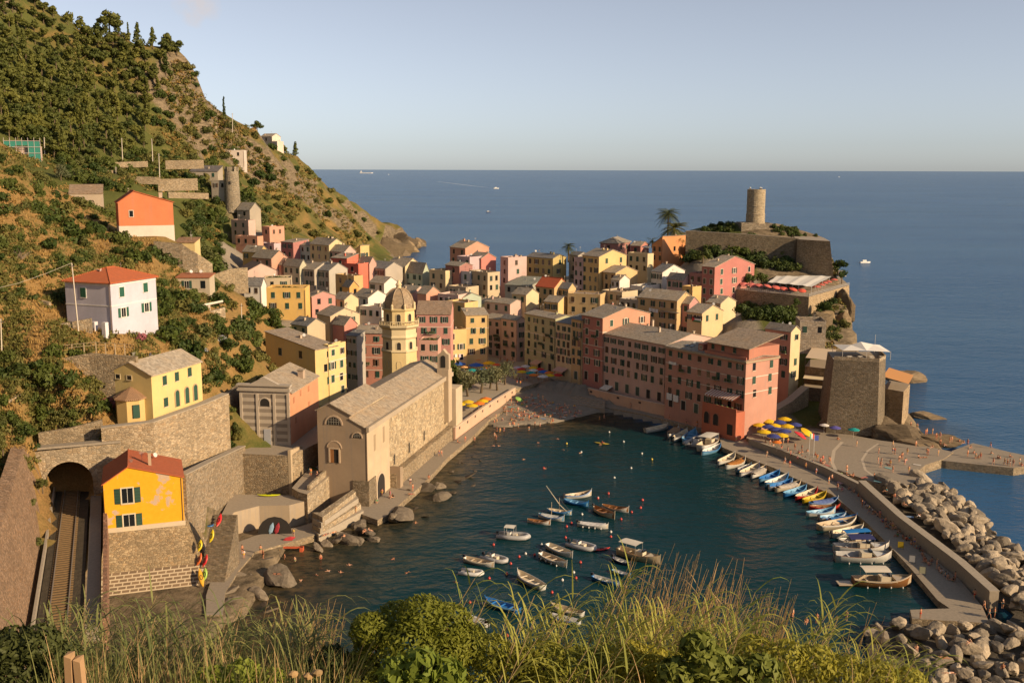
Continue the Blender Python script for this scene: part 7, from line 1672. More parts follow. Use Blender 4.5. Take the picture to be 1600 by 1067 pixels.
# shrubs one can tell apart on the near hillside: column, row, radius in picture points, kind, words
for x, y, r, nm, lb_ in ((55, 328, 17, 'green_shrub', 'yellow green bush at the left edge of the shrub belt'), (80, 338, 22, 'green_shrub', 'round bush second from the left in the shrub belt'), (112, 362, 30, 'green_shrub', 'large bright bush in the middle of the shrub belt'), (150, 362, 22, 'green_shrub', 'yellow green bush left below the orange house'), (140, 322, 18, 'dark_shrub', 'dark ivy mound behind the shrub belt'), (120, 316, 16, 'dark_shrub', 'dark ivy mound left of the orange house'), (165, 335, 18, 'dark_shrub', 'dark bush touching the orange house corner'),
    (182, 378, 24, 'dark_shrub', 'dark bush below the white basement'), (212, 402, 28, 'green_shrub', 'tall green bush above the lavender villa roof'), (245, 400, 26, 'green_shrub', 'green bush at the foot of the grey wall'), (262, 405, 18, 'dark_shrub', 'dark bush right of the grey wall foot'), (130, 402, 20, 'dark_shrub', 'dark bush above the left roof end of the villa'), (172, 408, 16, 'green_shrub', 'small yellow green bush above the villa roof'), (95, 415, 16, 'green_shrub', 'bush left above the lavender villa'), (95, 282, 15, 'olive_tree', 'grey green round tree by the dry grass crest'),
    (20, 268, 18, 'green_shrub', 'bright bush on the left crest'), (6, 290, 18, 'dark_shrub', 'dark bush at the left edge below the crest'), (55, 290, 18, 'dark_shrub', 'dark ivy bush on the crest'), (85, 305, 16, 'dark_shrub', 'ivy hump right of the crest bush'), (88, 465, 16, 'green_shrub', 'bush at the left wall of the lavender villa'), (335, 425, 28, 'green_shrub', 'big bright tree left of the pale pink gable'), (310, 415, 20, 'dark_shrub', 'dark tree beside the small yellow hut'), (318, 440, 16, 'green_shrub', 'bush behind the stone hut'), (352, 445, 15, 'flower', 'rusty red bush over the stone wall'),
    (300, 325, 22, 'dark_shrub', 'dark bush right of the orange house'), (318, 335, 20, 'green_shrub', 'bush on the slope below the watch tower'), (340, 340, 16, 'dark_shrub', 'bush by the path under the watch tower'), (385, 312, 18, 'dark_shrub', 'dark bush right of the watch tower'), (275, 468, 24, 'green_shrub', 'white flowered oleander right of the lavender villa'), (300, 470, 15, 'green_shrub', 'low shrub behind the balustrade'), (250, 528, 32, 'green_shrub', 'large oleander above the cream villa roof'), (218, 530, 15, 'flower', 'orange pink bougainvillea below the terrace fence'), (290, 545, 26, 'green_shrub', 'green bush right of the large oleander'),
    (372, 515, 30, 'dark_shrub', 'dark tree right of the garden wall'), (395, 490, 24, 'green_shrub', 'green tree below the yellow roof garden'), (425, 492, 18, 'green_shrub', 'shrub at the foot of the roof garden house'), (345, 532, 14, 'paleflower', 'pale blue flowering bush on the garden slope'), (315, 545, 9, 'paleflower', 'small pale blue flowering bush'), (335, 565, 22, 'scrub_bush', 'scrubby bush above the pillared wall'), (375, 565, 24, 'dark_shrub', 'dark bush above the chapel roof'), (415, 560, 24, 'scrub_bush', 'twiggy bush beside the large yellow house'), (440, 560, 12, 'green_shrub', 'bright bush at the yellow house wall'),
    (350, 590, 18, 'scrub_bush', 'brown green bush left of the chapel roof'), (320, 590, 16, 'dark_shrub', 'bush just right of the cream villa'), (25, 585, 34, 'dark_shrub', 'large ivy mound at the left edge under the fence'), (70, 588, 30, 'dark_shrub', 'large ivy mound under the wooden fence'), (105, 592, 24, 'green_shrub', 'green end of the ivy under the fence'), (130, 600, 16, 'green_shrub', 'light shrub left of the cream villa'), (172, 632, 20, 'flower', 'magenta bougainvillea at the cream villa bay'), (150, 640, 14, 'dark_shrub', 'dark shrub left of the bougainvillea'), (68, 638, 17, 'green_shrub', 'prickly pear clump on the dry bank'),
    (95, 650, 16, 'scrub_bush', 'brownish shrub on the dry bank'), (85, 690, 14, 'green_shrub', 'cactus clump above the tunnel'), (145, 690, 15, 'green_shrub', 'shrub above the tunnel wall'), (110, 690, 12, 'scrub_bush', 'dry shrub above the tunnel wall'), (8, 655, 18, 'green_shrub', 'bush at the left edge above the cutting wall'), (6, 735, 18, 'dark_shrub', 'bush hanging at the left picture edge'), (345, 665, 10, 'green_shrub', 'plants at the small white statue'), (350, 690, 9, 'green_shrub', 'plants hanging below the small white statue')):
    p = hit(x, y)
    if p is None: continue
    sc_ = r * p.y / 1600 / 1.55
    if nm == 'olive_tree': sc_ *= .6
    plant(nm, p - Vector((0, 0, sc_ * .9)), sc_, lb_, None, 'tree' if 'tree' in lb_ else 'bush')
for poly, dm, nn, s0, s1, lb_, gp in (([(250, 440), (330, 445), (440, 470), (455, 530), (420, 600), (350, 625), (320, 560), (260, 540), (245, 490)], 13, 60, .9, 2.0, 'leafy shrub in the gardens above the chapel', 'shrubs in the hillside gardens'), ([(-5, 235), (60, 280), (160, 330), (250, 420), (100, 430), (60, 480), (-5, 480)], 19, 55, .8, 1.7, 'bush on the dry slope above the lavender villa', 'bushes on the upper dry slope'),
    ([(-5, 545), (130, 560), (160, 640), (90, 720), (-5, 700)], 15, 40, .7, 1.4, 'shrub on the bank above the railway tunnel', 'shrubs above the tunnel'), ([(80, 245), (240, 240), (330, 255), (350, 330), (340, 420), (290, 380), (280, 300), (180, 300), (110, 285)], 10, 110, 1.3, 2.6, 'bush on the terraced slope behind the orange house', 'bushes on the terraced slope'), ([(350, 640), (372, 640), (372, 700), (345, 700)], 9, 8, .6, 1.0, 'plant on the bank left of the chapel', 'plants left of the chapel'), ([(1250, 470), (1320, 455), (1322, 510), (1285, 545), (1255, 500)], 9, 22, 1.0, 1.8, 'creeper on the cliff under the restaurant', 'creepers on the restaurant cliff')):
    for i, (x, y) in enumerate(pxscatter(poly, dm, nn)):
        p = hit(x, y)
        if p and p.z > 6: plant(('green_shrub', 'scrub_bush', 'dark_shrub')[i % 3], p - Vector((0, 0, .3)), uni(s0, s1), lb_, gp, 'bush')
for lb_, a in (('lowest of the long vineyard terrace walls', ((120, 292, 360), (200, 294, 385))), ('vineyard terrace wall behind the farm building', ((100, 268, 400), (190, 266, 425))), ('vineyard terrace wall under the pine wood', ((120, 256, 430), (230, 252, 455))), ('short terrace wall above the watch tower', ((310, 258, 520), (345, 262, 520))), ('terrace wall left of the watch tower', ((262, 300, 420), (325, 302, 440)))): rw(lb_, a, 2.5, .7, STW)
for x, y, Y in ((4, 700, 164), (12, 760, 158), (34, 720, 168), (48, 790, 158), (14, 850, 148), (40, 880, 146), (60, 850, 152), (20, 940, 138), (66, 760, 166)): plant('scrub_bush', at(x, y, Y), uni(.5, .9), 'tuft growing on the wall of the railway cutting', 'tufts on the cutting wall', 'bush')
q = hit(32, 405); b = MB()
for i in range(60): v = rv(rg); v.z = abs(v.z); b.tube([(v.x * .5, v.y * .5, 0), v * 1.4 + Vector((0, 0, .3)), v * 2.6 + Vector((rg.uniform(-.3, .3), 0, rg.uniform(-.3, .3)))], [.05, .035, .012], 4)
b.obj('dead_bush', [DEAD], label='leafless grey dead bush on the dry slope left of the lavender villa', cat='bush', loc=q)
q = hit(358, 667); b = MB(); b.lathe([(.5, 0), (.45, 1.2), (.3, 1.25), (.34, 2.2), (.22, 3.0), (.3, 3.2), (.2, 3.6), (.22, 3.9), (.05, 4.1)], 8); b.obj('statue', [plaster((.6, .56, .5))], label='small white statue on the wall left of the chapel', cat='statue', loc=at(358, 673, 213), scale=.7)
# olive trees and a dark tree on the square
for x, y, nm, s, lb_ in ((731, 612, 'olive_tree', 1.15, 'olive tree nearest to the yellow parasols'), (752, 607, 'olive_tree', 1.1, 'second olive tree from the left behind the pink wall'), (766, 600, 'olive_tree', 1.0, 'olive tree in the middle of the row behind the pink wall'), (777, 603, 'olive_tree', 1.0, 'olive tree left of the rightmost one'), (789, 594, 'olive_tree', .95, 'rightmost olive tree by the end of the pink wall'), (705, 604, 'dark_shrub', 3.2, 'dark leafy tree beside the bell gable')):
    p = onZ(x, y + 7, 3.5); plant(nm, p, s * 1.5, lb_)
# castle slope
for i, (x, y) in enumerate(pxscatter([(1075, 372), (1160, 376), (1235, 384), (1245, 424), (1180, 420), (1120, 402), (1085, 412), (1070, 400)], 10.5, 70)):
    p = hit(x, y)
    if p: plant(('dark_shrub', 'green_shrub', 'dark_shrub')[i % 3], p - Vector((0, 0, .5)), uni(1.7, 2.9), 'leafy bush on the shaded slope below the castle wall', 'bushes below the castle wall', 'bush')
for i, (x, y) in enumerate(pxscatter([(1150, 470), (1190, 462), (1255, 478), (1235, 505), (1165, 500)], 9, 26)):
    p = hit(x, y) or at(x, y, 335)
    plant(('green_shrub', 'dark_shrub')[i % 2], p - Vector((0, 0, .4)), uni(1.5, 2.4), 'garden shrub below the restaurant terrace', 'shrubs below the restaurant', 'bush')
for x, y in pxscatter([(1105, 350), (1150, 352), (1150, 363), (1100, 362)], 7, 8) + pxscatter([(1205, 353), (1285, 370), (1250, 371), (1205, 364)], 7, 10):
    p = hit(x, y)
    if p and p.y < 480: plant('dark_shrub', p - Vector((0, 0, .4)), uni(.9, 1.5), 'low bush on the castle plateau', 'bushes on the castle plateau', 'bush')
for x, y, Y, s, lb_ in ((1238, 362, 412, 1.7, 'bush on the castle terrace right of the tower'), (1100, 358, 424, 1.4, 'bush at the left end of the castle terrace'), (1122, 356, 424, 1.5, 'pergola greenery left of the castle tower'), (1310, 412, 398, 2.0, 'bush growing out of the bastion right edge'), (1316, 428, 392, 1.5, 'bush below the bastion right edge'), (1172, 432, 376, 1.8, 'pergola vines left of the white restaurant awning'), (1190, 432, 378, 1.8, 'pergola vines touching the white restaurant awning'), (1245, 470, 346, 1.2, 'plant on the cliff corner'), (1285, 478, 349, 1.8, 'creeper on the sunlit cliff'), (1262, 498, 338, 1.6, 'creeper above the square stone house'), (1300, 470, 362, 1.5, 'creeper near the cliff edge')):
    plant('green_shrub', at(x, y, Y) - Vector((0, 0, s)), s, lb_, None, 'bush')
# palms
def palm(label, x, yb, Y, h, r, n=26, seed=0):
    rg = random.Random(seed); rt_ = thing('palm_tree', label, 'palm', at(x, yb, Y)); b = MB(); b.tube([(0, 0, -2), (.1, 0, h * .5), (0, 0, h)], [.34, .28, .3], 8); b.obj('trunk', [BARK], rt_)
    b = MB()
    for i in range(n):
        a = 6.283 * i / n * 2.4 + rg.uniform(-.2, .2); el = rg.uniform(-.5, 1.25); pts = []
        for k in range(7):
            f = k / 6; rr = r * f * math.cos(el * (1 - .5 * f)); z = r * (f * math.sin(el) - .55 * f * f); pts.append(Vector((math.cos(a) * rr, math.sin(a) * rr, h + z)))
        side = Vector((-math.sin(a), math.cos(a), 0))
        for k in range(6):
            for s_ in (-1, 1):
                for f in (0, .5):
                    p, p2 = pts[k].lerp(pts[k + 1], f), pts[k].lerp(pts[k + 1], f + .35); w_ = r * .26 * math.sin(PI * min(1, (k + f + .6) / 6.6)); b.add([p, p2, p2 + side * s_ * w_ + (pts[k + 1] - pts[k]) * .9 - Vector((0, 0, w_ * .35))], [(0, 1, 2)])
    b.obj('fronds', [leafmat((.045, .06, .018), (.12, .125, .035), 'palm fronds', .15)], rt_)
palm('taller palm of the pair on the crest with its crown against the sea', 1043, 374, 428, 10.6, 5.6, 44, 1)
palm('lower bushier palm of the pair on the crest', 1053, 380, 428, 6.0, 6.6, 52, 2)
palm('single small palm above the ridge houses', 888, 402, 414, 4.4, 3.2, 34, 3)
palm('low palm between the crest houses and the orange house', 1019, 380, 438, 1.2, 3.0, 18, 4)
palm('small palm on the shaded castle slope', 1098, 404, 398, 1.5, 2.6, 18, 5)
# ---------------------------------------------------------------- parasols
def parasol(label, x, y, Z, dia, col, h=2.6, group=None, tilt=(0, 0), stripes=None):
    p = onZ(x, y, Z + h); rt_ = thing('parasol', label, 'parasol', (p.x, p.y, Z), uni(0, 1), group); b = MB(); n = 8; r = dia / 2
    prof = [(.02, h + .32 * r), (r * .5, h + .19 * r), (r, h), (r * 1.0, h - .14)]
    vs = []
    for rr, z in prof:
        for k in range(n * 2):
            a = PI * k / n; q = rr * (1 if k % 2 == 0 else .955); vs.append((q * math.cos(a), q * math.sin(a), z - (0 if k % 2 == 0 or rr < .1 else -.02)))
    m_ = n * 2
    for i in range(3):
        for k in range(m_): b.mi = (k // 2) % 2 if stripes else 0; b.add([vs[i * m_ + k], vs[i * m_ + (k + 1) % m_], vs[(i + 1) * m_ + (k + 1) % m_], vs[(i + 1) * m_ + k]], [(0, 3, 2, 1)])
    c = b.obj('canopy', [plain(col, .85, .1, name='parasol cloth'), plain(stripes or col, .85, .1, name='parasol cloth')], rt_); c.rotation_euler = (*tilt, 0)
    b = MB(); b.tube([(0, 0, 0), (0, 0, h + .3 * r)], .035, 5); b.obj('pole', [plain((.5, .45, .38), .5)], rt_)
    return rt_
PB, PO, PY, PT, PG, PR, PV, PW, PKR, PN = (.03, .10, .36), (.62, .17, .03), (.62, .40, .02), (.02, .25, .24), (.08, .28, .20), (.46, .04, .03), (.10, .09, .30), (.58, .54, .50), (.50, .14, .12), (.05, .06, .20)
def N2(x, y): return 640 + x / 6.154, 470 + y / 6.154
random.seed(9)
gl = 'parasols left of the lane on the square'
for x, y, d_, c, lb_ in ((650, 556, 5.0, PO, 'big orange parasol, highest of the crowd before the golden house'), (480, 606, 4.6, PB, 'big blue parasol left of the big orange one'), (640, 618, 5.4, PB, 'biggest blue parasol in front of the big orange one'), (400, 634, 2.6, PO, 'small orange parasol at the left end before the golden house'), (525, 637, 2.6, (.60, .34, .14), 'peach parasol between the two big blue ones'), (460, 652, 2.6, PG, 'small green parasol under the left big blue one'), (505, 680, 3.4, PV, 'violet blue parasol low on the left'), (600, 670, 4.2, PT, 'teal parasol below the biggest blue one'),
    (765, 598, 4.6, PY, 'mustard yellow parasol right of the big orange one'), (742, 640, 3.2, PO, 'orange parasol right of the biggest blue one'), (840, 615, 3.2, (.55, .10, .04), 'orange red parasol at the right end before the pink houses'), (700, 655, 3.0, PB, 'small blue parasol tucked under the orange one')): parasol(lb_, *N2(x, y), 3.5, d_ * .95, c, 2.9, gl)
gl = 'parasols right of the lane on the square'
for x, y, d_, c, lb_ in ((1040, 642, 3.2, (.44, .38, .42), 'lilac white parasol at the left end below the green house'), (1115, 628, 3.0, PW, 'white parasol right behind the lilac white one'), (1075, 656, 3.0, PR, 'red parasol left below the green house'), (1080, 682, 3.2, PY, 'yellow parasol, leftmost front one below the green house'), (1190, 645, 3.0, PY, 'yellow parasol in the back row below the green house'), (1165, 692, 3.4, PT, 'teal parasol in the middle below the green house'), (1190, 668, 3.2, PW, 'white parasol in the middle below the green house'), (1255, 657, 2.8, PR, 'small red parasol in the back row right'),
    (1290, 682, 3.6, PB, 'blue parasol right of the middle below the green house'), (1342, 690, 3.2, PO, 'orange parasol near the peach shop awning'), (1195, 713, 3.2, PO, 'orange parasol in the front row left'), (1280, 727, 3.4, PW, 'white parasol in the front row middle'), (1350, 716, 3.2, PY, 'yellow parasol in the front row right'), (1425, 713, 3.2, PR, 'red parasol at the right end by the yellow houses')): parasol(lb_, *N2(x, y), 3.5, d_, c, 2.6, gl)
gl = 'parasols beside the olive trees'
for x, y, c, lb_ in ((480, 992, PY, 'yellow parasol at the left end under the olive trees'), (560, 970, PY, 'yellow parasol in the back under the olive trees'), (600, 1006, PY, 'yellow parasol in front under the olive trees'), (665, 985, PO, 'orange parasol in the middle under the olive trees'), (702, 962, PY, 'small yellow parasol between two orange ones'), (732, 942, PO, 'orange parasol at the upper right end by the pink wall')): parasol(lb_, *N2(x, y), 3.5, 3.4, c, 2.6, gl)
def C2(x, y): return 1000 + x / 5, 560 + y / 5
gl = 'parasols on the pier square'
for x, y, c, lb_ in ((1005, 490, PY, 'yellow parasol in the back row by the red house corner'), (935, 520, PY, 'yellow parasol nearest the red house corner'), (1050, 524, PY, 'yellow parasol in the centre of the square cluster'), (1150, 528, PY, 'yellow parasol right of the centre of the square cluster'), (968, 572, PY, 'yellow parasol in the front left of the square cluster'), (1105, 600, PY, 'yellow parasol in the front right of the square cluster'), (1268, 560, PY, 'tilted yellow parasol at the right end of the square cluster'), (1130, 472, PY, 'pale yellow parasol behind the square cluster'), (903, 480, PN, 'navy parasol at the left end of the square cluster'),
    (1090, 497, PN, 'navy parasol in the back row of the square cluster'), (1212, 516, PN, 'navy parasol at the right back of the square cluster'), (1062, 552, PN, 'navy parasol in the centre of the square cluster'), (1128, 566, PN, 'navy parasol right of centre in the square cluster'), (1045, 606, PN, 'navy parasol in the front of the square cluster'), (1002, 532, PN, 'navy parasol between yellow ones on the left of the cluster'), (1213, 586, (.5, .04, .05), 'tilted red parasol at the right of the square cluster'), (1070, 652, PO, 'small orange parasol in front of the square cluster')):
    parasol(lb_, *C2(x, y), 2.1, 3.6 if 'small' not in lb_ else 2.4, c, 2.5, gl, (.45, .3) if 'tilted' in lb_ else (0, 0))
parasol('white parasol at the rock foot behind the square', 1288, 664, 2.1, 2.6, PW, 2.2); parasol('violet blue parasol at the rock foot behind the square', 1305, 668, 2.1, 3.0, PV, 2.2); parasol('teal parasol at the rock foot right of the blue one', 1334, 671, 2.1, 3.0, PT, 2.2)
gl = 'red parasols of the castle restaurant'; wd = ('first', 'second', 'third', 'fourth', 'fifth', 'sixth', 'seventh', 'eighth')
for i, (x, y) in enumerate(((1162, 443), (1174, 444), (1185, 445), (1197, 446), (1211, 448), (1223, 450), (1237, 451), (1252, 453))): parasol('%s pink red parasol from the left along the restaurant wall' % wd[i], x, y, ZR, 3.0, (.52, .16 - .01 * i, .14 - .012 * i), 2.0, gl, (.35, 0))
for i, (x, y) in enumerate(((1276, 448), (1283, 445), (1288, 442), (1294, 440), (1303, 437))): parasol('%s salmon parasol from the corner on the seaward restaurant side' % wd[i], x, y, ZR, 3.0, (.52, .13, .10), 2.0, gl)
parasol('white parasol on the seaward tip of the castle restaurant', 1312, 424, ZR, 3.2, PW, 3.0); parasol('second white parasol on the seaward tip below the first', 1316, 431, ZR, 3.0, (.56, .46, .38), 2.6)
for x, y, Y, lb_ in ((645, 418, 420, 'white parasol on the roof terrace left of the pale green house'), (652, 419, 421, 'second white parasol on the roof terrace left of the pale green house')): q = at(x, y, Y); parasol(lb_, x - 30, y, q.z - 2.2, 2.6, PW, 2.2)
parasol('green parasol lying over on the beach', 810, 623, 1.6, 2.6, (.25, .42, .10), .7, None, (.5, 0)); parasol('white umbrella on the terrace of the crest houses', 1010, 386, at(1010, 386, 440).z - 2.2, 4.2, PW, 2.2)
# ---------------------------------------------------------------- people
SK1, SK2, SK3 = plain((.52, .25, .14), .6, .3, name='sunlit skin'), plain((.42, .18, .095), .6, .3, name='tanned skin'), plain((.58, .32, .20), .6, .3, name='fair skin')
J = {'stand': dict(pel=(0, 0, .95), ch=(0, .01, 1.28), nk=(0, .0, 1.47), hd=(0, -.02, 1.58), tp=(0, -.01, 1.73), sL=(-.19, 0, 1.42), eL=(-.25, .02, 1.13), hL=(-.24, -.08, .88), fL=(-.235, -.1, .78), sR=(.19, 0, 1.42), eR=(.26, .03, 1.14), hR=(.25, -.06, .89), fR=(.245, -.08, .79), pL=(-.1, 0, .88), kL=(-.12, -.02, .49), aL=(-.12, .03, .09), tL=(-.13, -.15, .03), pR=(.1, 0, .88), kR=(.13, -.02, .49), aR=(.14, .02, .09), tR=(.15, -.16, .03)),
     'walk': dict(pel=(0, 0, .94), ch=(0, -.02, 1.28), nk=(0, -.03, 1.47), hd=(0, -.06, 1.58), tp=(0, -.05, 1.73), sL=(-.19, 0, 1.42), eL=(-.24, .14, 1.17), hL=(-.24, .12, .93), fL=(-.235, .1, .84), sR=(.19, -.03, 1.42), eR=(.24, -.12, 1.17), hR=(.22, -.3, 1.0), fR=(.21, -.37, .95), pL=(-.1, 0, .88), kL=(-.1, -.2, .52), aL=(-.1, -.24, .1), tL=(-.1, -.4, .06), pR=(.1, 0, .88), kR=(.1, .06, .5), aR=(.1, .32, .17), tR=(.1, .26, .03)),
     'sit': dict(pel=(0, 0, .14), ch=(0, .04, .46), nk=(0, 0, .66), hd=(0, -.05, .77), tp=(0, -.05, .92), sL=(-.19, .02, .6), eL=(-.27, -.12, .38), hL=(-.16, -.32, .42), fL=(-.12, -.4, .42), sR=(.19, .02, .6), eR=(.27, .1, .34), hR=(.27, .2, .1), fR=(.27, .24, .03), pL=(-.1, -.03, .13), kL=(-.13, -.42, .45), aL=(-.12, -.62, .09), tL=(-.12, -.78, .04), pR=(.1, -.03, .13), kR=(.13, -.46, .3), aR=(.14, -.78, .08), tR=(.15, -.92, .1)),
     'lie': dict(pel=(0, 0, .12), ch=(0, .36, .13), nk=(0, .56, .14), hd=(0, .66, .15), tp=(0, .8, .13), sL=(-.19, .5, .13), eL=(-.32, .3, .09), hL=(-.28, .05, .08), fL=(-.26, -.05, .06), sR=(.19, .5, .13), eR=(.36, .66, .09), hR=(.2, .84, .1), fR=(.12, .88, .1), pL=(-.1, -.06, .11), kL=(-.12, -.48, .12), aL=(-.13, -.88, .08), tL=(-.14, -.98, .14), pR=(.1, -.06, .11), kR=(.14, -.44, .26), aR=(.12, -.72, .07), tR=(.12, -.88, .05)),
     'swim': dict(pel=(0, 0, -.12), ch=(0, .34, -.04), nk=(0, .54, .02), hd=(0, .64, .12), tp=(0, .66, .27), sL=(-.19, .48, .0), eL=(-.42, .62, .02), hL=(-.36, .86, .0), fL=(-.34, .95, -.02), sR=(.19, .48, .0), eR=(.46, .42, .0), hR=(.62, .2, -.05), fR=(.66, .12, -.06), pL=(-.1, -.06, -.14), kL=(-.18, -.46, -.2), aL=(-.2, -.84, -.16), tL=(-.2, -.98, -.18), pR=(.1, -.06, -.14), kR=(.2, -.44, -.22), aR=(.24, -.8, -.2), tR=(.24, -.94, -.22))}
RAD = dict(pel=.15, ch=.15, nk=.058, hd=.095, tp=.085, sL=.065, eL=.045, hL=.034, fL=.026, sR=.065, eR=.045, hR=.034, fR=.026, pL=.10, kL=.062, aL=.042, tL=.036, pR=.10, kR=.062, aR=.042, tR=.036)
EDG = [('pel', 'ch'), ('ch', 'nk'), ('nk', 'hd'), ('hd', 'tp'), ('ch', 'sL'), ('sL', 'eL'), ('eL', 'hL'), ('hL', 'fL'), ('ch', 'sR'), ('sR', 'eR'), ('eR', 'hR'), ('hR', 'fR'), ('pel', 'pL'), ('pL', 'kL'), ('kL', 'aL'), ('aL', 'tL'), ('pel', 'pR'), ('pR', 'kR'), ('kR', 'aR'), ('aR', 'tR')]
def skin(j, keys, edges, root, k=1.0, sub=1):
    me = bpy.data.meshes.new('tmp'); ids = {q: i for i, q in enumerate(keys)}; me.from_pydata([j[q] for q in keys], [(ids[a], ids[b_]) for a, b_ in edges], [])
    o = bpy.data.objects.new('tmp', me); COL.objects.link(o); md = o.modifiers.new('s', 'SKIN'); 
    for q in keys: r_ = RAD[q] * k; me.skin_vertices[0].data[ids[q]].radius = (r_, r_)
    me.skin_vertices[0].data[ids[root]].use_root = True
    sb = o.modifiers.new('d', 'SUBSURF'); sb.levels = sub; sb.render_levels = sub
    dg = bpy.context.evaluated_depsgraph_get(); ev = o.evaluated_get(dg); out = bpy.data.meshes.new_from_object(ev); bpy.data.objects.remove(o); bpy.data.meshes.remove(me)
    out.polygons.foreach_set('use_smooth', [True] * len(out.polygons)); return out
BODY, SUIT, SHIRT, HAIR = {}, {}, {}, {}
for ps, j in J.items():
    BODY[ps] = skin(j, list(RAD), EDG, 'pel'); BODY[ps].name = 'person'; BODY[ps].materials.clear(); BODY[ps].materials.append(SK1)
    SUIT[ps] = skin({**j, 'kL': tuple(np.array(j['pL']) * .6 + np.array(j['kL']) * .4), 'kR': tuple(np.array(j['pR']) * .6 + np.array(j['kR']) * .4), 'ch': tuple(np.array(j['pel']) * .6 + np.array(j['ch']) * .4)}, ['pel', 'ch', 'pL', 'kL', 'pR', 'kR'], [('pel', 'ch'), ('pel', 'pL'), ('pL', 'kL'), ('pel', 'pR'), ('pR', 'kR')], 'pel', 1.16); SUIT[ps].materials.clear(); SUIT[ps].materials.append(SK1)
    SHIRT[ps] = skin(j, ['pel', 'ch', 'sL', 'eL', 'sR', 'eR'], [('pel', 'ch'), ('ch', 'sL'), ('sL', 'eL'), ('ch', 'sR'), ('sR', 'eR')], 'pel', 1.2); SHIRT[ps].materials.clear(); SHIRT[ps].materials.append(SK1)
    hb = MB(); c_ = Vector(j['tp']) * .6 + Vector(j['hd']) * .4 + (Vector((0, .03, 0)) if ps not in ('lie',) else Vector((0, 0, .02)))
    for i in range(5): pass
    n_ = 8; hb.lathe([(.02, .11), (.075, .085), (.11, .03), (.112, -.03), (.09, -.07)], n_); HAIR[ps] = hb.mesh('hair', [plain((.035, .022, .014), .7, name='hair')], True)
    for v in HAIR[ps].vertices: v.co += c_
CLO = {'red': (.5, .04, .03), 'blue': (.04, .12, .35), 'black': (.02, .02, .022), 'white': (.62, .59, .55), 'yellow': (.6, .42, .05), 'green': (.06, .22, .10), 'orange': (.58, .18, .04), 'pink': (.55, .18, .24), 'navy': (.03, .04, .1), 'turquoise': (.05, .32, .34)}
HAIRS = [(.03, .02, .012), (.07, .04, .02), (.22, .13, .05), (.018, .014, .012)]
def person(p, pose, rz, top, suit, label, group, s=1.0):
    o = link('person', BODY[pose], None, p, (0, 0, rz), s * uni(.95, 1.05), label, 'person', group)
    sk_ = random.choice((SK1, SK2, SK3)); o.material_slots[0].link = 'OBJECT'; o.material_slots[0].material = sk_
    q = link('swimwear' if not top else 'trousers', SUIT[pose], o); q.material_slots[0].link = 'OBJECT'; q.material_slots[0].material = plain(CLO[suit], .85, .1, name='cloth')
    if top: q = link('shirt', SHIRT[pose], o); q.material_slots[0].link = 'OBJECT'; q.material_slots[0].material = plain(CLO[top], .85, .1, name='cloth')
    q = link('hair', HAIR[pose], o); q.material_slots[0].link = 'OBJECT'; q.material_slots[0].material = plain(random.choice(HAIRS), .7, name='hair')
    return o
random.seed(12); CN = list(CLO)
VB = {'stand': 'standing', 'walk': 'walking', 'sit': 'sitting', 'lie': 'lying', 'swim': 'swimming'}
def folk(pts, Z, where, group, poses=('stand',), pt=.2, face=None):
    for x, y in pts:
        ps = random.choice(poses); top = random.choice(CN) if rnd() < pt else None; su = random.choice(CN)
        p = onZ(x, y, Z) if not callable(Z) else Z(x, y)
        person(p, ps, uni(0, 6.28) if face is None else face + uni(-.5, .5), top, su, 'person %s %s in %s' % (VB[ps], where, ('%s shirt and %s shorts' % (top, su)) if top else '%s swimwear' % su), group)
D2 = lambda L: [(1280 + x / 5, 640 + y / 5) for x, y in L]
folk(D2([(465, 345), (460, 420), (478, 455), (575, 345), (590, 350), (625, 410), (642, 390), (670, 435), (688, 350), (575, 290), (215, 480), (215, 510), (85, 420), (485, 430), (650, 385), (840, 350), (850, 355), (930, 360), (293, 290), (575, 490), (700, 490), (555, 440)]), 2.1, 'on the paved pier square', 'people on the pier square', ('stand', 'stand', 'walk'), .2)
folk(D2([(25, 430), (40, 420), (100, 530), (265, 520), (240, 515), (540, 430), (775, 375), (815, 375), (680, 405), (430, 520), (145, 235)]), 2.1, 'on the edge of the pier square', 'people resting on the pier square', ('sit', 'sit', 'lie'), .1)
folk(D2([(1160, 365), (1185, 300), (1210, 345), (1222, 385), (1260, 385), (1345, 350), (1410, 385), (1395, 380), (1360, 430), (1448, 430), (1490, 440), (1515, 440), (1490, 370), (1580, 440), (1340, 300), (1245, 380), (1470, 435), (1565, 430)]), 1.9, 'on the jetty', 'bathers on the jetty', ('stand', 'stand', 'walk', 'sit'), .05)
def onrock(x, y):
    h = None
    best = onZ(x, y, 2.4); return best
folk(D2([(830, 200), (840, 195), (912, 230), (920, 235), (945, 225), (1020, 260), (1035, 255), (715, 140), (765, 155), (885, 195)]), 3.0, 'on the layered rocks', 'bathers on the layered rocks', ('stand',), 0)
folk(D2([(755, 290), (885, 300), (975, 285), (1095, 255), (1160, 280), (1130, 265), (945, 280)]), 2.6, 'at the rock foot by the jetty', 'bathers at the rock foot', ('sit', 'stand'), .1)
W3 = lambda L: [(1200 + x / 4, 700 + y / 4) for x, y in L]
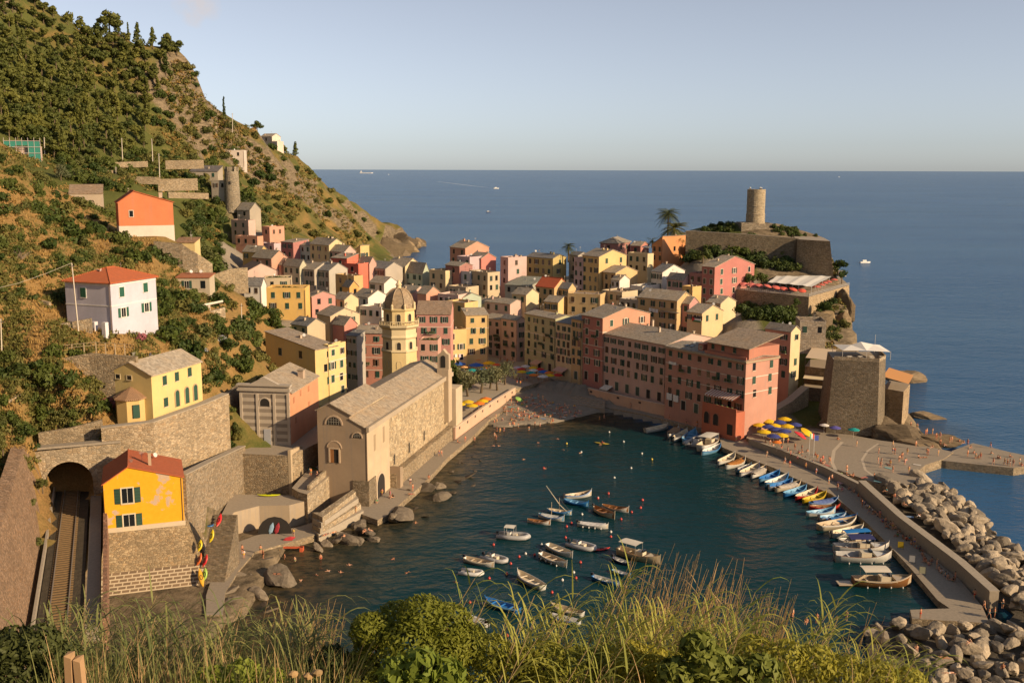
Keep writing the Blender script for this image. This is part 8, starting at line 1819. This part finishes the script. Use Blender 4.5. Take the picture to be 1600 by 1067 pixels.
folk([(x - 9, y + 3) for x, y in W3([(575, 265), (600, 290), (640, 340), (655, 360), (690, 385), (720, 415), (735, 425), (770, 470), (775, 490), (800, 470), (835, 495), (860, 520), (880, 550), (920, 560), (930, 590), (965, 615), (985, 630), (1000, 660), (1015, 690), (1025, 705), (1060, 700), (1090, 740), (1105, 750), (1145, 790), (1160, 800), (1195, 820), (1205, 815), (500, 255), (545, 250), (470, 250), (620, 320), (670, 375), (705, 400), (750, 450), (785, 485), (815, 500), (845, 540), (900, 565), (950, 600), (1040, 720), (1120, 770)])], 1.2, 'in the shade against the pier wall', 'people along the pier wall', ('sit', 'sit', 'sit', 'stand'), .35)
folk(W3([(588, 370), (630, 410), (105, 100), (135, 120), (380, 225), (400, 205), (300, 165), (235, 130), (1290, 945), (1350, 1010), (1380, 1060), (1415, 1060), (1465, 1000)]), 1.2, 'on the pier walkway', 'people on the pier walkway', ('stand', 'walk'), .7)
folk([(1239, 966), (1260, 973), (1276, 973), (1307, 969), (1322, 969)], 1.2, 'on the pier head', 'people at the pier head', ('stand', 'sit'), .3)
folk([(1237, 972), (1438, 966)], 1.2, 'at the end platform', 'people at the pier head', ('stand',), 0)
folk([(1432, 1015), (1474, 1028), (1483, 1052), (1567, 1045), (1515, 1005), (1412, 790), (1436, 806), (1398, 776), (1385, 768)], 2.9, 'on the boulders', 'people on the boulders', ('sit', 'lie'), .1)
folk([(970, 740), (988, 745), (1085, 658), (1098, 660), (1110, 660), (1045, 652), (1138, 664), (1146, 663), (1000, 638), (960, 628), (940, 625)], 1.2, 'on the quay below the house row', 'people on the quay', ('walk', 'stand'), .6) if False else None
folk([(1046, 657), (1072, 664), (1089, 667), (1090, 666), (985, 638), (1000, 641), (1198, 714), (1226, 724), (1150, 690)], 1.2, 'on the quay below the house row', 'people on the quay', ('walk', 'stand'), .6)
beach = lambda x, y: Vector((*hit(x, y)[:2], hit(x, y).z))
folk(pxscatter([(795, 630), (830, 618), (880, 632), (915, 640), (900, 652), (860, 655), (800, 658), (785, 645)], 4.3, 85), beach, 'on the beach', 'sunbathers on the beach', ('lie', 'sit', 'sit', 'stand', 'lie'), .05)
E2 = lambda L: [(700 + x / 4, 560 + y / 4) for x, y in L]
folk(E2([(543, 430), (575, 435), (645, 415), (655, 410), (385, 435), (405, 425), (440, 440), (505, 460), (305, 465), (325, 470), (350, 465), (290, 500), (300, 515), (165, 525), (290, 415), (305, 410), (340, 405), (425, 395), (728, 380), (947, 395), (975, 385), (415, 430), (480, 385)]), -.45, 'in the shallow water off the beach', 'bathers standing in the shallows', ('stand', 'walk'), 0)
folk(E2([(290, 548), (328, 545), (572, 525), (690, 505), (485, 630), (598, 690), (835, 590), (720, 567), (963, 540)]), .0, 'in the harbour water', 'swimmers in the harbour', ('swim',), 0)
F2 = lambda L: [(330 + x / 4, 700 + y / 4) for x, y in L]
folk(F2([(460, 715), (523, 730), (685, 715), (430, 690)]), -.7, 'in waist deep water by the near shore', 'waders at the near shore', ('stand',), 0)
folk(F2([(655, 785), (740, 770), (805, 780), (570, 820), (865, 735), (1125, 695), (1210, 775), (1275, 470), (1530, 830), (500, 620)]), 0, 'near the left shore', 'swimmers at the near shore', ('swim',), 0)
folk(F2([(205, 690), (195, 660), (515, 555), (325, 690), (310, 660), (905, 410), (1245, 230), (1232, 160)]), 1.3, 'on the kayak path', 'people on the near quay', ('stand', 'stand', 'sit'), .3)
folk(F2([(1068, 300), (1118, 310), (1135, 310), (1095, 250), (1035, 340), (1440, 50), (1425, 50), (1260, 270)]), 1.2, 'on the church footpath', 'people on the church footpath', ('stand', 'walk', 'sit'), .4)
folk(F2([(625, 175), (618, 170), (662, 190), (770, 125), (775, 130)]), 7.0, 'before the church door', 'people before the church', ('stand',), .9)
folk(F2([(410, 790), (830, 550), (960, 525), (985, 520), (1155, 410), (760, 530), (710, 545), (1360, 190), (1250, 290)]), 1.4, 'on the shore boulders', 'people on the shore boulders', ('sit', 'lie'), 0)
folk(N2_ if False else [N2(*q) for q in [(560, 735), (700, 725), (820, 700), (880, 640), (960, 620), (1000, 740), (1030, 790), (1010, 760), (940, 600), (990, 580), (870, 590), (1130, 770), (1240, 770), (640, 720), (1320, 760)]], 3.5, 'on the harbour square', 'people on the harbour square', ('stand', 'walk'), .9)
folk([(790, 644), (775, 655), (727, 690), (715, 692), (787, 640)], 1.2, 'below the pink wall', 'people on the path below the pink wall', ('sit', 'stand'), .2)
folk(pxscatter([(1185, 680), (1240, 694), (1300, 724), (1275, 728), (1200, 702)], 5, 26), 2.1, 'at the parasols of the pier square', 'people at the pier square parasols', ('sit', 'stand'), .4)
folk(pxscatter([(700, 582), (790, 562), (850, 585), (815, 605), (760, 595)], 5, 30), 3.5, 'among the parasols of the harbour square', 'people among the square parasols', ('stand', 'walk', 'sit'), .85)
person(onZ(941, 693, .25), 'sit', 1.6, 'red', 'navy', 'paddler in a red top sitting in the yellow kayak', None)
# towels, boards and flags on the square
def flat(label, x, y, Z, col, a, w=.9, l=1.8, name='towel', cat='towel', group='towels'):
    p = onZ(x, y, Z); b = MB(); n = 5
    b.add([(-w / 2 + w * i / n, y_, .03 + .02 * math.sin(i * 2 + y_)) for i in range(n + 1) for y_ in (-l / 2, l / 2)], [(2 * i, 2 * i + 2, 2 * i + 3, 2 * i + 1) for i in range(n)])
    b.obj(name, [plain(col, .9, .05, name='towelling')], label=label, cat=cat, group=group, loc=p, rot=(0, 0, a))
TC = [((.42, .16, .13), 'red'), ((.18, .26, .38), 'blue'), ((.55, .5, .43), 'white'), ((.2, .38, .38), 'turquoise'), ((.5, .32, .3), 'pink'), ((.34, .42, .16), 'lime')]
for i, (x, y) in enumerate(pxscatter([(797, 632), (830, 620), (880, 634), (912, 641), (895, 652), (800, 656)], 9, 22)):
    c, w_ = TC[i % 6]; p = hit(x, y); flat('%s beach towel spread on the sand' % w_, x, y, p.z + .02, c, uni(0, 3), group='%s towels on the beach' % w_)
for x, y, c, lb_ in ((1293, 727, 0, 'pink red towel on the square ledge'), (1312, 740, 5, 'bright green ring shaped towel on the ledge'), (1350, 746, 0, 'red towel at the start of the pier wall'), (1388, 731, 3, 'turquoise towel on the pier square'), (1433, 726, 2, 'beige towel near the curved quay edge'), (1312, 754, 4, 'violet towel on the pier walkway'), (1420, 807, 1, 'blue towel on the pier wall top'), (1372, 752, 3, 'turquoise towel beside the first boulders')): flat(lb_, x, y, 2.15 if y < 750 else (1.25 if 'walkway' in lb_ else 2.6), TC[c][0], uni(0, 3), group=None)
for lb_, x, y, cols in (('flag with green, white and red bands on the square', 1264, 705, [(.05, .3, .1), (.6, .58, .55), (.45, .04, .04)]), ('plain dark blue flag on the square', 1271, 708, [(.03, .05, .22)])):
    p = onZ(x, y + 6, 2.1); fl = thing('flag', lb_, 'flag', p, .4); b = MB(); b.tube([(0, 0, 0), (0, 0, 5.6)], .05, 6); b.obj('pole', [plain((.6, .57, .52), .4)], fl)
    b = MB()
    for i, c in enumerate(cols): b.mi = i; w_ = 1.3 / len(cols); b.add([(.05 + i * w_, .03, 5.4), (.05 + (i + 1) * w_, .1, 5.2), (.05 + (i + 1) * w_, .08, 3.9), (.05 + i * w_, .0, 4.1)], [(0, 1, 2, 3)])
    b.obj('cloth', [plain(c, .85) for c in cols], fl)
for lb_, x, y, c in (('yellow advertising board standing on the pier walkway', 1407, 858, (.5, .34, .02)), ('framed white notice board on the pier walkway', 1425, 880, (.5, .48, .45)), ('small pale notice board, lowest on the pier walkway', 1441, 898, (.48, .46, .3))):
    p = onZ(x, y, 1.2); sg = thing('notice_board', lb_, 'sign', p, R(-20)); b = MB(); b.box(-.5, .5, -.05, .05, .3, 1.5); b.obj('panel', [plain(c, .6)], sg)
    b = MB()
    for s_ in (-.55, .5): b.box(s_, s_ + .05, -.06, .06, 0, 1.55)
    b.box(-.5, .5, -.06, .06, 1.5, 1.55); b.obj('frame', [IRON], sg)
# ---------------------------------------------------------------- plants right before the viewer
REEDL = leafmat((.20, .26, .05), (.42, .42, .10), 'reed leaves', .45); REEDD = leafmat((.34, .23, .11), (.50, .36, .18), 'dry reed', .25)
REEDG = leafmat((.13, .165, .055), (.26, .28, .10), 'green reed leaves', .4); STEM = plain((.34, .24, .12), .8, name='reed stem', var=.3)
def ribbon(b, p, d, L, w, droop, n=6, tw=0):
    d = d.normalized(); side = d.cross(Vector((0, 0, 1))); side = side.normalized() if side.length > .05 else Vector((1, 0, 0)); vs = []; q = p.copy()
    for i in range(n + 1):
        f = i / n; k = w * (1 - f ** 1.6) * min(1, .5 + f * 3); s_ = (side * math.cos(tw) + Vector((0, 0, 1)) * math.sin(tw)); vs += [q - s_ * k, q + s_ * k]; q = q + (d + Vector((0, 0, -droop * f * f))).normalized() * L / n
    b.add(vs, [(2 * i, 2 * i + 1, 2 * i + 3, 2 * i + 2) for i in range(n)])
def reed_clump(label, shoots, Y, mat, rg, leaves=24, lw=.012, ll=.6, group='reed clumps before the viewer', name='reed_clump'):
    tips = [at(x, y, Y + rg.uniform(-.7, .7)) for x, y in shoots]; o = sum(tips, Vector()) / len(tips); o.z -= 3.4
    rt_ = thing(name, label, 'reeds', o, 0, group); sb, lb_ = MB(), MB()
    for tp in tips:
        lean = Vector((rg.uniform(.25, .75), rg.uniform(-.3, .3), 0)); hh = 3.2
        base = tp - Vector((lean.x * 1.5, lean.y, hh)); pts = []
        for i in range(8): f = i / 7; pts.append(base.lerp(tp, f) + Vector((-lean.x * .6 * math.sin(PI * f) * .6, 0, .12 * math.sin(PI * f))) - o)
        sb.tube(pts, [.014 * (1 - .75 * i / 7) for i in range(8)], 5)
        for k in range(leaves):
            f = .18 + .82 * (k / (leaves - 1)) ** .9; i = min(6, int(f * 7)); p = pts[i].lerp(pts[i + 1], f * 7 - i); ax_ = (pts[i + 1] - pts[i]).normalized()
            a = (0 if k % 2 else PI) + rg.uniform(-.6, .6); out = Vector((math.cos(a), math.sin(a) * .8, .15)); d = ax_ * (.55 + f * .45) + out * (1.0 - .35 * f)
            lb_.mi = 0 if rg.random() < .85 or f > .6 else 1; ribbon(lb_, p, d, ll * rg.uniform(.6, 1.15) * (1.1 - .3 * f), lw * rg.uniform(.6, 1.1), rg.uniform(1.2, 3.0), 6, rg.uniform(-.6, .6))
    sb.obj('stems', [STEM], rt_); lb_.obj('leaves', [mat, REEDD], rt_); return rt_
def dry_clump(label, x0, x1, y0, y1, Y, n, rg):
    rt_ = None; b = MB(); o = at((x0 + x1) / 2, y1 + 150, Y)
    for i in range(n):
        xt = rg.uniform(x0, x1); tp = at(xt, rg.uniform(y0, y1), Y + rg.uniform(-.8, .8)); base = tp - Vector((rg.uniform(.2, .8), rg.uniform(-.2, .2), rg.uniform(2.2, 3.0))); md = base.lerp(tp, .55) + Vector((-.06, 0, .03)); b.tube([base - o, md - o, tp - o], [.009, .006, .002], 4)
        for k in range(3): f = rg.uniform(.3, .9); p = base.lerp(tp, f) - o; ribbon(b, p, Vector((rg.uniform(-.6, .8), rg.uniform(-.5, .5), rg.uniform(.2, 1))), rg.uniform(.15, .4), .006, 1.2, 4)
    b.obj('dry_reeds', [REEDD], label=label, cat='reeds', group='dry reed stems before the viewer', loc=o)
rg = random.Random(77)
RC = [('reed shoots leaning over the left of the leafy bush', [(742, 903), (730, 935), (720, 960), (748, 985)], 10.5, REEDL), ('arching reed shoots in front of the blue rowing boat', [(835, 930), (812, 938), (795, 955), (828, 985), (850, 1000)], 9.5, REEDL), ('reed shoots left of the two white boats', [(905, 925), (885, 950), (872, 960), (860, 985), (890, 1000)], 10, REEDL), ('tall reed plume before the big canopy boat', [(990, 880), (978, 912), (960, 935), (1000, 925), (985, 960)], 11, REEDL),
    ('dense green reeds under the dry stems', [(1030, 950), (1050, 970), (1015, 985), (1070, 985), (1040, 1010), (1000, 1015)], 10, REEDL), ('leafy reeds in the middle of the right stand', [(1110, 915), (1100, 945), (1125, 940), (1080, 965), (1140, 965), (1115, 990)], 10.5, REEDL), ('yellow reeds right of the middle of the stand', [(1180, 925), (1165, 950), (1195, 955), (1150, 985), (1185, 990), (1210, 985)], 10, REEDL), ('bright single reed plume at the right of the stand', [(1310, 938), (1300, 955), (1290, 975), (1282, 1000)], 10.5, REEDL),
    ('low yellow reeds near the right end', [(1330, 1005), (1350, 1018), (1375, 1010), (1365, 1035), (1395, 1030), (1320, 1030)], 9.5, REEDL), ('last low reeds before the boulders', [(1430, 1030), (1445, 1045), (1410, 1050), (1400, 1035)], 9.5, REEDL), ('low reeds between the plume and the stand', [(1245, 1005), (1260, 1020), (1230, 1025), (1275, 1035), (1215, 1040)], 9.5, REEDL), ('reeds at the bottom of the stand', [(940, 990), (920, 1010), (960, 1020), (990, 1040), (1060, 1040), (1100, 1030)], 9, REEDL),
    ('grey green reed tops at the lower left shore', [(450, 965), (470, 985), (440, 1000), (495, 985), (510, 1010), (425, 990)], 10, REEDG), ('soft reed plume before the bastion wall foot', [(245, 930), (255, 955), (225, 960), (270, 975), (215, 985)], 10, REEDG), ('green reeds at the foot of the railway', [(140, 935), (125, 950), (155, 955), (105, 960), (175, 960), (190, 975)], 10.5, REEDG), ('pale reed tips beside the dark shrub', [(330, 965), (350, 985), (310, 990), (375, 1000), (395, 985)], 9.5, REEDG)]
for i, x in enumerate(range(45, 540, 33)): RC.append(('soft green reed tuft, number %s from the left along the bottom' % ('one two three four five six seven eight nine ten eleven twelve thirteen fourteen fifteen'.split()[i]), [(x + rg.uniform(-14, 14), 985 + 25 * math.sin(i * 1.7) + rg.uniform(-12, 20)) for _ in range(3)], 9.5 + .5 * (i % 3), REEDG))
for i, x in enumerate(range(850, 1300, 50)): RC.append(('yellowing reed tuft in the lower right stand, number %s from the left' % ('one two three four five six seven eight nine'.split()[i]), [(x + rg.uniform(-20, 20), 975 + rg.uniform(-12, 30)) for _ in range(3)], 9.2 + .5 * (i % 3), REEDL))
for lb_, sh_, Y, mt in RC:
    ext = [(x + rg.uniform(-26, 26), y + rg.uniform(5, 75)) for x, y in sh_ for _ in range(3)]; reed_clump(lb_, sh_ + ext, Y, mt, rg)
for lb_, x0, x1, y0, y1, Y in (('thin dry stems left before the canopy boat', 985, 1060, 845, 950, 11.5), ('dense dry stems in the middle of the reed stand', 1040, 1110, 860, 960, 11), ('dry stems right of the middle of the reed stand', 1105, 1165, 870, 960, 11.5), ('scattered dry stems at the right of the stand', 1160, 1250, 900, 980, 11), ('few tall dry stalks near the pier head', 1300, 1390, 930, 1020, 11), ('dry stalks in front of the near shore rocks', 370, 430, 925, 990, 11), ('twiggy dry stems at the right end', 1190, 1240, 930, 990, 10), ('thin dry stems left of the bush', 430, 540, 930, 1010, 10.5)):
    dry_clump(lb_, x0, x1, y0, y1, Y, 9 if 'few' in lb_ or 'shore' in lb_ else 46, rg)
def near_shrub(label, blobs, Y, leaf, size, per, seed, cat='bush', aspect=.42):
    rg_ = random.Random(seed); ps = [(at(x, y, Y + dy), r) for x, y, r, dy in blobs]; o = sum((p for p, _ in ps), Vector()) / len(ps); o.z -= 1.0
    rt_ = thing('leafy_shrub', label, cat, o); k = Y / 1600
    crown(rg_, [(tuple(p - o), (r * k, r * k, r * k * .85)) for p, r in ps], per, size, aspect).obj('foliage', [leaf], rt_)
    b = MB()
    for p, r in ps: q = p - o; b.tube([(q.x * .2, q.y * .2, -1.6), q * .6 + Vector((0, 0, -.3)), q], [.03, .02, .006], 5)
    b.obj('branches', [BARK], rt_); return rt_
BRT = leafmat((.15, .18, .022), (.38, .36, .055), 'bright leaves', .4); BGL = leafmat((.11, .17, .025), (.26, .32, .05), 'broad leaves', .4); DKL = leafmat((.04, .055, .016), (.09, .105, .03), 'dark leaves near', .25)
near_shrub('rounded bright green bush in the middle of the foreground', [(580, 985, 36, 0), (620, 970, 40, .2), (660, 962, 42, 0), (700, 975, 42, 0), (725, 1005, 40, 0), (640, 1010, 48, -.2), (590, 1025, 46, 0), (690, 1025, 46, -.2), (560, 1050, 40, 0)], 9, BRT, .026, 1500, 1)
near_shrub('broad leaved sprig at the bottom of the bush', [(620, 1050, 30, 0), (660, 1040, 34, 0), (700, 1055, 30, 0), (645, 1075, 40, 0)], 7.5, BGL, .06, 130, 2, aspect=.5)
near_shrub('dark shrub in the lower left corner', [(20, 1010, 40, 0), (60, 1005, 36, 0), (95, 1030, 36, 0), (30, 1055, 50, 0), (-15, 1030, 50, 0), (85, 1065, 40, 0)], 8, DKL, .035, 900, 3)
near_shrub('shadowy undergrowth left of the bright bush', [(520, 1035, 34, 0), (490, 1060, 40, 0), (540, 1075, 40, 0), (440, 1070, 36, 0)], 9, DKL, .035, 600, 4)
near_shrub('green shrub under the reeds in the middle', [(765, 1020, 38, 0), (810, 1035, 38, 0), (850, 1030, 38, 0), (905, 1040, 38, 0), (950, 1035, 36, .2), (740, 1065, 42, 0), (870, 1070, 44, -.2)], 9, BRT, .03, 650, 5)
near_shrub('broad leaved green shrub under the right reeds', [(1090, 1010, 30, 0), (1110, 1040, 40, 0), (1060, 1055, 36, 0), (1150, 1060, 40, 0), (1190, 1050, 34, 0)], 8.5, leafmat((.07, .10, .02), (.18, .22, .045), 'mid leaves', .35), .055, 260, 6, aspect=.5)
near_shrub('tangled shrub at the bottom right', [(1180, 1020, 36, .2), (1230, 1030, 38, 0), (1275, 1035, 36, 0), (1320, 1050, 36, 0), (1370, 1058, 34, 0), (1420, 1068, 32, 0)], 9, BRT, .03, 600, 7)
near_shrub('shrub under the dry stems', [(985, 1030, 36, 0), (1020, 1040, 38, 0), (1050, 1050, 38, 0), (960, 1070, 42, 0)], 9, BRT, .035, 600, 8)
near_shrub('yellow green undergrowth at the bottom left of centre', [(380, 1055, 32, 0), (420, 1070, 34, 0), (330, 1065, 32, 0)], 8, BGL, .035, 420, 9)
b = MB()
for i in range(3600):
    x = rg.uniform(60, 560); y = rg.uniform(1035, 1150); Y = rg.uniform(7.5, 10.5)
    p = at(x, y, Y); b.mi = 0 if rg.random() < .7 else 1; a = rg.uniform(0, 6.28)
    ribbon(b, p - Vector((0, 0, .25)), Vector((math.cos(a) * .35 + .15, math.sin(a) * .3, 1)), rg.uniform(.3, .7), .005, .9, 5)
for i in range(1200):
    x = rg.uniform(840, 1460); y = rg.uniform(1070, 1150); p = at(x, y, rg.uniform(8, 10.5)); b.mi = 2 if rg.random() < .65 else 1; a = rg.uniform(0, 6.28)
    ribbon(b, p - Vector((0, 0, .25)), Vector((math.cos(a) * .4 + .1, math.sin(a) * .3, 1)), rg.uniform(.3, .7), .006, 1.0, 5)
b.obj('long_grass', [REEDG, REEDD, REEDL], kind='stuff')
for lb_, x, dz in (('left half of a split weathered wooden post', 108, 0), ('right half of a split weathered wooden post', 122, -.03)):
    p = at(x, 1022 - dz * 200, 6.4); b = MB(); w_ = .024; b.prism([(-w_, -.03), (w_, -.034), (w_ * 1.1, .03), (-w_ * .9, .034)], -2.5, [0, -.015, .012, .004], None); b.obj('wooden_post', [plain((.36, .22, .11), .9, name='weathered wood', var=.4)], label=lb_, cat='post', loc=p, rot=(0, .02 if dz == 0 else -.03, 0))
for i, (x, y) in enumerate(((458, 1055), (482, 1058), (496, 1053))):
    p = at(x, y, 7); b = MB(); b.tube([(0, 0, -1.2), (.02, 0, 0)], .005, 4); b.mi = 1; b.lathe([(.01, -.01), (.035, .0), (.04, .02), (.012, .035)], 8); b.obj('dry_flower', [STEM, REEDD], label='pale dry flower head rising from the bottom grass', cat='flower', group='dry flower heads', loc=p)
# distant craft on the open sea
for lb_, x, y, s in (('white yacht far out left of centre', 607, 273, 9), ('motor boat trailing a wake on the open sea', 775, 295, 9), ('small dark boat on the open sea below the motor boat', 763, 332, 4), ('white boat alone near the right horizon', 1311, 277, 8), ('small boat on the sea right of the castle', 1351, 411, 4)):
    p = onZ(x, y, 0); rt_ = thing('distant_boat', lb_, 'boat', p, .2); b = MB(); b.prism([(-s, -s * .3), (s * .5, -s * .3), (s * 1.2, 0), (s * .5, s * .3), (-s, s * .3)], -.3, s * .28); b.obj('hull', [paint(WH if 'dark' not in lb_ else NV)], rt_)
    b = MB(); b.box(-s * .5, s * .3, -s * .2, s * .2, s * .28, s * .6); b.obj('cabin', [paint(WH)], rt_)
p = at(572, 262.6, 18000); sp = thing('cargo_ship', 'faint cargo ship on the horizon', 'ship', (p.x, p.y, 0)); b = MB(); b.prism([(-110, -14), (90, -14), (120, 0), (90, 14), (-110, 14)], -1, 16); b.obj('hull', [paint((.5, .5, .5))], sp); b = MB(); b.box(-100, -75, -12, 12, 16, 42); b.obj('bridge', [paint(WH)], sp)
b = MB(); w0 = onZ(775, 295, 0); w1 = onZ(683, 284, 0); dd_ = (w1 - w0); s_ = Vector((-dd_.y, dd_.x, 0)).normalized(); b.add([w0 + Vector((0, 0, .02)), w0.lerp(w1, .5) + s_ * 5 + Vector((0, 0, .02)), w1 + s_ * 2 + Vector((0, 0, .02)), w1 - s_ * 2 + Vector((0, 0, .02)), w0.lerp(w1, .5) - s_ * 5 + Vector((0, 0, .02))], [(0, 1, 2, 3, 4)]); b.obj('wake', [plain((.45, .48, .5), .7, name='foam')], kind='stuff')
